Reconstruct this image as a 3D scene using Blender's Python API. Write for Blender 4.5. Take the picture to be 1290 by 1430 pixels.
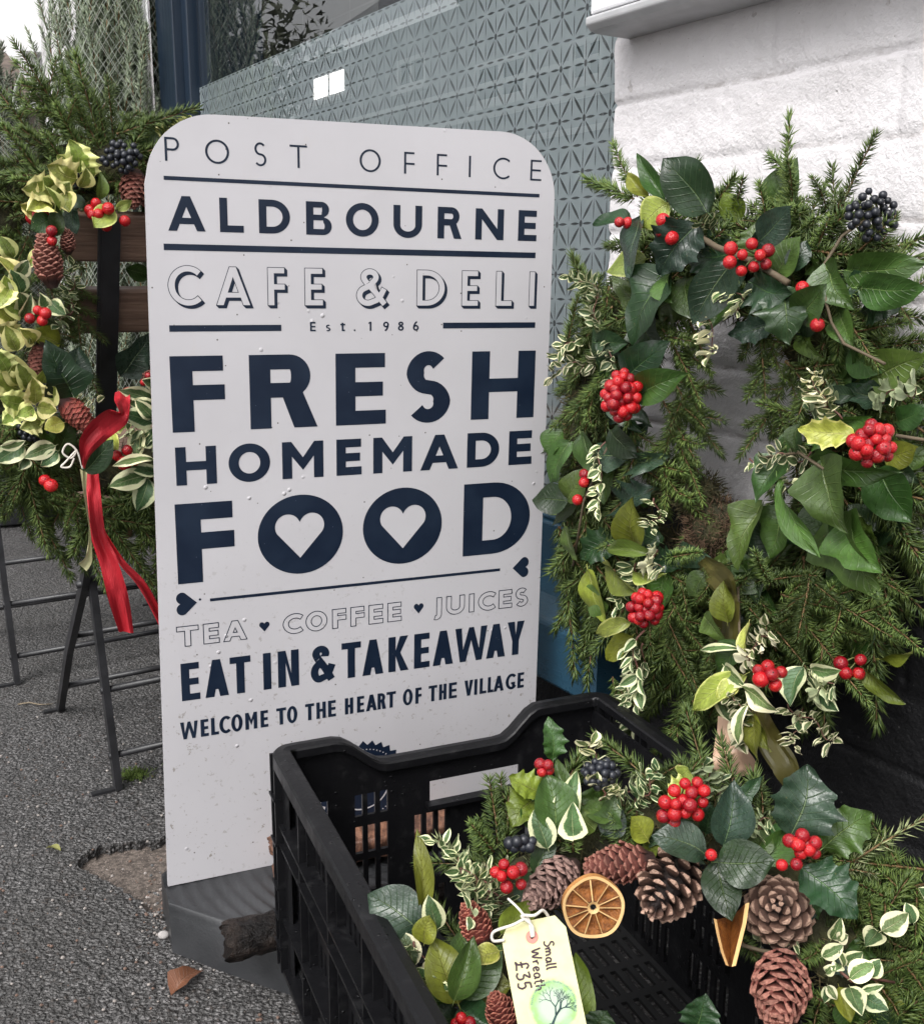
import bpy, bmesh, math, random
import numpy as np
from mathutils import Vector as V, Matrix, noise, Euler
from mathutils.geometry import tessellate_polygon
random.seed(11)
R = math.radians
scene = bpy.context.scene
for o in list(bpy.data.objects): bpy.data.objects.remove(o)

# ------------------------------------------------------------------ camera
F, CX, CY, H = 1450.0, 645.0, 715.0, 0.82
PITCH, ROLL = R(13.0), R(0.35)
CAM0 = V((0, 0, H))
c_f = V((0, math.cos(PITCH), -math.sin(PITCH)))
_u = V((0, math.sin(PITCH), math.cos(PITCH))); _r = V((1, 0, 0))
c_r = math.cos(ROLL)*_r + math.sin(ROLL)*_u
c_u = -math.sin(ROLL)*_r + math.cos(ROLL)*_u
cd = bpy.data.cameras.new('camera'); cam = bpy.data.objects.new('camera', cd)
scene.collection.objects.link(cam); scene.camera = cam
cd.sensor_fit = 'VERTICAL'; cd.sensor_height = 24.0; cd.lens = 24.0*F/1430.0
cd.clip_start = 0.02; cd.clip_end = 500
m = Matrix((( c_r.x, c_u.x, -c_f.x, 0), (c_r.y, c_u.y, -c_f.y, 0), (c_r.z, c_u.z, -c_f.z, H), (0, 0, 0, 1)))
cam.matrix_world = m
# ------------------------------------------------------------------ light
SUN_EL, SUN_AZ = R(50), R(-150)          # azimuth from +Y towards +X
w = bpy.data.worlds.new('World'); scene.world = w; w.use_nodes = True
nt = w.node_tree; bg = nt.nodes['Background']
sky = nt.nodes.new('ShaderNodeTexSky'); sky.sky_type = 'NISHITA'; sky.sun_disc = False
sky.sun_elevation = SUN_EL; sky.sun_rotation = SUN_AZ; sky.air_density = 1.0; sky.dust_density = 4.0
hs = nt.nodes.new('ShaderNodeHueSaturation'); hs.inputs['Saturation'].default_value = 0.10
nt.links.new(sky.outputs[0], hs.inputs['Color']); nt.links.new(hs.outputs[0], bg.inputs[0])
bg.inputs[1].default_value = 0.15
sl = bpy.data.lights.new('sun', 'SUN'); sl.energy = 1.0; sl.angle = R(25); sl.color = (1.0, 0.97, 0.94)
so = bpy.data.objects.new('sun', sl); scene.collection.objects.link(so)
sd = V((math.sin(SUN_AZ)*math.cos(SUN_EL), math.cos(SUN_AZ)*math.cos(SUN_EL), math.sin(SUN_EL)))
so.rotation_euler = (-sd).to_track_quat('-Z', 'Y').to_euler(); so.location = (-3, -3, 6)
scene.view_settings.view_transform = 'Standard'; scene.view_settings.look = 'None'
scene.view_settings.exposure = 0.86; scene.view_settings.gamma = 1.0
scene.cycles.max_bounces = 8; scene.cycles.transparent_max_bounces = 12
scene.cycles.use_denoising = True

# ------------------------------------------------------------------ pixel helpers (photo pixels -> points on real planes)
def az(a): a = R(a); return V((math.sin(a), math.cos(a), 0))
def ray(x, y): return c_f + c_r*((x-CX)/F) - c_u*((y-CY)/F)
def hit(x, y, P0, N):
    d = ray(x, y); return CAM0 + d*((P0-CAM0).dot(N)/d.dot(N))
GZ = 0.03                                   # level of the tarmac
def gnd(x, y, z=GZ):
    d = ray(x, y); return CAM0 + d*((z-H)/d.z)
WD = az(-32.47); WN = V((-WD.y, WD.x, 0))      # shop wall: direction away from us, normal towards the street
def wp(t, D, z): return WD*t - WN*D + V((0, 0, z))
def wt(x, y, D):
    P = hit(x, y, CAM0 - WN*D, WN); return P.dot(WD), P.z

# ------------------------------------------------------------------ mesh helpers
class MB:
    def __init__(s): s.v = []; s.f = []; s.m = []; s.uv = {}
    def quad_strip(s, A, B, mi=0, closed=False):
        b = len(s.v); n = len(A); s.v += [tuple(p) for p in A] + [tuple(p) for p in B]
        for i in range(n if closed else n-1):
            j = (i+1) % n; s.f.append((b+i, b+j, b+n+j, b+n+i)); s.m.append(mi)
    def face(s, pts, mi=0, uv=None):
        b = len(s.v); s.v += [tuple(p) for p in pts]; s.f.append(tuple(range(b, b+len(pts)))); s.m.append(mi)
        if uv: s.uv[len(s.f)-1] = uv
    def box(s, o, ax, ay, az_, mi=0):
        o, ax, ay, az_ = V(o), V(ax), V(ay), V(az_)
        p = [o, o+ax, o+ax+ay, o+ay, o+az_, o+ax+az_, o+ax+ay+az_, o+ay+az_]
        b = len(s.v); s.v += [tuple(q) for q in p]
        for f in ((0,3,2,1),(4,5,6,7),(0,1,5,4),(1,2,6,5),(2,3,7,6),(3,0,4,7)):
            s.f.append(tuple(b+i for i in f)); s.m.append(mi)
    def tube(s, pts, r, n=8, mi=0, cap=True):
        pts = [V(p) for p in pts]; rr = r if isinstance(r, (list, tuple)) else [r]*len(pts)
        prev = None; rings = []; b = len(s.v)
        for i, p in enumerate(pts):
            d = (pts[min(i+1, len(pts)-1)] - pts[max(i-1, 0)]).normalized()
            if prev is None: a = d.orthogonal().normalized()
            else:
                a = prev - d*prev.dot(d); a = a.normalized() if a.length > 1e-6 else d.orthogonal().normalized()
            prev = a; c = d.cross(a)
            for k in range(n):
                t = 2*math.pi*k/n; s.v.append(tuple(p + (a*math.cos(t) + c*math.sin(t))*rr[i]))
        for i in range(len(pts)-1):
            for k in range(n):
                k2 = (k+1) % n; s.f.append((b+i*n+k, b+i*n+k2, b+(i+1)*n+k2, b+(i+1)*n+k)); s.m.append(mi)
        if cap:
            s.f.append(tuple(b+k for k in reversed(range(n)))); s.m.append(mi)
            e = b+(len(pts)-1)*n; s.f.append(tuple(e+k for k in range(n))); s.m.append(mi)
    def ball(s, c, r, nu=10, nv=7, mi=0, sq=(1, 1, 1)):
        b = len(s.v); c = V(c)
        s.v.append(tuple(c+V((0, 0, r*sq[2]))))
        for j in range(1, nv):
            t = math.pi*j/nv
            for i in range(nu):
                p = 2*math.pi*i/nu
                s.v.append((c.x+r*sq[0]*math.sin(t)*math.cos(p), c.y+r*sq[1]*math.sin(t)*math.sin(p), c.z+r*sq[2]*math.cos(t)))
        s.v.append(tuple(c-V((0, 0, r*sq[2])))); e = len(s.v)-1
        for i in range(nu):
            i2 = (i+1) % nu; s.f.append((b, b+1+i, b+1+i2)); s.m.append(mi)
            for j in range(nv-2):
                q = b+1+j*nu; s.f.append((q+i, q+nu+i, q+nu+i2, q+i2)); s.m.append(mi)
            q = b+1+(nv-2)*nu; s.f.append((q+i, e, q+i2)); s.m.append(mi)
    def mesh(s, name, mats, smooth=True):
        me = bpy.data.meshes.new(name); me.from_pydata(s.v, [], s.f)
        for mm in (mats if isinstance(mats, (list, tuple)) else [mats]): me.materials.append(mm)
        me.polygons.foreach_set('material_index', s.m)
        me.polygons.foreach_set('use_smooth', [smooth]*len(s.f))
        if s.uv:
            l = me.uv_layers.new(name='UVMap')
            for fi, uv in s.uv.items():
                p = me.polygons[fi]
                for k, li in enumerate(p.loop_indices): l.data[li].uv = uv[k]
        me.update(); return me
    def build(s, name, mats, parent=None, smooth=True, bevel=0):
        o = obj(name, s.mesh(name, mats, smooth), parent)
        if bevel:
            b = o.modifiers.new('bevel', 'BEVEL'); b.width = bevel; b.segments = 2; b.limit_method = 'ANGLE'
        return o
def obj(name, me, parent=None, M=None):
    o = bpy.data.objects.new(name, me); scene.collection.objects.link(o)
    if parent: o.parent = parent
    if M is not None: o.matrix_local = M
    return o
def tag(o, label=None, cat=None, group=None, kind=None):
    if label: o['label'] = label
    if cat: o['category'] = cat
    if group: o['group'] = group
    if kind: o['kind'] = kind
    return o
def thing(name, loc, label, cat, group=None):
    o = bpy.data.objects.new(name, None); scene.collection.objects.link(o); o.location = loc
    o.empty_display_size = 0.05
    return tag(o, label, cat, group)
class Local(MB):
    """mesh builder whose points are given in world space and stored relative to a thing's base"""
    def __init__(s, root): super().__init__(); s.root = root
    def build(s, name, mats, smooth=True, bevel=0, parent=None):
        l = s.root.location; s.v = [(p[0]-l.x, p[1]-l.y, p[2]-l.z) for p in s.v]
        return MB.build(s, name, mats, parent or s.root, smooth, bevel)

# ------------------------------------------------------------------ material helpers
class X:
    """small expression wrapper over Math nodes"""
    def __init__(s, nt, sock): s.nt, s.s = nt, sock
    @staticmethod
    def op(nt, o, *a):
        n = nt.nodes.new('ShaderNodeMath'); n.operation = o
        for i, q in enumerate(a):
            if isinstance(q, X): nt.links.new(q.s, n.inputs[i])
            else: n.inputs[i].default_value = q
        return X(nt, n.outputs[0])
    def __add__(s, b): return X.op(s.nt, 'ADD', s, b)
    def __sub__(s, b): return X.op(s.nt, 'SUBTRACT', s, b)
    def __rsub__(s, b): return X.op(s.nt, 'SUBTRACT', b, s)
    def __mul__(s, b): return X.op(s.nt, 'MULTIPLY', s, b)
    __radd__ = __add__; __rmul__ = __mul__
    def abs(s): return X.op(s.nt, 'ABSOLUTE', s)
    def frac(s): return X.op(s.nt, 'FRACT', s)
    def sin(s): return X.op(s.nt, 'SINE', s)
    def max(s, b): return X.op(s.nt, 'MAXIMUM', s, b)
    def min(s, b): return X.op(s.nt, 'MINIMUM', s, b)
    def pow(s, b): return X.op(s.nt, 'POWER', s, b)
    def sq(s): return s*s
    def step(s, lo, hi):
        n = s.nt.nodes.new('ShaderNodeMapRange'); n.interpolation_type = 'SMOOTHSTEP'
        s.nt.links.new(s.s, n.inputs[0]); n.inputs[1].default_value = lo; n.inputs[2].default_value = hi
        return X(s.nt, n.outputs[0])
class Mat:
    def __init__(s, name, base=(0.5, 0.5, 0.5), rough=0.5, metal=0.0, spec=0.5):
        s.m = bpy.data.materials.new(name); s.m.use_nodes = True; s.nt = s.m.node_tree
        s.b = s.nt.nodes['Principled BSDF']; s.b.inputs['Base Color'].default_value = (*base, 1)
        s.b.inputs['Roughness'].default_value = rough; s.b.inputs['Metallic'].default_value = metal
        s.b.inputs['Specular IOR Level'].default_value = spec
    def n(s, t): return s.nt.nodes.new(t)
    def co(s, kind='Object'):
        n = s.n('ShaderNodeTexCoord'); return n.outputs[kind]
    def noise(s, scale, detail=4, rough=0.55, vec=None, kind='Object', stretch=None):
        n = s.n('ShaderNodeTexNoise'); n.inputs['Scale'].default_value = scale; n.inputs['Detail'].default_value = detail
        n.inputs['Roughness'].default_value = rough; v = vec or s.co(kind)
        if stretch:
            mp = s.n('ShaderNodeMapping'); mp.inputs['Scale'].default_value = stretch; s.nt.links.new(v, mp.inputs[0]); v = mp.outputs[0]
        s.nt.links.new(v, n.inputs['Vector']); return X(s.nt, n.outputs[0])
    def voro(s, scale, feature='F1', vec=None, out='Distance', rnd=1.0):
        n = s.n('ShaderNodeTexVoronoi'); n.feature = feature; n.inputs['Scale'].default_value = scale
        n.inputs['Randomness'].default_value = rnd
        s.nt.links.new(vec or s.co(), n.inputs['Vector']); return X(s.nt, n.outputs[out])
    def sep(s, sock):
        n = s.n('ShaderNodeSeparateXYZ'); s.nt.links.new(sock, n.inputs[0]); return [X(s.nt, q) for q in n.outputs]
    def mix(s, fac, a, b, blend='MIX'):
        n = s.n('ShaderNodeMix'); n.data_type = 'RGBA'; n.blend_type = blend
        for sock, q in ((n.inputs[0], fac), (n.inputs[6], a), (n.inputs[7], b)):
            if isinstance(q, X): s.nt.links.new(q.s, sock)
            elif isinstance(q, (tuple, list)): sock.default_value = (*q[:3], 1)
            elif isinstance(q, (int, float)): sock.default_value = q
            else: s.nt.links.new(q, sock)
        return n.outputs[2]
    def color(s, sock): s.nt.links.new(sock.s if isinstance(sock, X) else sock, s.b.inputs['Base Color'])
    def rough(s, x): s.nt.links.new(x.s, s.b.inputs['Roughness'])
    def bump(s, x, dist=0.002, strength=1.0):
        n = s.n('ShaderNodeBump'); n.inputs['Distance'].default_value = dist; n.inputs['Strength'].default_value = strength
        s.nt.links.new(x.s, n.inputs['Height']); s.nt.links.new(n.outputs[0], s.b.inputs['Normal'])
    def out(s): return s.nt.nodes['Material Output']
def simple(name, base, rough=0.5, metal=0, var=0.25, scale=25, bump=0.0, bscale=80):
    q = Mat(name, base, rough, metal)
    if var:
        n = q.noise(scale).step(0.3, 0.7)
        q.color(q.mix(n, tuple(c*(1-var) for c in base), tuple(min(1, c*(1+var)) for c in base)))
    if bump: q.bump(q.noise(bscale, 5), bump)
    return q.m

# leaves ----------------------------------------------------------
def leaf_mat(name, base, rib, edge=None, rough=0.3, back=None, edge_at=0.7, mott=0.35):
    q = Mat(name, base, rough)
    u, v, _ = q.sep(q.co('UV'))
    d = (u-0.5).abs()*2.0
    rnd = q.n('ShaderNodeObjectInfo').outputs['Random']; rx = X(q.nt, rnd)
    tc = q.co('Object')
    nz = q.noise(2.6, 5, 0.6, vec=tc); spot = q.voro(7.0, vec=tc).step(0.05, 0.11)
    c = q.mix(nz.step(0.3, 0.72), tuple(b*(1-mott) for b in base), tuple(b*(1+mott) for b in base))
    vein = ((v*9.0 - d*2.2).frac()-0.5).abs().step(0.40, 0.5)*(1.0-d)
    c = q.mix(vein*0.35, c, rib)
    if edge:
        ed = (d + (q.noise(5.0, 3, vec=tc)-0.5)*0.55).step(edge_at-0.05, edge_at+0.06)
        c = q.mix(ed, c, edge)
    mid = (0.055 - (v*0.035) - d).step(0.0, 0.03)
    c = q.mix(mid*0.85, c, rib)
    c = q.mix((1.0-spot)*0.55, c, (0.10, 0.085, 0.035))
    if back:
        g = q.n('ShaderNodeNewGeometry'); c = q.mix(X(q.nt, g.outputs['Backfacing'])*0.8, c, back)
    hv = q.n('ShaderNodeHueSaturation'); q.nt.links.new(c, hv.inputs['Color']); q.nt.links.new((rx*0.9+0.75).s, hv.inputs['Value']); q.nt.links.new(((rx*7.31).frac()*0.05+0.475).s, hv.inputs['Hue'])
    q.color(hv.outputs[0])
    q.rough(q.noise(9.0, 4, vec=tc)*0.35 + (rough-0.15))
    q.bump(vein*0.6 + q.noise(14, 3, vec=tc)*0.5 - mid, 0.0012, 0.8)
    tr = q.n('ShaderNodeBsdfTranslucent'); q.nt.links.new(hv.outputs[0], tr.inputs[0])
    ms = q.n('ShaderNodeMixShader'); ms.inputs[0].default_value = 0.16
    q.nt.links.new(q.b.outputs[0], ms.inputs[1]); q.nt.links.new(tr.outputs[0], ms.inputs[2]); q.nt.links.new(ms.outputs[0], q.out().inputs[0])
    return q.m
LM = {
 'dark':  leaf_mat('dark_holly_leaf', (0.015, 0.036, 0.013), (0.07, 0.12, 0.04), rough=0.3, back=(0.06, 0.09, 0.03)),
 'grey':  leaf_mat('grey_green_leaf', (0.022, 0.042, 0.026), (0.10, 0.15, 0.07), rough=0.26, back=(0.06, 0.09, 0.04)),
 'ivy':   leaf_mat('ivy_leaf', (0.030, 0.066, 0.013), (0.11, 0.17, 0.05), rough=0.34, back=(0.09, 0.13, 0.05)),
 'mid':   leaf_mat('mid_green_leaf', (0.052, 0.092, 0.016), (0.14, 0.19, 0.06), rough=0.36, back=(0.11, 0.14, 0.06)),
 'olive': leaf_mat('olive_leaf', (0.116, 0.143, 0.015), (0.20, 0.21, 0.05), rough=0.4, back=(0.16, 0.17, 0.05)),
 'lime':  leaf_mat('yellow_green_leaf', (0.23, 0.26, 0.045), (0.42, 0.42, 0.14), rough=0.4, edge=(0.40, 0.40, 0.12), edge_at=0.85, back=(0.35, 0.37, 0.12)),
 'var':   leaf_mat('cream_edged_leaf', (0.055, 0.105, 0.035), (0.30, 0.34, 0.16), edge=(0.60, 0.60, 0.36), rough=0.42, back=(0.33, 0.38, 0.22), edge_at=0.62),
 'cream': leaf_mat('cream_leaf', (0.10, 0.16, 0.05), (0.45, 0.46, 0.25), edge=(0.68, 0.66, 0.42), rough=0.45, back=(0.62, 0.61, 0.42), edge_at=0.50),
 'gold':  leaf_mat('gold_edged_holly_leaf', (0.17, 0.21, 0.035), (0.36, 0.38, 0.12), edge=(0.62, 0.60, 0.24), rough=0.38, back=(0.36, 0.38, 0.15), edge_at=0.55),
}
def needle_mat(name, a, b, rough=0.5):
    q = Mat(name, a, rough)
    g = q.n('ShaderNodeNewGeometry'); r = X(q.nt, g.outputs['Random Per Island'])
    oi = X(q.nt, q.n('ShaderNodeObjectInfo').outputs['Random'])
    c = q.mix(r, a, b)
    hv = q.n('ShaderNodeHueSaturation'); q.nt.links.new(c, hv.inputs['Color']); q.nt.links.new((oi*0.8+0.6).s, hv.inputs['Value'])
    q.color(hv.outputs[0]); return q.m
M_needle = needle_mat('spruce_needle', (0.040, 0.080, 0.015), (0.135, 0.185, 0.042), 0.5)
M_needle2 = needle_mat('fir_needle', (0.075, 0.105, 0.060), (0.24, 0.28, 0.19))
M_rosem = needle_mat('rosemary_needle', (0.10, 0.13, 0.05), (0.30, 0.33, 0.16))
M_twig = simple('twig_bark', (0.16, 0.095, 0.04), 0.7)
M_twig2 = simple('red_twig_bark', (0.14, 0.06, 0.045), 0.6)

# ------------------------------------------------------------------ foliage meshes (shared)
def leaf_surface(mb, kind, rng, M=None, nx=8, ny=14, mi=0, fold=None, bend=None):
    fold = rng.uniform(0.05, 0.42) if fold is None else fold
    bend = rng.uniform(-0.05, 0.42) if bend is None else bend
    tw = rng.uniform(-0.5, 0.5); ph = rng.uniform(0, 6.3); side = rng.uniform(-0.08, 0.08)
    b = len(mb.v); nsp = 4
    for j in range(ny+1):
        v = j/ny
        if kind in ('oval', 'holly'):
            hw = 0.5*max(0.0, math.sin(math.pi*min(1, v**0.82)))**0.75
            if v > 0.8: hw *= 1-0.35*((v-0.8)/0.2)
        elif kind == 'round': hw = 0.5*max(0.0, math.sin(math.pi*v))**0.55
        elif kind == 'lance': hw = 0.5*max(0.0, math.sin(math.pi*v**0.9))**0.95
        else:
            hw = 0.5*(v/0.22)**0.45 if v < 0.22 else 0.5*max(0, 1-((v-0.22)/0.78)**1.25)**0.85
            if kind == 'ivy': hw *= 1 + 0.12*math.cos((v-0.22)*14)
        for i in range(nx+1):
            u = i/nx*2-1; au = abs(u); k = hw; zz = 0
            if kind == 'holly':
                s = abs(((v*nsp+0.15) % 1.0)-0.5)*2
                k = hw*(0.86+0.34*s**3*(au**2)); zz = 0.085*math.cos(2*math.pi*(v*nsp+0.15))*au**2*(1-v*0.4)
            x = u*k; y = v
            if kind in ('ivy', 'heart'): y -= 0.20*au**2*(1-v)**1.6
            x += side*math.sin(v*math.pi)
            z = fold*abs(x)*1.3 - bend*(v-0.35)**2*1.6 + zz + tw*0.25*x*v + 0.022*math.sin(9*v+ph+u*2.5) + 0.05*au*math.sin(7*v+ph*2+u)
            p = V((x, y, z)); mb.v.append(tuple(M @ p) if M else tuple(p))
    for j in range(ny):
        for i in range(nx):
            a = b+j*(nx+1)+i; mb.f.append((a, a+1, a+nx+2, a+nx+1)); mb.m.append(mi)
            mb.uv[len(mb.f)-1] = [(i/nx, j/ny), ((i+1)/nx, j/ny), ((i+1)/nx, (j+1)/ny), (i/nx, (j+1)/ny)]
_leafc = {}
def leaf_mesh(kind, mat, var):
    k = (kind, mat, var)
    if k not in _leafc:
        mb = MB(); rng = random.Random(sum(map(ord, kind))*31+var*7)
        leaf_surface(mb, kind, rng, ny=22 if kind == 'holly' else 14)
        mb.tube([(0, -0.10, -0.02), (0, -0.05, -0.005), (0, 0.03, 0.0)], [0.012, 0.013, 0.008], 5, 0)
        for fi in range(len(mb.f)-12, len(mb.f)): mb.uv[fi] = [(0.5, 0.0)]*len(mb.f[fi])
        me = mb.mesh(kind+'_leaf', LM[mat]); _leafc[k] = me
    return _leafc[k]
def frame(y, zhint):
    y = y.normalized(); x = y.cross(zhint)
    if x.length < 1e-5: x = y.orthogonal()
    x.normalize(); z = x.cross(y); return x, y, z
def add_needle(mb, p, d, L, r, mi=0):
    x, y, z = frame(d, V((0.13, 0.21, 1)))
    b = len(mb.v); q = p+y*L*0.35
    mb.v += [tuple(p), tuple(q+x*r), tuple(q-x*r*0.5+z*r*0.87), tuple(q-x*r*0.5-z*r*0.87), tuple(p+y*L)]
    for i in range(3):
        j = 1+(i+1) % 3; mb.f += [(b, b+j, b+1+i), (b+1+i, b+j, b+4)]; mb.m += [mi, mi]
def sprig_axis(mb, p0, d, up, L, curve, rng, nl=0.0185, dens=1700, thick=0.0012, nr=0.00095, flat=0.62, sweep=50, mi=(0, 1)):
    n = max(5, int(L/0.012)); pts = []; p = p0.copy(); dd = d.normalized()
    for i in range(n+1):
        pts.append(p.copy()); dd = (dd + up*(curve/n) + V((rng.gauss(0, .025), rng.gauss(0, .025), rng.gauss(0, .025)))).normalized(); p = p + dd*(L/n)
    mb.tube(pts, [thick*(1-0.65*i/n) for i in range(n+1)], 5, mi[1])
    N = int(L*dens)
    for k in range(N):
        t = (k+rng.random())/N; f = t*n; i = min(n-1, int(f)); q = pts[i].lerp(pts[i+1], f-i)
        ax = (pts[i+1]-pts[i]).normalized(); x, y, z = frame(ax, up)
        th = rng.uniform(0, 2*math.pi); lat = x*math.cos(th) + z*math.sin(th)*flat + z*0.25
        sw = R(rng.gauss(sweep, 9)) * (1-0.55*max(0, (t-0.85)/0.15))
        dr = (ax*math.cos(sw) + lat.normalized()*math.sin(sw)).normalized()
        add_needle(mb, q, dr, nl*rng.uniform(0.75, 1.1)*(0.8+0.2*math.sin(math.pi*min(1, t*1.1+0.1))), nr, mi[0])
    return pts
_sprigc = {}
def sprig_mesh(kind, var):
    k = (kind, var)
    if k in _sprigc: return _sprigc[k]
    rng = random.Random(100+var*13+len(kind)); mb = MB(); U = V((0, 0, 1)); mats = [M_needle, M_twig]
    if kind == 'short': L = 0.06; sprig_axis(mb, V((0, 0, 0)), V((0, 1, 0)), U, L, rng.uniform(-0.3, 0.3), rng, nl=0.0165, dens=3000)
    elif kind == 'single': L = 0.10; sprig_axis(mb, V((0, 0, 0)), V((0, 1, 0)), U, L, rng.uniform(-0.4, 0.2), rng, nl=0.0190, dens=2000)
    elif kind == 'branch':
        L = 0.13; pts = sprig_axis(mb, V((0, 0, 0)), V((0, 1, 0)), U, L, rng.uniform(-0.5, 0.1), rng, dens=1750, thick=0.0016)
        for i in range(var % 3 + 1):
            q = pts[int(len(pts)*(0.12+0.20*i))]; s = 1 if i % 2 else -1
            sprig_axis(mb, q, V((s*0.8, 0.75, rng.uniform(-0.15, 0.15))), U, 0.062-0.010*i, rng.uniform(-0.3, 0.2), rng, dens=1800)
    elif kind == 'rosemary':
        L = 0.10; mats = [M_rosem, M_twig]
        sprig_axis(mb, V((0, 0, 0)), V((0, 1, 0)), U, L, rng.uniform(-0.3, 0.3), rng, nl=0.020, dens=650, nr=0.0010, flat=1, sweep=38)
    me = mb.mesh(kind+'_sprig', mats); _sprigc[k] = (me, L); return _sprigc[k]
_varc = {}
def varieg_mesh(var, mat, style):
    k = (var, mat, style)
    if k in _varc: return _varc[k]
    rng = random.Random(500+var*17); mb = MB(); L = 0.10; n = 11; pts = []
    for i in range(n+1): pts.append(V((0.006*math.sin(i*0.9+var), L*i/n, 0.010*math.sin(i*0.5+var*2))))
    mb.tube(pts, [0.0013*(1-0.6*i/n) for i in range(n+1)], 5, 1)
    for i in range(1, n+1):
        for s in ((-1, 1) if i < n else (-1, 1, 0)):
            if rng.random() < 0.12: continue
            a = rng.uniform(0, 6.28) if style == 'whorl' else (0 if s > 0 else math.pi)+rng.gauss(0, 0.6)+(i % 2)*0.9
            ll = rng.uniform(0.014, 0.024)*(1.15 if style == 'whorl' else 1)
            lat = V((math.cos(a), 0, abs(math.sin(a))*0.7+0.2)); d = (V((0, rng.uniform(0.35, 1.0), 0)) + lat*(0.9 if s else 0.2)).normalized()
            zh = (V((0, 0, 1)) + V((rng.gauss(0, .5), rng.gauss(0, .4)-0.2, 0))); x, y, z = frame(d, zh)
            w_ = ll*rng.uniform(0.42, 0.62); p = pts[i] + d*0.003
            M = Matrix(((x.x*w_, y.x*ll, z.x*ll, p.x), (x.y*w_, y.y*ll, z.y*ll, p.y), (x.z*w_, y.z*ll, z.z*ll, p.z), (0, 0, 0, 1)))
            leaf_surface(mb, 'round' if style == 'whorl' else 'oval', rng, M, nx=4, ny=6, fold=rng.uniform(.05, .35), bend=rng.uniform(-.1, .25))
    me = mb.mesh('cream_leaf_sprig', [LM[mat], M_twig2]); _varc[k] = (me, L+0.012); return _varc[k]

# cones -----------------------------------------------------------
def cone_mat(name, a, tip, dark):
    q = Mat(name, a, 0.55); u, v, _ = q.sep(q.co('UV')); g = q.n('ShaderNodeNewGeometry')
    r = X(q.nt, g.outputs['Random Per Island']); n = q.noise(90, 4)
    c = q.mix((v+(n-0.5)*0.25).step(0.25, 0.7), dark, a); c = q.mix((v+(n-0.5)*0.2).step(0.80, 0.97), c, tip)
    hv = q.n('ShaderNodeHueSaturation'); q.nt.links.new(c, hv.inputs['Color']); q.nt.links.new((r*0.5+0.75).s, hv.inputs['Value'])
    q.color(hv.outputs[0]); q.bump(q.noise(260, 4), 0.0006); return q.m
CM = {'brown': cone_mat('brown_cone', (0.115, 0.060, 0.042), (0.42, 0.27, 0.20), (0.012, 0.006, 0.005)),
      'red': cone_mat('red_brown_cone', (0.15, 0.042, 0.030), (0.34, 0.15, 0.11), (0.03, 0.010, 0.008)),
      'mauve': cone_mat('mauve_brown_cone', (0.15, 0.085, 0.072), (0.30, 0.19, 0.16), (0.035, 0.02, 0.016)),
      'crimson': cone_mat('crimson_cone', (0.20, 0.035, 0.025), (0.40, 0.15, 0.10), (0.04, 0.012, 0.010))}
_conec = {}
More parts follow.
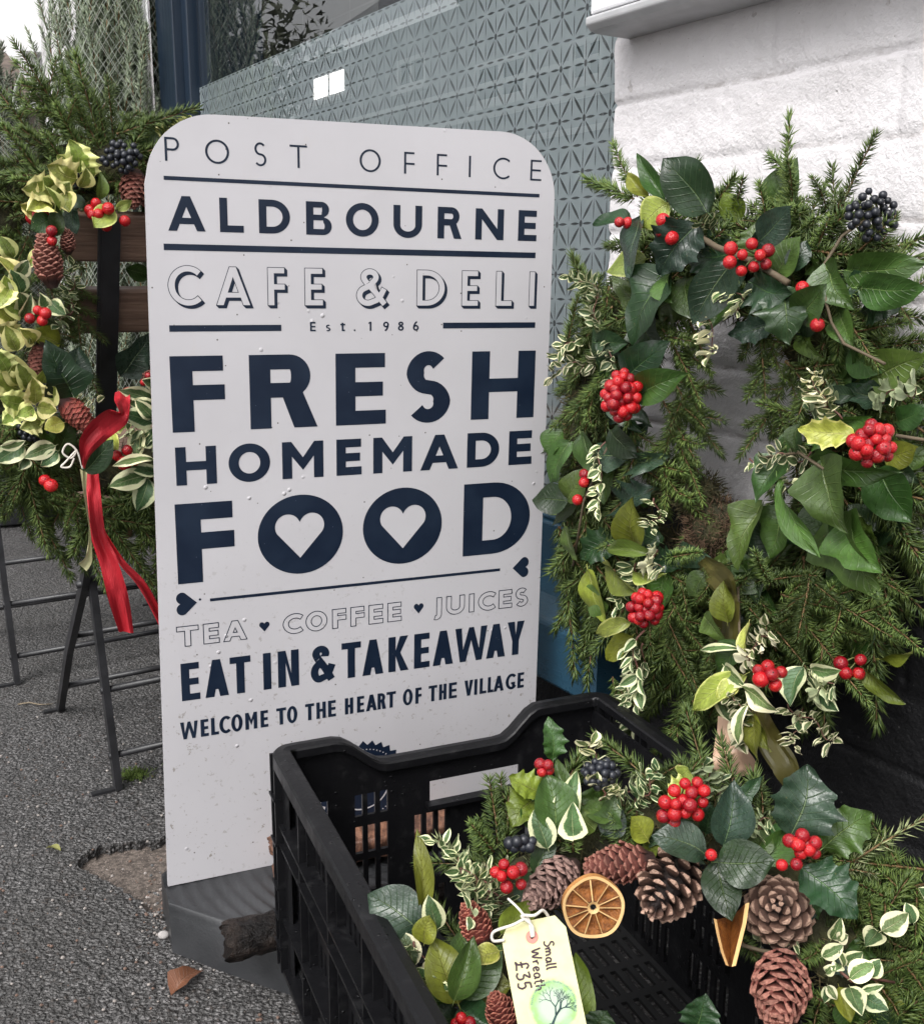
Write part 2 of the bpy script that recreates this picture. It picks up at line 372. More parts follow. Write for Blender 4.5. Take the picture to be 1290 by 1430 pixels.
def cone_mesh(op, mat, fat, n):
    k = (op, mat, fat, n)
    if k in _conec: return _conec[k]
    rng = random.Random(int(op*100)+n); mb = MB()
    core = []
    for i in range(9):
        t = i/8; core.append((V((0, t*0.94, 0)), fat*0.62*max(0.06, math.sin(math.pi*(0.10+0.86*t)**0.75))*(1-0.35*op)))
    mb.tube([c for c, r in core], [r for c, r in core], 10)
    for fi in range(len(mb.f)): mb.uv[fi] = [(0.5, 0.0)]*len(mb.f[fi])
    for i in range(n):
        t = (i+0.5)/n; t = t**0.92; th = i*2.399963
        env = fat*max(0.10, math.sin(math.pi*(0.12+0.86*t)**0.72))
        y0 = 0.05+t*0.86; rad = V((math.cos(th), 0, math.sin(th))); ax = V((0, 1, 0))
        a = R((62 if op < 0.5 else 26) + 26*t*t + rng.gauss(0, 3)) if t < 0.93 else R(80)
        d = (rad*math.cos(a) + ax*math.sin(a)).normalized()
        r0 = env*(0.55-0.25*op); l = (env-r0)/max(0.25, math.cos(a))*1.02 + 0.03
        l = min(l, 0.42*fat+0.10); wd = min(0.20*fat+0.055, env*0.62+0.02)*(0.92-0.36*op)
        p = V((0, y0-0.02, 0)) + rad*r0; side = ax.cross(rad).normalized(); nz = side.cross(d)
        if nz.dot(ax) < 0: nz = -nz
        prof = [(0.0, 0.35, 0.010), (0.55, 0.9, 0.016), (0.82, 1.0, 0.026), (0.94, 0.72, 0.034), (1.0, 0.28, 0.020)]
        b = len(mb.v)
        for yy, ww, hh in prof:
            for q in (-1, -0.5, 0, 0.5, 1):
                drop = 0.10*l*(q*q)*(yy**2)
                c = p + d*(l*yy-drop) + side*(q*ww*wd)
                cr = hh*(1-0.55*abs(q))
                mb.v.append(tuple(c + nz*(cr*0.55 - 0.03*abs(q)*0 ) - nz*0)); mb.v.append(tuple(c - nz*cr))
        uvv = [0.1, 0.5, 0.78, 0.92, 1.0]
        for j in range(4):
            for q in range(4):
                A = b+(j*5+q)*2; B = A+10
                mb.f.append((A, A+2, B+2, B)); mb.m.append(0); mb.uv[len(mb.f)-1] = [(q/4, uvv[j]), (q/4, uvv[j]), (q/4, uvv[j+1]), (q/4, uvv[j+1])]
                mb.f.append((A+1, B+1, B+3, A+3)); mb.m.append(0); mb.uv[len(mb.f)-1] = [(q/4, uvv[j]*0.97)]*1+[(q/4, uvv[j+1]*0.97)]*2+[(q/4, uvv[j]*0.97)]
        for q in range(4):
            A = b+(20+q)*2; mb.f.append((A, A+2, A+3, A+1)); mb.m.append(0); mb.uv[len(mb.f)-1] = [(0.5, 1.0)]*4
        for j in range(4):
            for q in (0, 4):
                A = b+(j*5+q)*2; B = A+10; mb.f.append((A, B, B+1, A+1) if q == 0 else (A, A+1, B+1, B)); mb.m.append(0); mb.uv[len(mb.f)-1] = [(0.5, uvv[j])]*4
    me = mb.mesh('pine_cone', CM[mat], smooth=False); _conec[k] = me; return me

# berries ---------------------------------------------------------
q = Mat('red_berry', (0.5, 0.01, 0.018), 0.26); oi = X(q.nt, q.n('ShaderNodeObjectInfo').outputs['Random']); n = q.noise(1.6, 3)
c = q.mix(oi.step(0.2, 1.0), (0.44, 0.008, 0.013), (0.22, 0.004, 0.011)); c = q.mix(n.step(0.5, 0.75)*0.5, c, (0.62, 0.05, 0.02)); c = q.mix(q.voro(2.6).step(0.0, 0.05), (0.16, 0.012, 0.01), c); q.color(c); q.rough(n*0.3+0.08); q.bump(q.noise(4, 3), 0.02, 0.25); M_berry = q.m
M_berry_eye = simple('berry_calyx', (0.03, 0.012, 0.008), 0.8, var=0)
M_black = simple('black_berry', (0.012, 0.014, 0.020), 0.38, var=0.4, scale=60)
M_stalk = simple('green_stalk', (0.14, 0.15, 0.05), 0.6)
def _berry():
    mb = MB(); mb.ball((0, 0, 0), 1.0, 14, 10, 0); mb.ball((0, 0, 0.97), 0.13, 6, 4, 1, (1, 1, 0.5)); return mb.mesh('berry', [M_berry, M_berry_eye])
ME_BERRY = _berry()

# ------------------------------------------------------------------ wreath tool
def px(P):
    q = P-CAM0; z = q.dot(c_f); return CX+F*q.dot(c_r)/z, CY-F*q.dot(c_u)/z
class Wreath:
    def __init__(s, root, O, N, up=V((0, 0, 1)), seed=1):
        s.root, s.O, s.N = root, O, N.normalized(); s.rng = random.Random(seed); s.cnt = 0
        s.A = up.cross(s.N).normalized(); s.B = s.N.cross(s.A)
    def P(s, x, y, h=0.0): return hit(x, y, s.O + s.N*h, s.N)
    def ringpt(s, a, r, h): return s.O + s.A*(r*math.cos(a)) + s.B*(r*math.sin(a)) + s.N*h
    def put(s, name, me, b, t, sc, zh=None, twist=0.0, parent=None):
        d = t-b; x, y, z = frame(d, zh or s.N)
        if twist: q = Matrix.Rotation(twist, 3, y); x = q @ x; z = q @ z
        if isinstance(sc, (int, float)): sc = (sc, sc, sc)
        M = Matrix(((x.x*sc[0], y.x*sc[1], z.x*sc[2], b.x), (x.y*sc[0], y.y*sc[1], z.y*sc[2], b.y), (x.z*sc[0], y.z*sc[1], z.z*sc[2], b.z), (0, 0, 0, 1)))
        M.translation = b - s.root.location
        return obj(name, me, s.root, M)
    def leaf(s, b, t, wpx, kind='oval', mat='ivy', hb=0.07, ht=0.09, tw=None, name=None):
        Pb, Pt = s.P(*b, hb), s.P(*t, ht); L = (Pt-Pb).length; dist = (Pb-CAM0).length
        wd = wpx*dist/F*1.12; s.cnt += 1
        tw = s.rng.uniform(-0.5, 0.5) if tw is None else tw
        nm = name or ({'holly': 'holly_leaf', 'ivy': 'ivy_leaf', 'heart': 'ivy_leaf'}.get(kind, 'evergreen_leaf'))
        return s.put(nm, leaf_mesh(kind, mat, s.cnt % 6), Pb, Pt, (wd/max(0.6, math.cos(tw)), L, L*0.9), twist=tw)
    def sprig(s, b, t, kind=None, hb=0.04, ht=0.07, tw=None):
        return s.sprig3(s.P(*b, hb), s.P(*t, ht), kind, tw)
    def sprig3(s, Pb, Pt, kind=None, tw=None):
        L = (Pt-Pb).length; s.cnt += 1
        kind = kind or ('short' if L < 0.075 else 'single' if L < 0.105 else 'branch')
        me, L0 = sprig_mesh(kind, s.cnt % 3); k = L/L0
        return s.put('rosemary_sprig' if kind == 'rosemary' else 'spruce_sprig', me, Pb, Pt, (max(0.8, min(1.25, k)), k, max(0.8, min(1.25, k))), twist=s.rng.uniform(-0.6, 0.6) if tw is None else tw)
    def filler(s, items, name='spruce_sprigs'):
        bm = bmesh.new()
        for Pb, Pt in items:
            L = (Pt-Pb).length; s.cnt += 1; kind = 'short' if L < 0.075 else 'single' if L < 0.105 else 'branch'
            me, L0 = sprig_mesh(kind, s.cnt % 3); k = L/L0; x, y, z = frame(Pt-Pb, s.N); kk = max(.85, min(1.25, k)); o = Pb - s.root.location
            m2 = me.copy(); m2.transform(Matrix(((x.x*kk, y.x*k, z.x*kk, o.x), (x.y*kk, y.y*k, z.y*kk, o.y), (x.z*kk, y.z*k, z.z*kk, o.z), (0, 0, 0, 1))))
            bm.from_mesh(m2); bpy.data.meshes.remove(m2)
        me = bpy.data.meshes.new(name); bm.to_mesh(me); bm.free(); me.materials.append(M_needle); me.materials.append(M_twig)
        return tag(obj(name, me, s.root), kind='stuff')
    def vsprig(s, b, t, mat='var', style='pair', hb=0.08, ht=0.10):
        Pb, Pt = s.P(*b, hb), s.P(*t, ht); s.cnt += 1; me, L0 = varieg_mesh(s.cnt % 3, mat, style); k = (Pt-Pb).length/L0
        kk = max(0.75, min(1.2, k)); return s.put('cream_leaf_sprig', me, Pb, Pt, (kk, k, kk), twist=s.rng.uniform(-0.4, 0.4))
    def berries(s, c, rx, ry, n, rpx=9.0, h=0.11, bl=False, ang=0.0):
        C0 = s.P(*c, h); dist = (C0-CAM0).length; k = dist/F; r = rpx*k; rng = s.rng
        E1 = c_r*math.cos(ang) - c_u*math.sin(ang); E2 = c_r*math.sin(ang) + c_u*math.cos(ang); E3 = -ray(*c).normalized()
        pts = []; tries = 0; md = 1.75
        while len(pts) < n and tries < 4000:
            tries += 1
            if tries % 400 == 0: md *= 0.93
            th = rng.uniform(0, 6.283); q = math.sqrt(rng.random()); a, b = q*math.cos(th), q*math.sin(th)
            zz = math.sqrt(max(0, 1-q*q))*min(rx, ry)*0.7
            p = V((a*(rx-rpx*0.7), b*(ry-rpx*0.7), zz*rng.uniform(0.3, 1) if n > 5 else rng.uniform(-3, 5)))
            if all((p-o).length > md*rpx for o in pts): pts.append(p)
        W = [C0 + E1*(p.x*k) + E2*(p.y*k) + E3*(p.z*k) for p in pts]
        stem0 = C0 - s.N*(r*3.2) ; mb = Local(s.root)
        for p in W:
            mid = (p+stem0)*0.5 + E2*(r*0.5); mb.tube([stem0, mid, p - (p-mid).normalized()*r*0.6], 0.0007, 4)
        if bl:
            for p in W: mb.ball(p, r*rng.uniform(0.8, 1.1), 9, 6, 1)
            return mb.build('ivy_berry_cluster', [M_stalk, M_black])
        par = mb.build('berry_cluster', [M_stalk])
        for p in W:
            v = (E3 + E1*rng.gauss(0, .6) + E2*rng.gauss(0, .6)).normalized(); rr = r*rng.uniform(0.76, 1.02)
            M = Matrix.Translation(p - s.root.location) @ v.to_track_quat('Z', 'Y').to_matrix().to_4x4() @ Matrix.Diagonal((rr*rng.uniform(.94, 1.04), rr, rr*rng.uniform(.9, 1.08), 1))
            obj('berry', ME_BERRY, par, M @ Euler((rng.gauss(0, .3), rng.gauss(0, .3), rng.uniform(0, 6))).to_matrix().to_4x4())
        return par
    def cone(s, b, t, wpx, op, mat, hb=0.06, ht=0.08, n=90):
        Pb, Pt = s.P(*b, hb), s.P(*t, ht); L = (Pt-Pb).length; k = (Pb-CAM0).length/F
        fat = 0.5*wpx*k/L
        fat = round(fat, 2)
        return s.put('pine_cone', cone_mesh(op, mat, fat, n), Pb, Pt, L, twist=s.rng.uniform(0, 6))
    def moss(s, r, tr, mat, nfib=2600, squash=1.0):
        mb = Local(s.root); nu, nv = 72, 16; b = 0
        for i in range(nu):
            a = 2*math.pi*i/nu
            for j in range(nv):
                c = 2*math.pi*j/nv; q = s.ringpt(a, r + tr*math.cos(c), 0.01+tr*(1+math.sin(c))*0.7*squash)
                nn = noise.noise(q*45)*0.012 + noise.noise(q*130)*0.005
                q = q + (s.ringpt(a, r+tr*math.cos(c)*2, 0.01+tr*math.sin(c)) - s.ringpt(a, r, 0.01)).normalized()*nn; mb.v.append(tuple(q))
        for i in range(nu):
            for j in range(nv):
                i2, j2 = (i+1) % nu, (j+1) % nv; mb.f.append((i*nv+j, i2*nv+j, i2*nv+j2, i*nv+j2)); mb.m.append(0)
        for k in range(nfib):
            a = s.rng.uniform(0, 6.283); c = s.rng.uniform(0, 6.283)
            p = s.ringpt(a, r+tr*math.cos(c), 0.01+tr*(1+math.sin(c))*0.7*squash); o = s.ringpt(a, r, 0.01+tr*0.7*squash)
            d = ((p-o).normalized() + V((s.rng.gauss(0, .7), s.rng.gauss(0, .7), s.rng.gauss(0, .7)))).normalized()
            add_needle(mb, p, d, s.rng.uniform(0.008, 0.024), 0.0007, 1)
        return mb.build('moss_ring', [mat, M_mossfib])
M_moss = simple('moss', (0.035, 0.034, 0.012), 0.95, var=0.6, scale=40, bump=0.004, bscale=160)
M_mossfib = needle_mat('moss_fibre', (0.035, 0.040, 0.010), (0.10, 0.075, 0.03), 0.9)

# ================================================================== SETTING: ground
q = Mat('tarmac_surface', (0.09, 0.09, 0.092), 0.6)
_n = q.n('ShaderNodeTexNoise'); _n.inputs['Scale'].default_value = 130; _n.inputs['Detail'].default_value = 3; q.nt.links.new(q.co(), _n.inputs['Vector'])
_m = q.n('ShaderNodeVectorMath'); _m.operation = 'MULTIPLY_ADD'; q.nt.links.new(_n.outputs['Color'], _m.inputs[0]); _m.inputs[1].default_value = (.009, .009, .009); q.nt.links.new(q.co(), _m.inputs[2])
vec = _m.outputs[0]; vd = q.voro(190, 'F1', vec); vc = q.n('ShaderNodeTexVoronoi'); vc.inputs['Scale'].default_value = 190
q.nt.links.new(vec, vc.inputs['Vector']); r_, g_, b_ = q.sep(vc.outputs['Color'])
v2 = q.voro(330, 'F1', vec)
stone = q.mix(r_, (0.060, 0.058, 0.058), (0.21, 0.202, 0.20)); stone = q.mix(g_.step(0.90, 0.97), stone, (0.26, 0.25, 0.25)); stone = q.mix(b_.step(0.9, 0.97), stone, (0.09, 0.07, 0.06))
gap = vd.step(0.36, 0.62)
big = q.noise(3.2, 4); c = q.mix(gap*0.8, stone, (0.020, 0.019, 0.019)); c = q.mix(q.noise(300, 3, .7).step(.45, .75)*.5, c, (.20, .192, .19)); c = q.mix(q.noise(75, 4, .7).step(.55, .68)*.7, c, (.025, .024, .024)); c = q.mix(big.step(0.35, 0.75)*0.40, c, (0.05, 0.047, 0.042)); c = q.mix(q.noise(1.1, 5, .6).step(.5, .7)*.35, c, (.025, .024, .024))
q.color(c); q.rough(q.noise(1.6, 4).step(.35, .65)*.25 + 0.22 + q.noise(60, 3)*0.3)
q.bump((1.0-vd)*1.0 + (1.0-v2)*0.25 + q.noise(75, 4, .7)*1.0 + q.noise(300, 3, .7)*.4 + q.noise(20, 3)*0.5 + r_*0.4, 0.0060, 1.0)
M_tarmac = q.m
q = Mat('concrete_patch', (0.15, 0.13, 0.115), 0.8)
n = q.noise(160, 5); c = q.mix(n.step(0.35, 0.7), (0.065, 0.052, 0.044), (0.16, 0.13, 0.11)); c = q.mix(q.voro(240).step(0.12, 0.3), (0.26, 0.21, 0.185), c)
q.color(c); q.bump(n, 0.003); M_conc = q.m
def ngon_extrude(mb, outer, holes, z0, z1, mi=0):
    loops = [[V((p[0], p[1], 0)) for p in outer]] + [[V((p[0], p[1], 0)) for p in h] for h in holes]
    tri = tessellate_polygon(loops); flat = [p for l in loops for p in l]; b = len(mb.v)
    mb.v += [(p.x, p.y, z1) for p in flat]
    for t in tri:
        a, b_, c_ = (flat[i] for i in t)
        if (b_-a).cross(c_-a).z < 0: t = (t[0], t[2], t[1])
        mb.f.append(tuple(b+i for i in t)); mb.m.append(mi)
    for l in loops:
        mb.quad_strip([(p.x, p.y, z0) for p in l], [(p.x, p.y, z1) for p in l], mi, True)
hp = [(112, 1198), (122, 1188), (133, 1187), (141, 1179), (150, 1181), (158, 1177), (168, 1179), (180, 1175), (190, 1176), (203, 1172), (216, 1174), (232, 1167), (262, 1165), (300, 1240),
      (300, 1330), (256, 1322), (243, 1298), (230, 1289), (222, 1279), (206, 1272), (196, 1258), (183, 1252), (172, 1240), (160, 1236), (150, 1229), (138, 1227), (128, 1219), (118, 1216), (108, 1208)]
rng = random.Random(4); hole = []
for i in range(len(hp)):
    a = gnd(*hp[i]); b = gnd(*hp[(i+1) % len(hp)])
    for k in range(4):
        p = a.lerp(b, k/4); hole.append((p.x+rng.gauss(0, .0025), p.y+rng.gauss(0, .0025)))
mb = MB(); ngon_extrude(mb, [(-40, -20), (40, -20), (40, 60), (-40, 60)], [hole], GZ-0.014, GZ)
tag(mb.build('pavement', M_tarmac, smooth=False), kind='structure')
mb = MB(); mb.face([(-1.2, 0.6, GZ-0.0135), (0.6, 0.6, GZ-0.0135), (0.6, 2.0, GZ-0.0135), (-1.2, 2.0, GZ-0.0135)])
tag(mb.build('concrete_ground', M_conc, smooth=False), kind='structure')
# loose grit in and round the hole: uncountable
mb = MB(); rng = random.Random(8)
for i in range(700):
    if i < 330: p = gnd(rng.gauss(225, 14), rng.gauss(1282, 22)); z = GZ-0.013 if i % 3 else GZ
    else: p = gnd(rng.uniform(0, 400), rng.uniform(1000, 1430)); z = GZ
    r = rng.uniform(0.0008, 0.0026); mb.ball((p.x, p.y, z+r*0.6), r, 5, 4, rng.randrange(3), (1, rng.uniform(.6, 1), .7))
tag(mb.build('loose_grit', [simple('grit_pale', (0.30, 0.27, 0.25), .8), simple('grit_brown', (0.14, 0.09, 0.07), .8), simple('grit_grey', (0.10, 0.10, 0.10), .8)], smooth=False), kind='stuff')

# ================================================================== SHOP BUILDING
DW, DG = 0.90, 0.96
TE = 1.066; TF = 2.98; ZS = 0.378; ZTOP = 2.1
shop = thing('shop_building', wp(0.8, DW, 0), 'white painted brick shop with a black painted base and a big patterned window', 'building')
q = Mat('painted_brick', (0.8, 0.8, 0.8), 0.55)
x, y, z = q.sep(q.co()); edge = z + (q.noise(9, 4)-0.5)*0.03 + (q.noise(60, 3)-0.5)*0.008
white = q.mix(q.noise(14, 5).step(0.35, 0.75), (0.70, 0.675, 0.69), (0.62, 0.595, 0.605))
white = q.mix(q.voro(75).step(0.03, 0.06), (0.40, 0.36, 0.35), white)
dirt = (q.noise(30, 6, 0.7)).step(0.60, 0.72); white = q.mix(dirt*0.35, white, (0.52, 0.49, 0.48))
jn = q.noise(8, 4); jr = ((z-0.018)*(1/0.0775) + (jn-0.5)*0.10).frac(); jl = (0.5-(jr-0.5).abs()); jm = (1.0-jl.step(0.012, 0.05))*(q.noise(13, 5, .7).step(.47, .62)); white = q.mix(jm*0.6, white, (0.30, 0.27, 0.26))
chip = q.noise(42, 3, .5).step(.70, .73)*q.noise(5, 2).step(.45, .6); white = q.mix(chip*.7, white, (.38, .34, .32))
black = q.mix(q.voro(60).step(0.04, 0.07), (0.06, 0.06, 0.06), (0.008, 0.008, 0.009))
q.color(q.mix(edge.step(0.553, 0.558), black, white)); q.rough(q.noise(25, 3)*0.3+0.45); q.b.inputs['Specular IOR Level'].default_value = 0.3
q.bump(q.noise(70, 5, 0.6) + q.noise(260, 3)*0.35 - chip*.5 + q.noise(600, 2)*.15, 0.0032, 0.9); M_wall = q.m
def wall_h(t, z):
    row = (z-0.018)/0.0775; ri = math.floor(row); fz = row-ri
    col = t/0.225 + (0.5 if ri % 2 else 0) + 0.13*math.sin(ri*2.3); ft = col-math.floor(col)
    wob = noise.noise((t*9, z*9, 3.1))*0.05; ez = min(fz, 1-fz)*0.0775 + wob*0.04; et = min(ft, 1-ft)*0.225 + wob*0.05
    f = lambda e, a: 0 if e <= 0 else (1 if e >= a else (1-(1-e/a)**2))
    fill = 0.35+0.65*(noise.noise((t*3+7, z*5, ri*1.7))*0.5+0.5)*1.2
    et_f = f(et, 0.008); et_f = et_f*0.55+0.45
    g = f(ez, 0.0042)*et_f; h = -0.0058*min(1, fill)*(1-g) - 0.0012*(1-f(ez, 0.016))
    h += 0.0022*noise.noise((t*11, z*14, ri*9.0)) + 0.0012*noise.noise((t*40, z*40, 0)) + 0.0006*noise.noise((t*120, z*120, 0))
    return h
mb = Local(shop); ts = [0.30+i*0.004 for i in range(int((TE-0.30)/0.004)+1)]; ts[-1] = TE; zs = [i*0.0042 for i in range(int(1.35/0.0042)+1)]
for zz in zs:
    for i, t in enumerate(ts):
        tt = t + (noise.noise((zz*16, 2.2, 0))*0.006 + noise.noise((zz*60, 5, 0))*0.003 if i == len(ts)-1 else 0)
        mb.v.append(tuple(wp(tt, DW - wall_h(t, zz), zz)))
nT = len(ts)
for j in range(len(zs)-1):
    for i in range(nT-1): a = j*nT+i; mb.f.append((a+1, a, a+nT, a+nT+1)); mb.m.append(0)
b0 = len(mb.v); ztop = zs[-1]
mb.quad_strip([mb.v[j*nT+nT-1] for j in range(len(zs))], [tuple(wp(TE+0.002, DG+0.05, zz)) for zz in zs])
def wrect(mb, t0, t1, z0, z1, D): mb.face([wp(t1, D, z0), wp(t0, D, z0), wp(t0, D, z1), wp(t1, D, z1)])
wrect(mb, -3.0, 0.30, 0, ztop, DW); wrect(mb, -3.0, TE, ztop, 3.4, DW); wrect(mb, TE, TF, ZTOP, 3.4, DW)
wrect(mb, TE, TF, 0, ZS-0.12, DW+0.004); wrect(mb, TF, 4.35, 0, 3.4, DW)
mb.face([wp(4.35, DW, 0), wp(4.35, 4.0, 0), wp(4.35, 4.0, 3.4), wp(4.35, DW, 3.4)])
mb.face([wp(-3, DW, 3.4), wp(4.35, DW, 3.4), wp(4.35, 4, 3.4), wp(-3, 4, 3.4)])
mb.face([wp(-3, DW, 0), wp(-3, DW, 3.4), wp(-3, 4, 3.4), wp(-3, 4, 0)])
mb.face([wp(TE, DW, ZTOP), wp(TF, DW, ZTOP), wp(TF, DG+.05, ZTOP), wp(TE, DG+.05, ZTOP)])
mb.build('wall', M_wall, smooth=True)
# window: frame, sill, glass, frosted film
q = Mat('blue_gloss_paint', (0.014, 0.05, 0.085), 0.30)
n = q.noise(7, 4); q.color(q.mix(n.step(0.3, 0.7), (0.014, 0.050, 0.084), (0.026, 0.078, 0.122))); q.bump(q.noise(90, 3, stretch=(1, 1, 8)), 0.0012, 0.6); q.rough(q.noise(30, 3)*0.25+0.18); M_blue = q.m
q = Mat('navy_frame_paint', (0.010, 0.020, 0.036), 0.35); q.bump(q.noise(60, 3, stretch=(1, 1, .1)), 0.001); M_navy_f = q.m
mb = Local(shop)
def wbox(mb, t0, t1, D0, D1, z0, z1, mi=0):
    mb.box(wp(t0, D0, z0), WD*(t1-t0), -WN*(D1-D0), V((0, 0, z1-z0)), mi)
wbox(mb, TF-0.135, TF, DG-0.045, DG+0.05, ZS, ZTOP, 0); wbox(mb, TF-0.175, TF-0.1352, DG-0.020, DG+0.10, ZS+.001, ZTOP, 0); wbox(mb, TF-0.245, TF-0.1754, DG+0.012, DG+0.16, ZS+.002, ZTOP-.01, 0)
wfr = mb.build('window_frame', [M_navy_f], bevel=0.004, smooth=False)
mb = Local(shop); wbox(mb, TE+0.003, TF-0.246, DG-0.03, DG+0.04, ZS-0.1, ZS+0.075); wbox(mb, TE+0.003, TF-0.246, DG-0.022, DG+0.0, ZS+0.0752, ZS+0.085)
mb.build('bottom_rail', M_blue, bevel=0.004, smooth=False)
mb = Local(shop)     # sloping rounded sill
prof = [(DG-0.028, 0.372), (DW-0.02, 0.366), (0.848, 0.352), (0.841, 0.348), (0.838, 0.340), (0.838, 0.262), (0.841, 0.256), (0.85, 0.254), (DG, 0.254)]
t0, t1 = 0.985, TF+0.02
A = [wp(t0+(0.0), D, z) for D, z in prof]; B = [wp(t1, D, z) for D, z in prof]
mb.quad_strip(B, A); mb.face(A); mb.face(list(reversed(B))); mb.build('window_sill', M_blue, smooth=False, bevel=0.004)
# glass: thin pane, fresnel reflection over clear
q = Mat('window_glass'); q.nt.nodes.remove(q.b); gl = q.n('ShaderNodeBsdfGlossy'); gl.inputs['Roughness'].default_value = 0.0
tr = q.n('ShaderNodeBsdfTransparent'); tr.inputs[0].default_value = (0.95, 0.965, 0.965, 1); ge = q.n('ShaderNodeNewGeometry'); fr = q.n('ShaderNodeVectorMath'); fr.operation = 'DOT_PRODUCT'; q.nt.links.new(ge.outputs['Normal'], fr.inputs[0]); q.nt.links.new(ge.outputs['Incoming'], fr.inputs[1])
ms = q.n('ShaderNodeMixShader'); f2 = (1.0-X(q.nt, fr.outputs['Value']).abs()).pow(5.0)*0.8+0.20
q.nt.links.new(f2.min(1.0).s, ms.inputs[0]); q.nt.links.new(tr.outputs[0], ms.inputs[1]); q.nt.links.new(gl.outputs[0], ms.inputs[2]); q.nt.links.new(ms.outputs[0], q.out().inputs[0]); M_glass = q.m
mb = Local(shop); wrect(mb, TE, TF-0.2, ZS+0.02, ZTOP, DG); mb.build('window_pane', M_glass, smooth=False)
# film pattern, 55 mm x 71 mm repeat
q = Mat('frosted_film', (0.29, 0.335, 0.35), 0.6); uvx, uvy, _ = q.sep(q.co('UV'))
p_ = uvx*(1/0.0556); k_ = uvy*(1/0.0713)
TAU = 2*math.pi
pf = p_.frac(); kf = k_.frac()
vmod = (k_*TAU).sin().abs()                        # 0 at node rows (k=0,.5,1)
hmod = (p_*TAU).sin().abs()
dg1 = ((p_+k_).frac()-0.5).abs(); dg2 = ((p_-k_).frac()-0.5).abs()
d1 = (0.5-dg1); d2 = (0.5-dg2)                     # distance from lines p+k = integer
thin = lambda d, wid, soft=0.012: 1.0-((d-wid).step(-soft, soft))
dia = thin(d1, vmod*0.085-0.03).max(thin(d2, vmod*0.085-0.03))
row = ((k_*2.0).frac()-0.5).abs(); row = 0.5-row
par = (k_*2.0+0.5).frac()
hor = thin(row*0.64, hmod*0.055-0.022)
ver = thin(0.5-((p_*2.0).frac()-0.5).abs(), vmod*0.05-0.012)
pn = (pf-0.5).abs()*1.0; kn = (kf-0.5).abs()*1.28
dot = thin(((0.5-pn).sq()*1.6 + (0.64-kn).sq()*0.8).pow(0.5), 0.075)
mask = dia.max(hor).max(ver).max(dot).min(1.0)
fade = q.noise(1.7, 2, vec=q.co('UV')).step(0.3, 0.55)*0.30+0.55
tb = q.n('ShaderNodeBsdfTransparent'); tb.inputs[0].default_value = (0.45, 0.5, 0.5, 1)
tl = q.n('ShaderNodeBsdfTranslucent'); tl.inputs[0].default_value = (0.5, 0.55, 0.55, 1)
ma = q.n('ShaderNodeMixShader'); ma.inputs[0].default_value = 0.15; q.nt.links.new(q.b.outputs[0], ma.inputs[1]); q.nt.links.new(tl.outputs[0], ma.inputs[2])
mz = q.n('ShaderNodeMixShader'); q.nt.links.new((mask*fade).s, mz.inputs[0]); q.nt.links.new(ma.outputs[0], mz.inputs[1]); q.nt.links.new(tb.outputs[0], mz.inputs[2]); q.nt.links.new(mz.outputs[0], q.out().inputs[0]); M_film = q.m
mb = Local(shop); T0, T1 = TE, TF-0.177; ta = 1.2074 - 0.0556*3; za = 1.1028-0.0713*12
mb.face([wp(T1, DG+0.006, ZS+.05), wp(T0, DG+0.006, ZS+.05), wp(T0, DG+0.006, 1.284), wp(T1, DG+0.006, 1.284)], 0,
        [(T1-ta, ZS+.05-za), (T0-ta, ZS+.05-za), (T0-ta, 1.284-za), (T1-ta, 1.284-za)])
mb.build('window_film', M_film, smooth=False)
# shop interior behind the glass
q = Mat('interior_tile', (0.3, 0.32, 0.31), 0.35); bt = q.n('ShaderNodeTexBrick'); bt.offset = 0.0
for nm, val in (('Scale', 1.0), ('Mortar Size', 0.003), ('Brick Width', 0.36), ('Row Height', 0.068), ('Mortar Smooth', 0.0)): bt.inputs[nm].default_value = val
bt.inputs['Color1'].default_value = (0.60, 0.63, 0.60, 1); bt.inputs['Color2'].default_value = (0.72, 0.74, 0.72, 1); bt.inputs['Mortar'].default_value = (0.8, 0.82, 0.8, 1)
q.nt.links.new(q.co('UV'), bt.inputs['Vector']); q.color(q.mix(q.noise(2.0, 3, vec=q.co('UV')).step(0.35, 0.7)*0.6, bt.outputs[0], (0.45, 0.46, 0.42))); M_itile = q.m
M_int = simple('interior_plaster', (0.05, 0.05, 0.05), 0.8); mb = Local(shop)
mb.face([wp(5.5, 1.6, 0), wp(3.0, 1.6, 0), wp(3.0, 1.6, 3.2), wp(5.5, 1.6, 3.2)], 1, [(5.5+.05, 0.01), (3.05, 0.01), (3.05, 3.21), (5.55, 3.21)])
mb.face([wp(4.34, 3.6, 0), wp(0.2, 3.6, 0), wp(0.2, 3.6, 3.2), wp(4.34, 3.6, 3.2)]); mb.face([wp(0.2, DG+.06, 0), wp(0.2, 3.6, 0), wp(0.2, 3.6, 3.2), wp(0.2, DG+.06, 3.2)])
mb.face([wp(0.2, DG, .02), wp(4.34, DG, .02), wp(4.34, 3.6, .02), wp(0.2, 3.6, .02)]); mb.face([wp(0.2, DG, 3.2), wp(4.34, DG, 3.2), wp(4.34, 3.6, 3.2), wp(0.2, 3.6, 3.2)])
mb.build('interior_wall', [M_int, M_itile], smooth=False)
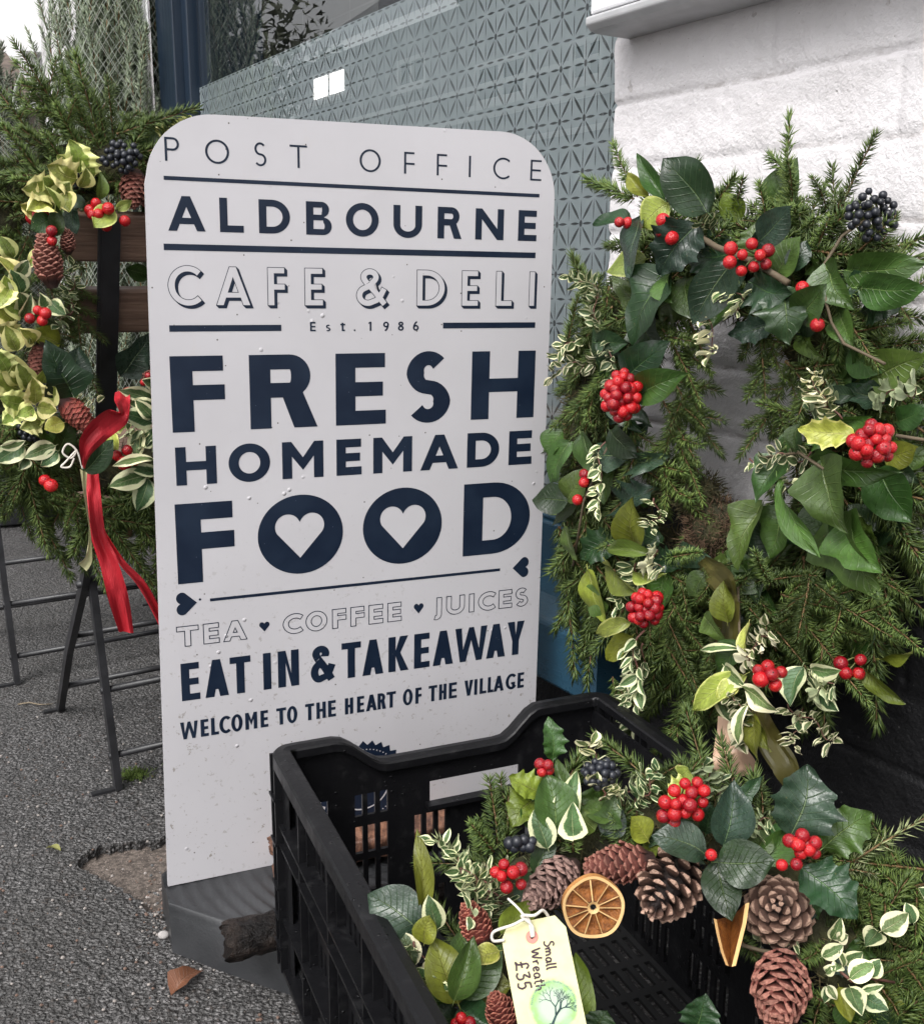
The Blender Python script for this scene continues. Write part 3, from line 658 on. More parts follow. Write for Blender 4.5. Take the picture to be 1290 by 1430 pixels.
# white box at the top of the picture, with its grey underside moulding
M_wpaint = simple('white_gloss_paint', (0.80, 0.80, 0.82), 0.35, var=0.04)
bx = thing('wall_box', wp(1.0, DW, 1.1), 'white painted timber box with a grey underside, fixed to the brick wall above the wreath', 'wall box')
mb = Local(bx); ww = [(0.838, 1.118), (0.838, 1.6), (DW+0.02, 1.6), (DW+0.02, 1.118)]
A = [wp(1.040, D, z) for D, z in ww]; B = [wp(-0.6, D, z) for D, z in ww]; mb.quad_strip(A, B, 0, True); mb.face(list(reversed(A))); mb.face(B)
mb.build('box_body', M_wpaint, smooth=False, bevel=0.003)
mb = Local(bx); ww = [(0.833, 1.106), (0.833, 1.114), (0.842, 1.1176), (DW+0.015, 1.1176), (DW+0.015, 1.098), (0.85, 1.098), (0.84, 1.100)]
A = [wp(1.043, D, z) for D, z in ww]; B = [wp(-0.6, D, z) for D, z in ww]; mb.quad_strip(A, B, 0, True); mb.face(list(reversed(A))); mb.face(B)
mb.build('drip_moulding', simple('grey_moulding', (0.42, 0.42, 0.43), 0.45, var=0.1), smooth=False, bevel=0.002)

# ================================================================== PAVEMENT SIGN
SP0 = V((-0.35428334, 1.12750045, 0.09)); S_H = az(67); N_H = V((S_H.y, -S_H.x, 0))
_l, _rr = R(-1.0), R(-0.5); up2 = V((0, 0, 1))*math.cos(_l) - N_H*math.sin(_l); SN = N_H*math.cos(_l) + V((0, 0, 1))*math.sin(_l)
SS = S_H*math.cos(_rr) + up2*math.sin(_rr); SU = up2*math.cos(_rr) - S_H*math.sin(_rr)
def suv(x, y): h = hit(x, y, SP0, SN) - SP0; return h.dot(SS), h.dot(SU)
def sp(u, v, d=0.0): return SP0 + SS*u + SU*v + SN*d
def snz(s, n, z): return V((SP0.x, SP0.y, 0)) + S_H*s + N_H*n + V((0, 0, z))
sign = thing('pavement_sign', snz(0.24, 0, GZ), 'white cafe pavement sign lettered FRESH HOMEMADE FOOD on a grey ribbed base', 'pavement sign')
q = Mat('sign_panel_white', (0.70, 0.685, 0.71), 0.38)
n = q.noise(5, 5); c = q.mix(n.step(0.3, 0.75), (0.515, 0.503, 0.525), (0.475, 0.463, 0.483))
c = q.mix(q.noise(18, 6, 0.75, stretch=(1, 1, .35)).step(0.62, 0.78)*0.35, c, (0.50, 0.46, 0.42))
c = q.mix((q.noise(60, 6, .8, stretch=(1, 1, .12)).step(.58, .75))*(q.noise(4, 2).step(.45, .65))*0.30, c, (.42, .39, .36)); c = q.mix(q.noise(34, 7, .8).step(.66, .74)*.5, c, (.40, .37, .34)); c = q.mix((q.noise(130, 4, .7).step(.60, .66))*((q.sep(q.co())[2].step(.62, .1))*.8)*(q.noise(9, 3).step(.35, .6)), c, (.20, .17, .14)); c = q.mix(q.voro(48).step(0.035, 0.055), (0.10, 0.09, 0.08), c); c = q.mix((q.noise(30, 2).step(0.3, 0.36))*0.0+0.0, c, (0, 0, 0))
q.color(c); dr = 1.0-q.voro(55, rnd=1.0).step(0.05, 0.16); sel = q.noise(11, 2).step(0.58, 0.64)
q.bump(dr*sel*1.2 + q.noise(120, 2)*0.06, 0.0016, 0.6); q.rough(0.46 - dr*sel*0.3); M_panel = q.m
q = Mat('navy_vinyl', (0.010, 0.022, 0.050), 0.42); n = q.noise(22, 5); c = q.mix(n.step(0.35, 0.7), (0.0055, 0.012, 0.028), (0.010, 0.019, 0.038)); c = q.mix(q.voro(90).step(0.03, 0.05), (0.10, 0.12, 0.15), c); q.color(c); q.b.inputs['Specular IOR Level'].default_value = .3; M_navy = q.m
hgt = 0.890; rad = 0.072; ul0, ul1, ur0, ur1 = 0.0, 0.0150, 0.4930, 0.4905
pts = []
for i in range(9): pts.append((ul0+(ul1-ul0)*i/8*0.9, (hgt-rad)*i/8))
for i in range(1, 13): a = math.pi - i/12*math.pi/2; pts.append((ul1+rad*(1+math.cos(a)), hgt-rad+rad*math.sin(a)*1.0))
for i in range(0, 13): a = math.pi/2 - i/12*math.pi/2; pts.append((ur1-rad*(1-math.cos(a)), hgt+0.004-rad+rad*math.sin(a)))
for i in range(7, -1, -1): pts.append((ur0+(ur1-ur0)*i/8, (hgt-rad)*i/8))
mb = Local(sign); Fp = [sp(u, v) for u, v in pts]; Bp = [sp(u, v, -0.006) for u, v in pts]
b = len(mb.v); tri = tessellate_polygon([[V((u, v, 0)) for u, v in pts]])
mb.v += [tuple(p) for p in Fp]; mb.v += [tuple(p) for p in Bp]; L_ = len(pts)
for t in tri:
    a, b_, c_ = (V((*pts[i], 0)) for i in t)
    if (b_-a).cross(c_-a).z < 0: t = (t[0], t[2], t[1])
    mb.f.append(tuple(t)); mb.m.append(0); mb.f.append(tuple(L_+i for i in reversed(t))); mb.m.append(0)
for i in range(L_): j = (i+1) % L_; mb.f.append((j, i, L_+i, L_+j)); mb.m.append(0)
mb.build('sign_panel', M_panel, smooth=False)
# --- glyphs: unit cap height, list of (outer, [holes])
def earc(cx, cy, rx, ry, a0, a1, n=20): return [(cx+rx*math.cos(R(a0+(a1-a0)*i/n)), cy+ry*math.sin(R(a0+(a1-a0)*i/n))) for i in range(n+1)]
def ribbon(c, t0, t1=None):
    t1 = t1 or t0; L, Rr = [], []
    for i, p in enumerate(c):
        a = c[max(0, i-1)]; b = c[min(len(c)-1, i+1)]; dx, dy = b[0]-a[0], b[1]-a[1]; l = math.hypot(dx, dy) or 1
        nx, ny = -dy/l, dx/l; ax = abs(dx/l); t = (t0*(1-ax)+t1*ax)/2
        L.append((p[0]+nx*t, p[1]+ny*t)); Rr.append((p[0]-nx*t, p[1]-ny*t))
    return L + Rr[::-1]
def rect(x0, y0, x1, y1): return [(x0, y0), (x1, y0), (x1, y1), (x0, y1)]
def glyph(ch, w, t):
    h = t*(0.70 if t > 0.28 else 0.86)
    if ch == 'I': return [(rect((w-t)/2, 0, (w+t)/2, 1), [])]
    if ch == 'L': return [([(0, 0), (w, 0), (w, h), (t, h), (t, 1), (0, 1)], [])]
    if ch == 'T': return [([((w-t)/2, 0), ((w+t)/2, 0), ((w+t)/2, 1-h), (w, 1-h), (w, 1), (0, 1), (0, 1-h), ((w-t)/2, 1-h)], [])]
    if ch == 'F': m0 = 0.42; return [([(0, 0), (t, 0), (t, m0), (w, m0), (w, m0+h), (t, m0+h), (t, 1-h), (w*.98, 1-h), (w*.98, 1), (0, 1)], [])]
    if ch == 'E': m0 = 0.5-h/2; return [([(0, 0), (w, 0), (w, h), (t, h), (t, m0), (w*.94, m0), (w*.94, m0+h), (t, m0+h), (t, 1-h), (w*.98, 1-h), (w*.98, 1), (0, 1)], [])]
    if ch == 'H': m0 = 0.5-h/2; return [([(0, 0), (t, 0), (t, m0), (w-t, m0), (w-t, 0), (w, 0), (w, 1), (w-t, 1), (w-t, m0+h), (t, m0+h), (t, 1), (0, 1)], [])]
    if ch == 'A':
        f = min(w*.34, t*1.05); k = (w-f)/2; d = t*1.08; b0, b1 = 0.2, 0.2+h*0.9; ys = (w/2-d)/k
        hole = [(d+k*b1, b1), (w-d-k*b1, b1), (w/2, min(ys, 0.9))] if ys > b1+.05 else None
        return [([(0, 0), (d, 0), (d+k*b0, b0), (w-d-k*b0, b0), (w-d, 0), (w, 0), (w-k, 1), (k, 1)], [hole] if hole else [])]
    if ch == 'V': f = t*1.0; k = (w-f)/2; d = t*1.08; return [([(k, 0), (w-k, 0), (w, 1), (w-d, 1), (w/2, max(.12, d/k*.33)), (d, 1), (0, 1)], [])]
    if ch == 'W':
        f = t*.85; k = w/4; d = t*.95
        return [([(k-f/2, 0), (k+f/2, 0), (w/2, .62), (w-k-f/2, 0), (w-k+f/2, 0), (w, 1), (w-d, 1), (w-k, .36), (w/2+f*.42, 1), (w/2-f*.42, 1), (k, .36), (d, 1), (0, 1)], [])]
    if ch == 'Y': return [([((w-t)/2, 0), ((w+t)/2, 0), ((w+t)/2, .42), (w, 1), (w-t*1.1, 1), (w/2, .60), (t*1.1, 1), (0, 1), ((w-t)/2, .42)], [])]
    if ch == 'K': return [([(0, 0), (t, 0), (t, .44), (w-t*1.15, 0), (w, 0), (w*.50+t*.25, .53), (w*.97, 1), (w*.97-t*1.15, 1), (t, .60), (t, 1), (0, 1)], [])]
    if ch == 'N': return [([(0, 0), (t, 0), (t, .66), (w-t, 0), (w, 0), (w, 1), (w-t, 1), (w-t, .36), (t, 1), (0, 1)], [])]
    if ch == 'M': return [([(0, 0), (t, 0), (t, .60), (w/2, .22), (w-t, .60), (w-t, 0), (w, 0), (w, 1), (w-t*.95, 1), (w/2, .57), (t*.95, 1), (0, 1)], [])]
    if ch == 'O': return [(earc(w/2, .5, w/2, .515, 0, 360, 44)[:-1], [earc(w/2, .5, w/2-t, .515-h, 0, 360, 44)[:-1]])]
    if ch == 'D':
        xc = max(t*.9, w-.56); return [([(0, 0), (xc, 0)] + earc(xc, .5, w-xc, .5, -90, 90, 24)[1:-1] + [(xc, 1), (0, 1)], [[(t, h), (max(t, xc), h)] + earc(max(t, xc), .5, w-t-max(t, xc), .5-h, -90, 90, 24)[1:-1] + [(max(t, xc), 1-h), (t, 1-h)]])]
    if ch in 'PR':
        yb = .42 if ch == 'R' else .44; ry = (1-yb)/2; cy = yb+ry; wb = w if ch == 'P' else w*.90; xc = max(t, wb-ry*1.0)
        body = ([(0, 0), (t, 0), (t, yb), (xc, yb)] + earc(xc, cy, wb-xc, ry, -90, 90, 18)[1:-1] + [(xc, 1), (0, 1)],
                [[(t, yb+h), (xc, yb+h)] + earc(xc, cy, max(.02, wb-xc-t*.95), ry-h, -90, 90, 18)[1:-1] + [(xc, 1-h), (t, 1-h)]])
        if ch == 'P': return [body]
        return [body, ([(w-t*1.15, 0), (w, 0), (w*.62+t*.42, yb+h*.7), (w*.62-t*.5, yb+h*.2)], []), (rect(t*.9, yb, w*.62, yb+h*.95), [])]
    if ch == 'B':
        y1 = .53; r1, r2 = y1/2, (1-y1)/2; wt_ = w*.90; x1 = max(t, w-r1*1.05); x2 = max(t, wt_-r2*1.05); hh = h*.88
        o = [(0, 0), (x1, 0)] + earc(x1, r1, w-x1, r1, -90, 78, 16)[1:] + earc(x2, y1+r2, wt_-x2, r2, -72, 90, 16) + [(0, 1)]
        h1 = [(t, hh), (x1, hh)] + earc(x1, r1, max(.02, w-x1-t*.98), r1-hh*.95, -90, 90, 12)[1:-1] + [(x1, y1-hh*.5), (t, y1-hh*.5)]
        h2 = [(t, y1+hh*.45), (x2, y1+hh*.45)] + earc(x2, y1+r2, max(.02, wt_-x2-t*.98), r2-hh*.8, -90, 90, 12)[1:-1] + [(x2, 1-hh), (t, 1-hh)]
        return [(o, [h1, h2])]
    if ch in 'CG':
        e = 47 if ch == 'C' else 45; rx = (w-t*.15)/(1+math.cos(R(e))) - t*.25; cx = rx+t/2
        c = earc(cx, .5, rx, .515-h/2, e, 360-e+(8 if ch == 'G' else 0), 36); out = [(ribbon(c, t, h), [])]
        if ch == 'G': out += [(rect(w-t, .08, w, .46), []), (rect(w*.58, .46-h*.8, w, .46), [])]
        return out
    if ch == 'S':
        ry = (1.03-h)/4; rx = (w-t)/2; cx = w/2
        c = earc(cx, 1.015-h/2-ry, rx*.94, ry, 38, 250, 22) + earc(cx, -.015+h/2+ry, rx, ry, 70, -145, 22); return [(ribbon(c, t*.95, h), [])]
    if ch == 'U': rx = (w-t)/2; return [(ribbon([(t/2, 1), (t/2, .7), (t/2, .42)] + earc(w/2, .40, rx, .415-h/2, 180, 360, 24) + [(w-t/2, .42), (w-t/2, .7), (w-t/2, 1)], t, h), [])]
    if ch == 'J': return [(ribbon([(w-t/2, 1), (w-t/2, .5), (w-t/2, .12)] + earc(w-t/2-w*.32, .08, w*.32, .28-h/2, 0, -112, 14), t, h), [])]
    if ch == '&':
        a = ribbon([(w*.97-t*.3, t*.2), (w*.62, .36), (w*.30, .66)] + earc(w*.43, .79, w*.20, .215-t*.42, 205, -50, 20) + [(w*.47, .60), (w*.36, .53)], t, t*.92)
        b = ribbon([(w*.50, .60), (w*.34, .51)] + earc(w*.36, .28, w*.36-t*.5, .29-t*.45, 125, 300, 18) + [(w*.66, .15), (w*.80, .30), (w*.90, .47)], t, t*.92); return [(a, []), (b, [])]
    if ch == '1': return [(rect(w*.5-t/2+.04, 0, w*.5+t/2+.04, 1), []), ([(w*.5, 1), (w*.5-.02, .84), (0, .76), (0, .90)], [])]
    if ch == '8': return [(earc(w/2, .28, w/2, .29, 0, 360, 26)[:-1], [earc(w/2, .28, w/2-t, .29-h, 0, 360, 26)[:-1]]), (earc(w/2, .76, w*.44, .25, 0, 360, 26)[:-1], [earc(w/2, .76, w*.44-t, .25-h, 0, 360, 26)[:-1]])]
    if ch in '69':
        g = [(earc(w/2, .31, w/2, .32, 0, 360, 26)[:-1], [earc(w/2, .31, w/2-t, .32-h, 0, 360, 26)[:-1]]), (ribbon([(t*.5, .3), (t*.62, .52), (w*.38, .82), (w*.68, .99)], t, h), [])]
        if ch == '9': g = [([(w-a, 1-b) for a, b in o], [[(w-a, 1-b) for a, b in hh] for hh in hs]) for o, hs in g]
        return g
    if ch == 's': return [([(a, b*.70) for a, b in glyph('S', w, t)[0][0]], [])]
    if ch == 't': return [(rect(w*.28, 0, w*.28+t, .9), []), (rect(0, .62, w, .62+h), []), (rect(w*.3, 0, w*.95, h), [])]
    if ch == '.': return [(earc(w/2, .08, .10, .10, 0, 360, 14)[:-1], [])]
    if ch == 'heart': return [(heart(w/2, .5, w/2, .5), [])]
def heart(cx, cy, rx, ry):
    o = []
    for i in range(25): a = R(-32 + i*(212-(-32)+0)/24*0.875); o.append((cx+rx*(.49+.51*math.cos(a)), cy+ry*(.44+.56*math.sin(a))))
    o = [p for p in o if p[0] >= cx+1e-4]; o = o + [(cx+1e-5, cy+ry*.62)]
    o = [(cx, cy-ry)] + o; left = [(2*cx-p[0], p[1]) for p in o[1:-1]][::-1]; return o + left
def poff(P, d):
    n = len(P); ar = sum(P[i][0]*P[(i+1) % n][1]-P[(i+1) % n][0]*P[i][1] for i in range(n)); sg = 1 if ar > 0 else -1; out = []
    for i in range(n):
        a, b, c = P[i-1], P[i], P[(i+1) % n]; e1 = (b[0]-a[0], b[1]-a[1]); e2 = (c[0]-b[0], c[1]-b[1]); l1 = math.hypot(*e1) or 1e-9; l2 = math.hypot(*e2) or 1e-9
        n1 = (e1[1]/l1*sg, -e1[0]/l1*sg); n2 = (e2[1]/l2*sg, -e2[0]/l2*sg); k = 1+n1[0]*n2[0]+n1[1]*n2[1]; k = max(k, .35)
        out.append((b[0]+d*(n1[0]+n2[0])/k, b[1]+d*(n1[1]+n2[1])/k))
    return out
LET = Local(sign); _lay = [0]
def put_poly(outer, holes, f, d, mi):
    loops = [[V((x, y, 0)) for x, y in outer]] + [[V((x, y, 0)) for x, y in h] for h in holes]
    flat = [p for l in loops for p in l]; b = len(LET.v); W_ = [f(p.x, p.y) for p in flat]
    LET.v += [tuple(sp(u, v, d)) for u, v in W_]
    for t in tessellate_polygon(loops):
        a, b_, c_ = (V((*W_[i], 0)) for i in t)
        if (b_-a).cross(c_-a).z < 0: t = (t[0], t[2], t[1])
        LET.f.append(tuple(b+i for i in t)); LET.m.append(mi)
def letter(ch, u0, u1, v0, v1, t, style='solid', t_abs=None):
    Hh = v1-v0; w = (u1-u0)/Hh; f = lambda x, y: (u0+x*Hh, v0+y*Hh)
    if ch == '.' : w = .2
    G = glyph(ch, w, t)
    if style == 'solid':
        for i, (o, hs) in enumerate(G): put_poly(o, hs, f, 0.00025+0.00003*i, 0)
    elif style == 'outline':
        for i, (o, hs) in enumerate(G):
            put_poly(poff(o, .022), [poff(h, -.022) for h in hs], f, 0.00025, 0); put_poly(poff(o, -.022), [poff(h, .022) for h in hs], f, 0.0005, 1)
    else:
        for k in range(8):
            s = k/7; g = lambda x, y, s=s: (u0+(x+.070*s)*Hh, v0+(y-.070*s)*Hh)
            for i, (o, hs) in enumerate(G): put_poly(poff(o, .018), [poff(h, -.018) for h in hs], g, 0.00025+0.00002*(7-k), 0)
        for i, (o, hs) in enumerate(G): put_poly(o, hs, f, 0.0005+0.00003*i, 1)
def row(items, pl, pr, tl, tr, t, style='solid'):
    """items: (char, px left, px right); baseline from pl to pr, cap line from tl to tr (photo pixels)"""
    v0 = (suv(*pl)[1]+suv(*pr)[1])/2; v1 = (suv(*tl)[1]+suv(*tr)[1])/2
    for ch, xl, xr in items:
        fr = (( (xl+xr)/2)-pl[0])/(pr[0]-pl[0]); ym = ((pl[1]+(pr[1]-pl[1])*fr) + (tl[1]+(tr[1]-tl[1])*fr))/2
        letter(ch, suv(xl, ym)[0], suv(xr, ym)[0], v0, v1, t, style)
def bar(xl, yl, xr, yr, th):
    u0, v0 = suv(xl, yl); u1, v1 = suv(xr, yr); v = (v0+v1)/2; put_poly(rect(u0, v-th/2, u1, v+th/2), [], lambda a, b: (a, b), 0.00025, 0)
a_ = lambda s, L: [(c, 200+x0/4.3, 200+x1/4.3) for c, x0, x1 in L] if s == 1 else [(c, 480+x0/4.3, 480+x1/4.3) for c, x0, x1 in L]
e_ = lambda s, L: [(c, 220+x0/4.607, 220+x1/4.607) for c, x0, x1 in L] if s == 1 else [(c, 480+x0/4.607, 480+x1/4.607) for c, x0, x1 in L]
row(a_(1, [('P', 130, 218), ('O', 373, 517), ('S', 667, 740), ('T', 880, 985)]) + a_(2, [('O', 95, 222), ('F', 362, 425), ('F', 558, 620), ('I', 748, 765), ('C', 897, 995), ('E', 1120, 1187)]),
    (231, 228.4), (756, 249.4), (230, 195.3), (755, 220), .105)
bar(229, 251.5, 753, 270.5, .0040); bar(229, 347, 747.5, 354.6, .0066)
row(a_(1, [('A', 148, 373), ('L', 460, 603), ('D', 695, 882), ('B', 978, 1132)]) + [('O', 483, 528.8)] + a_(2, [('U', 298, 470), ('R', 563, 708), ('N', 790, 960), ('E', 1047, 1158)]),
    (236, 325), (749, 334.2), (236, 276.7), (749, 291), .235)
row(a_(1, [('C', 152, 340), ('A', 440, 640), ('F', 750, 850), ('E', 972, 1078)]) + a_(2, [('&', 77, 260), ('D', 440, 605), ('E', 710, 805), ('L', 915, 1008), ('I', 1113, 1145)]),
    (236, 427), (747, 426), (236, 374.5), (747, 377.5), .165, 'shadow')
bar(236.7, 458.8, 393, 457.7, .0068); bar(618.4, 455.5, 747, 453, .0068)
row([('E', 433, 441), ('s', 455, 461.6), ('t', 475.3, 482), ('.', 494, 498), ('1', 514.4, 519.5), ('9', 535, 543), ('8', 555.6, 563.7), ('6', 576.5, 584.7)], (433, 462.6), (585, 461.6), (433, 449.6), (585, 449), .20)
row(a_(1, [('F', 168, 492), ('R', 640, 1045)]) + [('E', 468.8, 538.8)] + a_(2, [('S', 368, 643), ('H', 766, 1144)]), (242.5, 604.4), (744.5, 582.3), (238.5, 498.4), (747.5, 488.6), .285)
row(a_(1, [('H', 196, 441), ('O', 513, 763), ('M', 835, 1082)]) + [('E', 469.8, 504.9)] + a_(2, [('M', 177, 410), ('A', 460, 687), ('D', 740, 932), ('E', 990, 1128)]), (247, 678), (741, 648), (244.5, 625), (742.3, 600.7), .265)
v0 = (suv(249, 815.8)[1]+suv(646, 777.4)[1])/2; v1 = (suv(245.5, 705)[1]+suv(648, 676)[1])/2
u0 = suv(246.5, 760)[0]; u1 = suv(327.5, 750)[0]; letter('F', u0, u1, v0, v1, .30)
for xl, xr, ym, hx0, hx1 in ((360, 479, 747, 793/4.3+200, 1087/4.3+200), (506.7, 616.7, 734, 218/4.3+480, 490/4.3+480)):
    u0, u1 = suv(xl, ym)[0], suv(xr, ym)[0]; ha, hb = suv(hx0, ym)[0], suv(hx1, ym)[0]; cv = (v0+v1)/2; rv = (v1-v0)/2*1.03
    put_poly(earc((u0+u1)/2, cv, (u1-u0)/2, rv, 0, 360, 60)[:-1], [heart((ha+hb)/2, cv-rv*.03, (hb-ha)/2, rv*.56)], lambda a, b: (a, b), 0.00025, 0)
letter('D', suv(646.8, 727)[0], suv(739.6, 715)[0], v0, v1, .285)
bar(293.5, 838, 698, 795.2, .0036)
def side_heart(xl, xr, y, flip):
    u0, vv = suv(xl, y); u1, _ = suv(xr, y); c = (u0+u1)/2; r = (u1-u0)/2; hh = heart(0, 0, r*1.18, r)
    put_poly([((c+yy*(-1 if not flip else 1)), vv+xx) for xx, yy in hh], [], lambda a, b: (a, b), 0.00025, 0)
side_heart(246.5, 275.5, 844.3, False); side_heart(715.5, 737.5, 793.5, True)
u, v = suv(279.5, 837); put_poly(earc(u, v, .0014, .0014, 0, 360, 10)[:-1], [], lambda a, b: (a, b), 0.00025, 0)
tea = e_(1, [('T', 125, 265), ('E', 297, 397), ('A', 425, 575), ('C', 808, 930), ('O', 955, 1090), ('F', 1125, 1213)]) + e_(2, [('F', 45, 132), ('E', 162, 252), ('E', 283, 370), ('J', 568, 628), ('U', 660, 775), ('I', 803, 840), ('C', 865, 970), ('E', 997, 1080), ('S', 1103, 1182)])
row(tea, (247, 904.5), (736, 844.5), (247, 876), (736, 820.5), .27, 'outline')
row([('heart', 220+655/4.607, 220+722/4.607)], (362, 882.5), (377, 881), (362, 869), (377, 868), .2); row([('heart', 577.7, 591.2)], (577, 857.5), (592, 856), (577, 843.5), (592, 842), .2)
row(e_(1, [('E', 153, 273), ('A', 305, 457), ('T', 467, 601), ('I', 681, 731), ('N', 775, 910), ('&', 985, 1138)]) + [('T', 477, 504)] + e_(2, [('A', 120, 255), ('K', 287, 417), ('E', 452, 552), ('A', 573, 703), ('W', 715, 920), ('A', 917, 1038), ('Y', 1050, 1158)]),
    (255, 978.8), (718.8, 914.6), (252.7, 926.5), (731, 867), .205)
row(e_(1, [('W', 148, 262), ('E', 278, 330), ('L', 345, 395), ('C', 398, 465), ('O', 475, 548), ('M', 565, 642), ('E', 663, 713), ('T', 765, 828), ('O', 833, 900), ('T', 950, 1008), ('H', 1022, 1083), ('E', 1097, 1148)]) + [('H', 481.6, 493.2)] +
    e_(2, [('E', 85, 132), ('A', 143, 213), ('R', 217, 272), ('T', 275, 335), ('O', 380, 443), ('F', 460, 500), ('T', 545, 600), ('H', 612, 660), ('E', 675, 727), ('V', 775, 830), ('I', 838, 858), ('L', 873, 917), ('L', 925, 962), ('A', 963, 1028), ('G', 1040, 1100), ('E', 1116, 1158)]),
    (258, 1031.8), (731, 960.2), (252.5, 1008), (731, 939.5), .20)
LET.build('lettering', [M_navy, M_panel], smooth=False)
# rosette seal low on the panel
SEAL = Local(sign); _old = LET; LET = SEAL
cu, cv = suv(507, 1095); rs = 0.0605; n = 30
put_poly([(cu+rs*(1 if i % 2 else .90)*math.cos(math.pi*i/n), cv+rs*(1 if i % 2 else .90)*math.sin(math.pi*i/n)) for i in range(2*n)], [], lambda a, b: (a, b), .00025, 0)
for i in range(64):
    a = 2*math.pi*i/64; put_poly(earc(cu+rs*.80*math.cos(a), cv+rs*.80*math.sin(a), .0009, .0009, 0, 360, 6)[:-1], [], lambda a, b: (a, b), .0005, 1)
put_poly(earc(cu, cv, rs*.60, rs*.60, 0, 360, 48)[:-1], [earc(cu, cv, rs*.57, rs*.57, 0, 360, 48)[:-1]], lambda a, b: (a, b), .0005, 1)
SEAL.build('rosette_seal', [M_navy, M_panel], smooth=False); LET = _old
# grey ribbed base
q = Mat('grey_plastic', (0.060, 0.062, 0.068), 0.42); n = q.noise(12, 5); q.color(q.mix(n.step(0.3, 0.75), (0.019, 0.020, 0.022), (0.040, 0.041, 0.044))); q.bump(q.noise(300, 2), 0.0006, 0.5); q.rough(q.noise(40, 4)*0.3+0.25); M_base = q.m
mb = Local(sign); ns, nn = 90, 44; hb_ = 0.245
def half_n(s): x = abs((s-0.240)/0.262); return 0.012 + 0.255*max(0, 1-min(1, x)**1.3)
for sgn in (1, -1):
    b = len(mb.v)
    for i in range(ns+1):
        s = -0.004+0.500*i/ns; hn = half_n(s)
        for j in range(nn+1):
            f = j/nn; n_ = hn*f; d = math.hypot(s-0.33, n_+0.02); zz = 0.0885 + 0.0022*math.sin(2*math.pi*d/0.0165)*max(0, min(1, (.86-f)*7))*min(1, f*12)
            if f > 0.90: zz -= 0.012*((f-0.90)/0.10)**2
            mb.v.append(tuple(snz(s, sgn*n_, zz)))
        mb.v.append(tuple(snz(s, sgn*(hn+0.004), 0.070))); mb.v.append(tuple(snz(s, sgn*(hn+0.012), GZ-0.013)))
    w_ = nn+3
    for i in range(ns):
        for j in range(nn+2):
            a = b+i*w_+j; fc = (a, a+1, a+w_+1, a+w_) if sgn < 0 else (a, a+w_, a+w_+1, a+1); mb.f.append(fc); mb.m.append(0)
for i in (0, ns):
    L1 = [mb.v[i*(nn+3)+j] for j in range(nn+3)]; L2 = [mb.v[(ns+1)*(nn+3)+i*(nn+3)+j] for j in range(nn+3)]; mb.quad_strip(L1, L2)
mb.build('sign_base', M_base)

# ================================================================== CRATE
CS0, CN0, CZ0, CW, CL, CH = 0.0915, 0.203, 0.095, 0.385, 0.585, 0.253
crate = thing('plastic_crate', snz(CS0+CW/2, CN0+CL/2, CZ0), 'black plastic crate with slatted sides holding the small wreath in front of the sign', 'crate')
q = Mat('black_crate_plastic', (0.008, 0.008, 0.009), 0.38); n = q.noise(60, 5)
q.color(q.mix(n.step(0.55, 0.75), (0.006, 0.006, 0.007), (0.016, 0.016, 0.017))); q.rough(q.noise(45, 4)*0.5+0.12)
q.bump((1.0-q.voro(140).step(0.05, 0.25))*q.noise(25, 2).step(0.5, 0.6) + q.noise(200, 3)*0.3, 0.0012, 0.8); q.b.inputs['Specular IOR Level'].default_value = .27; M_crate = q.m
def cp(s, n, z): return snz(CS0+s, CN0+n, CZ0+z)
def panel(mb, us, vs, solid, f, th):
    """perforated wall: cell grid us x vs, solid(i,j); f(u,v,d) -> point"""
    nu, nv = len(us)-1, len(vs)-1; S = [[solid(i, j) for j in range(nv)] for i in range(nu)]
    ok = lambda i, j: 0 <= i < nu and 0 <= j < nv and S[i][j]
    for i in range(nu):
        for j in range(nv):
            if not S[i][j]: continue
            u0, u1, v0, v1 = us[i], us[i+1], vs[j], vs[j+1]
            for d in (0, th):
                P = [f(u0, v0, d), f(u1, v0, d), f(u1, v1, d), f(u0, v1, d)]; mb.face(P if d == 0 else P[::-1])
            if not ok(i-1, j): mb.face([f(u0, v0, 0), f(u0, v1, 0), f(u0, v1, th), f(u0, v0, th)])
            if not ok(i+1, j): mb.face([f(u1, v1, 0), f(u1, v0, 0), f(u1, v0, th), f(u1, v1, th)])
            if not ok(i, j-1): mb.face([f(u1, v0, 0), f(u0, v0, 0), f(u0, v0, th), f(u1, v0, th)])
            if not ok(i, j+1): mb.face([f(u0, v1, 0), f(u1, v1, 0), f(u1, v1, th), f(u0, v1, th)])
def slit_grid(L, groups, gap, bar_):
    us = [0.0]; kind = []
    for a, n in groups:
        us.append(a); kind.append('s')
        for k in range(n):
            us.append(us[-1]+gap); kind.append('o')
            if k < n-1: us.append(us[-1]+bar_); kind.append('s')
    us.append(L); kind.append('s'); return us, kind
def rim_dip(s):         # short sides dip between raised corners
    f = lambda a, b, x: max(0, min(1, (x-a)/(b-a)))
    k = min(f(0.062, 0.118, s), 1-f(0.250, 0.298, s)); k = k*k*(3-2*k); return -0.033*k
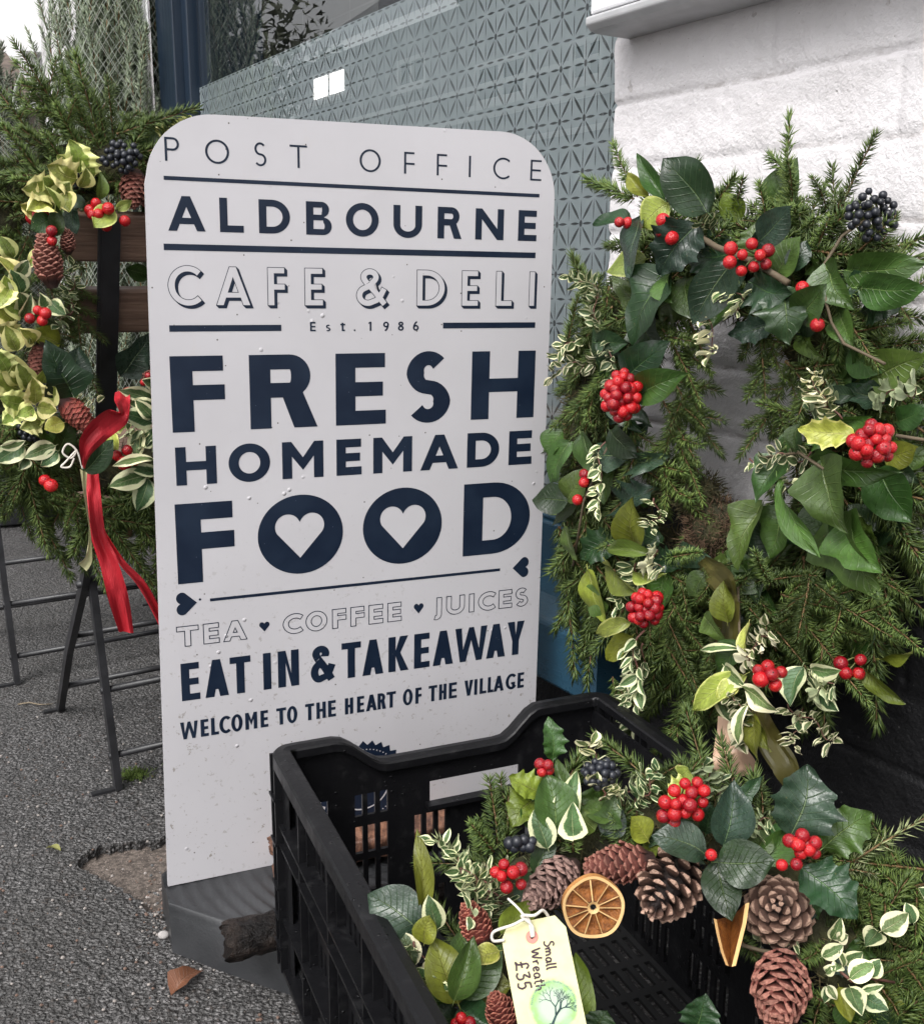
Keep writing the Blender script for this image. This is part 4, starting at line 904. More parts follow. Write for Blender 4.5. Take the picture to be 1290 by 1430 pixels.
# short sides (back and front)
for nm, n0, sg in (('back', 0.0, 1), ('front', CL, -1)):
    mb = Local(crate); us, kd = slit_grid(CW, [(0.045, 1), (0.083, 3), (0.150, 3), (0.285, 3), (0.335, 1)], 0.0085, 0.0055)
    hs = [0.168, 0.276]; us2 = sorted(set(us+hs)); vs = [0.0, 0.020, 0.058, 0.070, 0.108, 0.116, 0.148, 0.160, 0.185, 0.215]
    def solid(i, j, us2=us2):
        um = (us2[i]+us2[i+1])/2; vm = (vs[j]+vs[j+1])/2
        if 0.160 < vm < 0.185 and hs[0] < um < hs[1]: return False
        if 0.160 < vm < 0.185 and 0.083 < um < 0.13: pass
        elif j in (0, 2, 4, 6, 8) and not (0.160 < vm < 0.185): return True
        if 0.160 < vm < 0.185 and not (0.040 < um < 0.06 or 0.08 < um < 0.13 or 0.33 < um < 0.345): return True
        for k in range(len(us)-1):
            if us[k] < um < us[k+1]: return kd[k] == 's' or (vm > 0.19)
        return True
    panel(mb, us2, vs, solid, lambda u, v, d, n0=n0, sg=sg: cp(u, n0+sg*(0.004+d), v), 0.0035)
    N_ = 40
    for i in range(N_):
        s0, s1 = CW*i/N_, CW*(i+1)/N_
        P = [cp(s, n0+sg*d, z) for s in (s0, s1) for d in (0.004, 0.0076) for z in (0.215, CH-0.003+rim_dip(s))]
        mb.face([P[0], P[4], P[5], P[1]]); mb.face([P[2], P[3], P[7], P[6]])
    # ledges on outer face, lip under the hand hole
    for z_, d_ in ((0.064, 0.010), (0.112, 0.010), (0.012, 0.010)): mb.box(cp(0.02, n0, z_-0.002), S_H*(CW-0.04), N_H*(sg*0.0039), V((0, 0, 0.004)))
    mb.box(cp(hs[0]-0.006, n0+sg*0.0078, 0.157), S_H*(hs[1]-hs[0]+0.012), N_H*(sg*0.012), V((0, 0, 0.005)))
    mb.build('end_wall', M_crate, smooth=False)
# long sides
for s0, sg in ((0.0, 1), (CW, -1)):
    mb = Local(crate); posts = [0.0, 0.095, 0.195, 0.295, 0.395, 0.49, CL]; us = [0.0]; kd = []
    for k in range(6):
        a, b = posts[k]+0.020, posts[k+1]-0.016; n = 5; g = (b-a)/(n*2-1)
        us.append(a); kd.append('s')
        for i in range(2*n-1): us.append(us[-1]+g); kd.append('o' if i % 2 == 0 else 's')
    us.append(CL); kd.append('s'); vs = [0.0, 0.016, 0.060, 0.072, 0.098, 0.108, 0.135, 0.166, 0.208, 0.235]
    panel(mb, us, vs, lambda i, j: kd[i] == 's' or j in (0, 2, 4, 6, 8), lambda u, v, d, s0=s0, sg=sg: cp(s0+sg*(0.014+d), u, v), 0.003)
    for z_ in (0.064, 0.150, 0.172): mb.box(cp(s0-sg*0.001, 0.004, z_), S_H*(sg*0.0149), N_H*(CL-0.008), V((0, 0, 0.0030)))
    mb.box(cp(s0-sg*0.002, 0.004, 0.0), S_H*(sg*0.016), N_H*(CL-0.008), V((0, 0, 0.006)))
    for p_ in posts[1:-1]: mb.box(cp(s0+sg*0.0005, p_-0.003, 0.0062), S_H*(sg*0.0133), N_H*0.0035, V((0, 0, 0.238)))
    for p_ in posts[1:-1]: mb.box(cp(s0+sg*0.006, p_+0.007, 0.0063), S_H*(sg*0.0079), N_H*0.003, V((0, 0, 0.238)))
    # outer corner fins
    for n_ in (0.0, 0.016, CL-0.018, CL-0.002): mb.box(cp(s0-sg*0.004, n_-0.001, 0.003), S_H*(sg*0.019), N_H*0.003, V((0, 0, 0.243)))
    for z_ in (0.03, 0.064, 0.10, 0.15, 0.2): mb.box(cp(s0-sg*0.0055, 0.0185, z_+.0005), S_H*(sg*0.010), -N_H*0.022, V((0, 0, 0.0028)))
    mb.build('side_wall', M_crate, smooth=False)
# corner posts
for s0, sg in ((0, 1), (CW, -1)):
    for n0, tg in ((0, 1), (CL, -1)):
        mb = Local(crate)
        pts = [(0.004, 0.03), (0.004, 0.012), (0.012, 0.004), (0.03, 0.004)]
        for z0, z1 in ((0.004, CH-0.004),):
            A = [cp(s0+sg*a, n0+tg*b, z0) for a, b in pts]; B = [cp(s0+sg*a, n0+tg*b, z1) for a, b in pts]; mb.quad_strip(A, B)
            A2 = [cp(s0+sg*(a+.003), n0+tg*(b+.003), z0) for a, b in pts]; B2 = [cp(s0+sg*(a+.003), n0+tg*(b+.003), z1) for a, b in pts]; mb.quad_strip(A2, B2); mb.quad_strip([A[0], A2[0]], [B[0], B2[0]]); mb.quad_strip([A[3], A2[3]], [B[3], B2[3]])
        mb.build('corner_post', M_crate, smooth=False)
# rim: a rounded flange running round the top, dipping on the short sides
path = []
def arc_c(cs, cn, a0, a1): return [(cs+0.022*math.cos(R(a0+(a1-a0)*i/6)), cn+0.022*math.sin(R(a0+(a1-a0)*i/6))) for i in range(7)]
o = 0.004
path += [(s, -o) for s in np.linspace(0.022, CW-0.022, 36)] + arc_c(CW-0.022+o, 0.022-o, -90, 0)[1:] + [(CW+o, n) for n in np.linspace(0.03, CL-0.03, 26)] + arc_c(CW-0.022+o, CL-0.022+o, 0, 90) + [(s, CL+o) for s in np.linspace(CW-0.03, 0.03, 36)] + arc_c(0.022-o, CL-0.022+o, 90, 180) + [(-o, n) for n in np.linspace(CL-0.03, 0.03, 26)] + arc_c(0.022-o, 0.022-o, 180, 270)[:-1]
prof = [(0.0, -0.016), (0.0, -0.002), (0.002, 0.0), (0.010, 0.0012), (0.0175, 0.0), (0.019, -0.002), (0.019, -0.010)]
rings = []
Np = len(path)
for i, (s, n) in enumerate(path):
    a = path[i-1]; b = path[(i+1) % Np]; dx, dy = b[0]-a[0], b[1]-a[1]; l = math.hypot(dx, dy); nx, ny = -dy/l, dx/l
    short = n < 0.02 or n > CL-0.02; z = CH + (rim_dip(s) if short else 0)
    rings.append([cp(s+nx*d, n+ny*d, z+h_) for d, h_ in prof])
mb = Local(crate)
for k in range(len(prof)-1): mb.quad_strip([r[k] for r in rings], [r[k+1] for r in rings], 0, True)
mb.quad_strip([r[-1] for r in rings], [r[0] for r in rings], 0, True)
mb.build('rim', M_crate)
# lattice bottom
mb = Local(crate); us = [0.012]; 
while us[-1] < CW-0.02: us += [us[-1]+0.007, us[-1]+0.014]
us[-1] = CW-0.012; vs = [0.01]
while vs[-1] < CL-0.05: vs += [vs[-1]+0.010, vs[-1]+0.045]
vs.append(CL-0.01)
panel(mb, us, vs, lambda i, j: i % 2 == 0 or j % 2 == 0, lambda u, v, d: cp(u, v, 0.004+d), 0.004)
M_cf = simple('shaded_crate_plastic', (.005, .005, .0055), .6, var=.2); mb.build('lattice_floor', M_cf, smooth=False)  # darker copy of the crate plastic: shade inside the crate put into the colour

# ================================================================== LOGS
q = Mat('wet_bark', (0.05, 0.038, 0.03), 0.5); n = q.noise(30, 6, 0.7, stretch=(1, 1, 1)); q.color(q.mix(n.step(0.35, 0.7), (0.005, 0.004, 0.004), (0.030, 0.021, 0.017))); q.bump(q.noise(60, 6, 0.7), 0.008, 1.0); q.rough(q.noise(50, 3)*0.5+0.15); q.b.inputs['Specular IOR Level'].default_value = .22; M_bark = q.m
q = Mat('split_wood', (0.15, 0.07, 0.045), 0.6); q.color(q.mix(q.noise(35, 5, 0.65, stretch=(4, 1, 1)).step(0.3, 0.75), (0.055, 0.025, 0.018), (0.26, 0.125, 0.075))); q.bump(q.noise(80, 5), 0.003); M_wood_s = q.m
def log(a, b, r, label, flat=None, seed=0, endm=1, mats=None):
    a, b = V(a), V(b); root = thing('log', (a+b)/2, label, 'log', 'logs tucked round the crate'); mb = Local(root); d = (b-a).normalized(); x = d.orthogonal().normalized(); z = d.cross(x); n, mseg = 44, 40
    rings = []
    for j in range(mseg+1):
        c = a.lerp(b, j/mseg); ring = []
        for i in range(n):
            t = 2*math.pi*i/n; v = x*math.cos(t) + z*math.sin(t); k = r*(1 + 0.16*noise.noise(V((math.cos(t)*1.3+seed, math.sin(t)*1.3, j*0.12))) + 0.10*noise.noise(V((math.cos(t)*4+seed, math.sin(t)*4, j*0.5))))
            p = c + v*k
            if flat and v.dot(flat) > 0.35: p = p - flat*(k*(v.dot(flat)-0.35))
            if j in (0, mseg): p += d*(noise.noise(V((t*2, seed, j)))*0.014) - v*(.004*abs(noise.noise(V((t*3, seed+4, j)))))
            p += v*(r*.12*noise.noise(p*90))
            ring.append(p)
        rings.append(ring)
    for j in range(mseg): mb.quad_strip(rings[j], rings[j+1], 0, True)
    mb.face(rings[0][::-1], endm); mb.face(rings[-1], endm)
    return mb.build('bark', mats or [M_bark, M_wood_s])
log(snz(0.040, 0.165, 0.110), snz(0.33, 0.172, 0.116), 0.021, 'charred dark log end jutting out beside the left side of the crate', seed=2, endm=0)
log(snz(0.125, 0.028, 0.121), snz(0.38, 0.032, 0.121), 0.030, 'reddish split log lying against the foot of the white sign panel', flat=V((0, 0, 1)), seed=5, mats=[M_wood_s, M_wood_s])
log(snz(0.13, 0.60, 0.061), snz(0.45, 0.60, 0.061), 0.030, 'log on the ground under the near end of the crate', seed=9)

# ================================================================== RIGHT WREATH (against the wall)
RO = wp(0.80, 0.865, 0.63)
rw = thing('wreath', RO, 'large wreath of ivy, holly, spruce and red berries against the white painted brick wall', 'wreath', 'christmas wreaths'); rw.name = 'wreath'
W = Wreath(rw, RO, WN + V((0.10, -0.12, 0.0)), seed=3)
RC = W.P(1012, 600, 0); W.O = RC
W.moss(0.165, 0.034, M_moss, nfib=4200)
S = W.sprig; Lf = W.leaf
rg = random.Random(21)
# filler sprigs following the ring
FIL = []
for i in range(150):
    a = 2*math.pi*i/150 + rg.gauss(0, .05); r = rg.uniform(0.135, 0.225); o = rg.choice((-1, 1)) if 0.2 < (a % 6.28) < 2.9 else (1 if math.cos(a) < 0 else -1)
    d = (V((-math.sin(a), math.cos(a))) * o*rg.uniform(0.5, 1.0) + V((math.cos(a), math.sin(a)))*rg.uniform(0.2, 0.95)); d.normalize()
    L = rg.uniform(0.09, 0.15); Pb = W.ringpt(a, r, rg.uniform(0.02, 0.085)); Pt = Pb + (W.A*d.x + W.B*d.y)*L + W.N*rg.uniform(-0.01, 0.03) - V((0, 0, 0.035))
    if Pt.dot(-WN) > DW-0.02: Pt += WN*0.03
    if px(Pt)[0] < 785 or px(Pb)[0] < 785: Pt += (W.A*rg.uniform(.05, .09)) - V((0, 0, .03))
    if px(Pt)[0] < 772 or px(Pb)[0] < 778: continue
    FIL.append((Pb, Pt))
W.filler(FIL)
for b, t, k, hb, ht in [
 ((1115, 325), (1076, 163), 'branch', .06, .08), ((1162, 315), (1229, 188), 'branch', .05, .07), ((1152, 300), (1145, 243), 'single', .06, .08), ((890, 275), (851, 197), 'single', .06, .07),
 ((885, 278), (826, 248), 'short', .06, .07), ((1010, 330), (1042, 248), 'branch', .06, .08), ((1200, 385), (1256, 320), 'branch', .05, .06), ((1195, 350), (1240, 395), 'single', .05, .06),
 ((990, 470), (900, 460), 'branch', .08, .09), ((935, 440), (845, 525), 'branch', .08, .10), ((955, 480), (985, 605), 'branch', .08, .10), ((925, 560), (978, 648), 'branch', .09, .11),
 ((880, 590), (905, 725), 'branch', .09, .11), ((845, 525), (773, 602), 'branch', .07, .08), ((905, 480), (880, 600), 'branch', .08, .10), ((950, 560), (935, 700), 'branch', .08, .11), ((870, 480), (820, 560), 'branch', .07, .09),
 ((1085, 555), (1038, 642), 'branch', .08, .10), ((1105, 515), (1048, 600), 'branch', .08, .10), ((1150, 480), (1100, 625), 'branch', .08, .11), ((1150, 400), (1232, 512), 'branch', .10, .12),
 ((1080, 430), (1010, 480), 'branch', .08, .09), ((1060, 460), (1075, 560), 'branch', .08, .1), ((1130, 560), (1200, 575), 'branch', .08, .1), ((1215, 570), (1300, 602), 'branch', .08, .09), ((1190, 520), (1255, 560), 'branch', .07, .09),
 ((840, 735), (783, 882), 'branch', .07, .08), ((825, 755), (770, 812), 'single', .06, .07), ((925, 780), (985, 772), 'single', .10, .12), ((930, 800), (997, 838), 'branch', .10, .12), ((930, 820), (962, 915), 'branch', .10, .12),
 ((925, 850), (978, 965), 'branch', .09, .11), ((952, 1005), (888, 1088), 'branch', .09, .12), ((855, 945), (866, 1044), 'branch', .08, .1), ((930, 900), (985, 990), 'branch', .09, .11), ((905, 740), (840, 770), 'branch', .09, .11),
 ((1075, 815), (1050, 775), 'short', .12, .15), ((1055, 812), (1148, 805), 'branch', .10, .12), ((1130, 800), (1118, 895), 'branch', .12, .15), ((1150, 828), (1228, 893), 'branch', .11, .14), ((1200, 838), (1296, 905), 'branch', .10, .13),
 ((1120, 868), (1217, 983), 'branch', .10, .13), ((1235, 760), (1296, 778), 'single', .08, .09), ((1075, 870), (1135, 935), 'branch', .10, .12), ((1060, 830), (1040, 905), 'branch', .1, .12), ((1090, 830), (1180, 870), 'branch', .11, .13), ((1160, 860), (1170, 950), 'branch', .09, .11), ((1020, 830), (1075, 870), 'branch', .10, .13),
 ((930, 330), (985, 420), 'branch', .05, .06), ((1060, 300), (1120, 400), 'branch', .05, .07), ((1120, 330), (1180, 440), 'branch', .05, .07), ((1090, 330), (1100, 230), 'branch', .04, .05)]:
    S(b, t, k, hb, ht)
for b, t, hb, ht in [((850, 400), (838, 490), .08, .09), ((825, 450), (800, 545), .07, .08), ((860, 500), (850, 610), .08, .09), ((820, 540), (805, 650), .07, .08), ((845, 620), (835, 730), .08, .09), ((870, 660), (880, 770), .09, .10), ((800, 640), (795, 740), .06, .07), ((900, 380), (870, 460), .07, .08), ((840, 700), (812, 800), .07, .08), ((880, 740), (905, 840), .09, .10), ((1110, 640), (1120, 740), .06, .08), ((1180, 600), (1260, 700), .06, .07), ((1200, 700), (1285, 760), .06, .07), ((985, 380), (940, 470), .07, .08), ((1120, 400), (1090, 500), .07, .08), ((1200, 460), (1280, 540), .06, .07), ((890, 420), (895, 520), .07, .08), ((960, 700), (1000, 800), .07, .08), ((1000, 760), (1060, 850), .08, .10), ((905, 330), (850, 400), .06, .07), ((1000, 330), (950, 260), .05, .06), ((1160, 420), (1240, 470), .06, .08), ((925, 460), (985, 560), .10, .11), ((935, 520), (988, 640), .10, .11), ((955, 430), (1000, 520), .09, .1), ((935, 600), (988, 700), .10, .11), ((915, 640), (965, 745), .1, .11), ((945, 560), (990, 600), .1, .11), ((1080, 480), (1048, 560), .08, .09), ((1120, 560), (1062, 610), .09, .1), ((1105, 590), (1080, 690), .08, .1), ((1080, 365), (1058, 258), .06, .07), ((1120, 355), (1132, 255), .06, .07), ((1150, 365), (1182, 268), .06, .07), ((1180, 375), (1218, 285), .05, .06), ((1100, 365), (1088, 240), .06, .07), ((1215, 385), (1276, 335), .05, .06), ((1030, 350), (1002, 268), .05, .06), ((970, 335), (1012, 255), .05, .06), ((1130, 380), (1160, 300), .07, .08), ((1060, 370), (1110, 290), .07, .08), ((1230, 430), (1292, 400), .05, .06), ((1240, 620), (1296, 690), .07, .08), ((1180, 780), (1270, 830), .08, .09), ((840, 560), (790, 610), .07, .08)]:
    S(b, t, 'branch', hb, ht)
for a in [
 ((988, 297), (926, 221), 62, 'oval', 'dark', .12, .13, .1), ((928, 280), (887, 213), 22, 'lance', 'ivy', .09, .1, .3), ((882, 308), (825, 309), 22, 'oval', 'dark', .09, .1, .8), ((905, 275), (872, 240), 18, 'lance', 'olive', .08, .09, .2), ((932, 284), (893, 317), 42, 'oval', 'lime', .12, .13, -.1),
 ((893, 300), (876, 388), 55, 'oval', 'grey', .12, .13, .5), ((902, 362), (846, 380), 34, 'oval', 'lime', .10, .11, .4), ((975, 312), (918, 384), 58, 'holly', 'grey', .12, .14, -.4), ((918, 388), (868, 475), 80, 'ivy', 'dark', .12, .14, .2),
 ((932, 380), (934, 422), 36, 'oval', 'mid', .12, .14, .2), ((957, 385), (962, 442), 44, 'oval', 'ivy', .11, .13, -.2), ((1058, 338), (1104, 288), 38, 'oval', 'grey', .12, .13, .2), ((1022, 366), (966, 452), 44, 'oval', 'grey', .13, .14, -.6),
 ((1048, 395), (1100, 412), 46, 'holly', 'dark', .13, .14, .1), ((1090, 398), (1096, 474), 62, 'holly', 'dark', .13, .15, -.3), ((1112, 446), (1150, 398), 44, 'oval', 'ivy', .13, .14, .2), ((1175, 378), (1281, 372), 46, 'oval', 'ivy', .10, .11, .2), ((1195, 402), (1291, 404), 42, 'oval', 'ivy', .11, .12, .3),
 ((1155, 378), (1186, 432), 44, 'ivy', 'ivy', .11, .12, 0), ((1172, 440), (1190, 486), 40, 'heart', 'mid', .11, .13, .1), ((1200, 436), (1252, 418), 46, 'holly', 'dark', .09, .10, -.3), ((1228, 525), (1296, 498), 58, 'heart', 'mid', .10, .11, .1), ((1185, 488), (1222, 522), 40, 'oval', 'ivy', .10, .11, .2), ((1075, 300), (1108, 220), 40, 'lance', 'mid', .05, .05, .3), ((1030, 310), (1010, 268), 30, 'oval', 'olive', .07, .08, .3),
 ((868, 535), (925, 482), 48, 'oval', 'dark', .12, .13, .2), ((889, 552), (953, 524), 42, 'oval', 'ivy', .13, .14, .1), ((1192, 606), (1113, 598), 36, 'holly', 'lime', .14, .15, .1),
 ((1148, 655), (1178, 745), 76, 'ivy', 'mid', .14, .16, .1), ((1148, 652), (1246, 668), 48, 'ivy', 'ivy', .13, .14, .3), ((1185, 735), (1222, 800), 70, 'ivy', 'mid', .13, .15, .1), ((1165, 742), (1222, 838), 84, 'ivy', 'ivy', .12, .14, .2), ((1222, 655), (1264, 730), 66, 'oval', 'ivy', .11, .12, .1), ((1160, 690), (1150, 780), 50, 'oval', 'ivy', .11, .12, .2),
 ((1088, 645), (1052, 702), 46, 'ivy', 'ivy', .12, .14, .2), ((1085, 668), (1120, 778), 32, 'lance', 'mid', .13, .16, .3), ((1057, 714), (1022, 794), 46, 'ivy', 'mid', .12, .14, .2), ((1092, 718), (1072, 780), 62, 'ivy', 'ivy', .11, .12, .1), ((1100, 600), (1110, 640), 40, 'oval', 'ivy', .11, .12, .1), ((1115, 590), (1104, 630), 24, 'lance', 'ivy', .13, .14, .4), ((1250, 590), (1290, 570), 30, 'oval', 'ivy', .11, .12, 0), ((1232, 640), (1280, 625), 34, 'oval', 'olive', .1, .11, 0),
 ((793, 700), (743, 698), 38, 'oval', 'dark', .10, .11, .3), ((795, 615), (760, 672), 40, 'oval', 'ivy', .09, .10, .3), ((810, 605), (832, 660), 46, 'oval', 'ivy', .11, .12, .2), ((785, 600), (765, 640), 34, 'oval', 'mid', .08, .09, .1), ((790, 700), (812, 655), 36, 'oval', 'mid', .1, .1, .1), ((788, 735), (803, 782), 26, 'oval', 'mid', .10, .11, .3), ((812, 690), (770, 735), 24, 'oval', 'ivy', .08, .08, .2), ((850, 600), (880, 640), 40, 'oval', 'dark', .11, .12, .1),
 ((885, 766), (879, 698), 42, 'oval', 'olive', .11, .13, .2), ((910, 772), (838, 764), 20, 'lance', 'mid', .13, .14, .4), ((845, 783), (890, 832), 26, 'lance', 'olive', .13, .15, .3), ((820, 795), (842, 868), 44, 'oval', 'olive', .11, .12, .2), ((815, 830), (850, 845), 40, 'oval', 'mid', .11, .12, .1), ((878, 868), (826, 884), 22, 'oval', 'lime', .14, .15, .3), ((882, 888), (843, 922), 30, 'oval', 'olive', .12, .13, .2), ((880, 800), (920, 806), 18, 'lance', 'lime', .13, .14, .2),
 ((1038, 943), (958, 992), 34, 'oval', 'lime', .16, .18, .2), ((1030, 952), (1000, 975), 24, 'oval', 'lime', .16, .18, .1), ((1036, 958), (1088, 994), 28, 'oval', 'cream', .17, .18, .1), ((1022, 1000), (1034, 1052), 26, 'oval', 'cream', .16, .18, .2), ((1010, 930), (1036, 960), 28, 'oval', 'cream', .16, .17, 0), ((1120, 930), (1100, 985), 34, 'oval', 'var', .15, .17, .1), ((1138, 950), (1160, 993), 32, 'oval', 'var', .15, .17, .2), ((1130, 935), (1172, 938), 24, 'oval', 'cream', .15, .16, .3), ((1050, 995), (1058, 1062), 30, 'oval', 'olive', .17, .19, .2), ((1118, 995), (1112, 1020), 20, 'oval', 'var', .14, .15, .1),
 ((1205, 934), (1257, 986), 26, 'oval', 'olive', .11, .12, .2), ((1175, 900), (1222, 880), 40, 'oval', 'ivy', .07, .08, .2), ((1045, 870), (1038, 920), 12, 'lance', 'lime', .15, .16, .5), ((1030, 905), (972, 905), 10, 'lance', 'cream', .15, .16, .5), ((1225, 920), (1275, 908), 12, 'lance', 'olive', .1, .11, .7)]:
    Lf(a[0], a[1], a[2], a[3], a[4], a[5], a[6], a[7])
for i in range(84):
    a = rg.uniform(0, 6.283); Pq = W.ringpt(a, rg.uniform(.13, .215), 0); x0, y0 = px(Pq); an = rg.uniform(0, 6.28); L_ = rg.uniform(38, 70)
    x1, y1 = x0+L_*math.cos(an), y0+L_*math.sin(an)
    if min(x0, x1) < 785 or math.hypot(x1-1012, (y1-600)) < 60: continue
    Lf((x0, y0), (x1, y1), L_*rg.uniform(.45, .75), rg.choice(['oval', 'ivy', 'holly', 'heart']), rg.choice(['dark', 'ivy', 'grey', 'dark', 'mid']), rg.uniform(.075, .105), rg.uniform(.08, .12))
for b, t, mt, st, hb, ht in [((900, 880), (878, 1022), 'cream', 'pair', .11, .13), ((905, 900), (868, 985), 'var', 'pair', .10, .12), ((845, 420), (792, 380), 'var', 'pair', .08, .10), ((850, 470), (815, 385), 'cream', 'pair', .08, .10), ((850, 500), (765, 520), 'cream', 'pair', .08, .10), ((830, 460), (770, 505), 'var', 'pair', .08, .09), ((848, 615), (828, 715), 'cream', 'pair', .11, .13), ((895, 790), (860, 850), 'var', 'whorl', .12, .14), ((905, 765), (925, 800), 'cream', 'whorl', .12, .14), ((1000, 430), (985, 498), 'cream', 'whorl', .11, .14), ((1020, 400), (1035, 445), 'cream', 'whorl', .12, .13),
 ((1165, 590), (1138, 515), 'cream', 'whorl', .13, .15), ((1165, 560), (1130, 570), 'var', 'whorl', .12, .14), ((1045, 915), (1085, 870), 'cream', 'pair', .14, .16), ((1030, 930), (1068, 900), 'cream', 'pair', .15, .17), ((1120, 990), (1160, 1040), 'cream', 'pair', .14, .16), ((1110, 985), (1108, 1050), 'cream', 'pair', .14, .16), ((1125, 955), (1170, 960), 'var', 'whorl', .14, .16), ((1030, 960), (1040, 1040), 'cream', 'pair', .16, .18), ((1055, 640), (1110, 690), 'cream', 'pair', .1, .12), ((1130, 635), (1060, 645), 'var', 'pair', .12, .13), ((1235, 560), (1275, 540), 'var', 'whorl', .1, .12), ((920, 700), (905, 745), 'var', 'pair', .11, .13), ((1000, 335), (975, 300), 'var', 'whorl', .1, .11), ((860, 470), (850, 560), 'var', 'pair', .09, .11)]:
    W.vsprig(b, t, mt, st, hb, ht)
BR = W.berries
BR((868, 551), 29, 38, 27, 9.2, .15, ang=.15); BR((1042, 358), 37, 30, 9, 9.5, .15); BR((930, 322), 22, 22, 4, 9.5, .14); BR((872, 310), 14, 8, 2, 9, .12); BR((1217, 619), 33, 33, 18, 10.5, .17); BR((901, 849), 27, 28, 20, 9.5, .17)
BR((1073, 944), 26, 22, 6, 11, .17); BR((1190, 930), 26, 18, 4, 10, .12); BR((815, 668), 10, 12, 2, 8.5, .12); BR((806, 698), 6, 6, 1, 8, .12); BR((1140, 453), 9, 8, 1, 10, .14); BR((1118, 402), 8, 8, 1, 9, .14)
BR((1218, 300), 34, 34, 34, 5.5, .09, bl=True)
# woody twigs
P = W.P; M_wtw = simple('woody_twig', (0.10, 0.075, 0.045), .75, bump=.001)
for pts, r in [([(925, 300, .10), (960, 320, .11), (1000, 345, .12), (1045, 362, .13), (1100, 395, .14)], .0032), ([(1148, 402, .11), (1150, 370, .1), (1175, 330, .08), (1215, 300, .07)], .0016), ([(1148, 402, .12), (1160, 450, .12), (1178, 480, .13), (1235, 508, .14)], .0014), ([(800, 790, .1), (815, 700, .1), (850, 620, .1)], .0016), ([(1150, 655, .14), (1115, 632, .13), (1060, 640, .12)], .0015), ([(905, 560, .08), (890, 575, .14)], .0015), ([(1250, 608, .13), (1300, 616, .12)], .0016), ([(1050, 1000, .14), (1040, 945, .15), (1032, 880, .14), (1030, 820, .12)], .0013)]:
    mb = Local(rw); mb.tube([P(*p) for p in pts], r, 6); mb.build('twig', M_wtw)
# mossy lump at the foot of the opening
mb = Local(rw); rm = random.Random(12)
for cx_, cy_, r_ in ((975, 695, .030), (1000, 735, .034), (940, 670, .026), (985, 762, .026), (1025, 745, .022)):
    C0 = W.P(cx_, cy_, .075); mb.ball(C0, r_*.75, 18, 12, 0)
    for k in range(900):
        v = V((rm.gauss(0, 1), rm.gauss(0, 1), rm.gauss(0, 1))).normalized(); add_needle(mb, C0 + v*r_*rm.uniform(.6, .9), (v + V((rm.gauss(0, .8), rm.gauss(0, .8), rm.gauss(0, .8)))).normalized(), rm.uniform(.006, .018), .0006, 1 if cy_ < 720 else 2)
mb.build('moss_lump', [M_moss, M_mossfib, needle_mat('brown_moss_fibre', (.07, .04, .02), (.17, .10, .055), .9)])['kind'] = 'stuff'
# olive ribbon bow and tails
def ribbon_strip(Wr, name, rows, mat, seg=6):
    mb = Local(Wr.root); A, B = [], []
    L = [Wr.P(*r[0]) for r in rows]; Rr = [Wr.P(*r[1]) for r in rows]
    def cr(P_, k, t):
        p0, p1, p2, p3 = P_[max(0, k-1)], P_[k], P_[k+1], P_[min(len(P_)-1, k+2)]
        return 0.5*((2*p1) + (p2-p0)*t + (2*p0-5*p1+4*p2-p3)*t*t + (3*p1-p0-3*p2+p3)*t**3)
    ring = []
    for k in range(len(L)-1):
        for i in range(seg+(1 if k == len(L)-2 else 0)):
            t = i/seg; a, b = cr(L, k, t), cr(Rr, k, t); ring.append([a.lerp(b, u/8) + Wr.N*(0.0022*math.sin(2.2*math.pi*u/8 + .5*k) + .0012*math.sin(5*u+ k*2.1)) for u in range(9)])
    for u in range(8): mb.quad_strip([r[u] for r in ring], [r[u+1] for r in ring])
    return mb.build(name, mat)
M_rib_o = simple('olive_satin_ribbon', (0.085, 0.075, 0.018), 0.42, var=.25, scale=15); M_rib_t = simple('peach_satin_ribbon', (0.50, 0.33, 0.23), 0.4, var=.15, scale=20)
ribbon_strip(W, 'ribbon', [((972, 790, .10), (985, 775, .13)), ((985, 812, .12), (1008, 786, .15)), ((1000, 828, .13), (1026, 806, .155)), ((1003, 836, .12), (1030, 828, .14)), ((992, 850, .13), (1032, 842, .14)), ((990, 885, .12), (1030, 885, .135)), ((992, 925, .12), (1022, 925, .125))], M_rib_o)
ribbon_strip(W, 'ribbon', [((1002, 1000, .13), (1024, 1000, .13)), ((1000, 1030, .15), (1030, 1022, .14)), ((996, 1062, .175), (1044, 1044, .15)), ((998, 1086, .17), (1058, 1066, .14)), ((1008, 1092, .16), (1050, 1080, .14))], M_rib_t)
ribbon_strip(W, 'ribbon', [((1048, 975, .13), (1068, 965, .13)), ((1052, 1010, .14), (1076, 1000, .15)), ((1060, 1045, .15), (1094, 1030, .135)), ((1082, 1080, .15), (1112, 1056, .13)), ((1094, 1096, .14), (1120, 1080, .13))], M_rib_o)
for a in [((985, 800), (958, 832), 34, 'oval', 'ivy', .12, .13, .2), ((1015, 870), (1008, 812), 30, 'oval', 'olive', .145, .15, .2), ((985, 865), (1012, 900), 30, 'ivy', 'mid', .14, .15, .1), ((1028, 905), (1000, 950), 34, 'ivy', 'ivy', .145, .15, .2), ((1040, 985), (1022, 1040), 20, 'lance', 'cream', .18, .19, .2), ((1052, 1000), (1078, 1050), 22, 'lance', 'olive', .17, .18, .2), ((1000, 960), (1015, 1010), 22, 'oval', 'var', .16, .17, .2)]: Lf(*a)
for b, t, hb, ht in [((985, 790), (1010, 850), .12, .14), ((1020, 850), (985, 930), .11, .13), ((1040, 870), (1060, 960), .10, .12)]: S(b, t, 'branch', hb, ht)

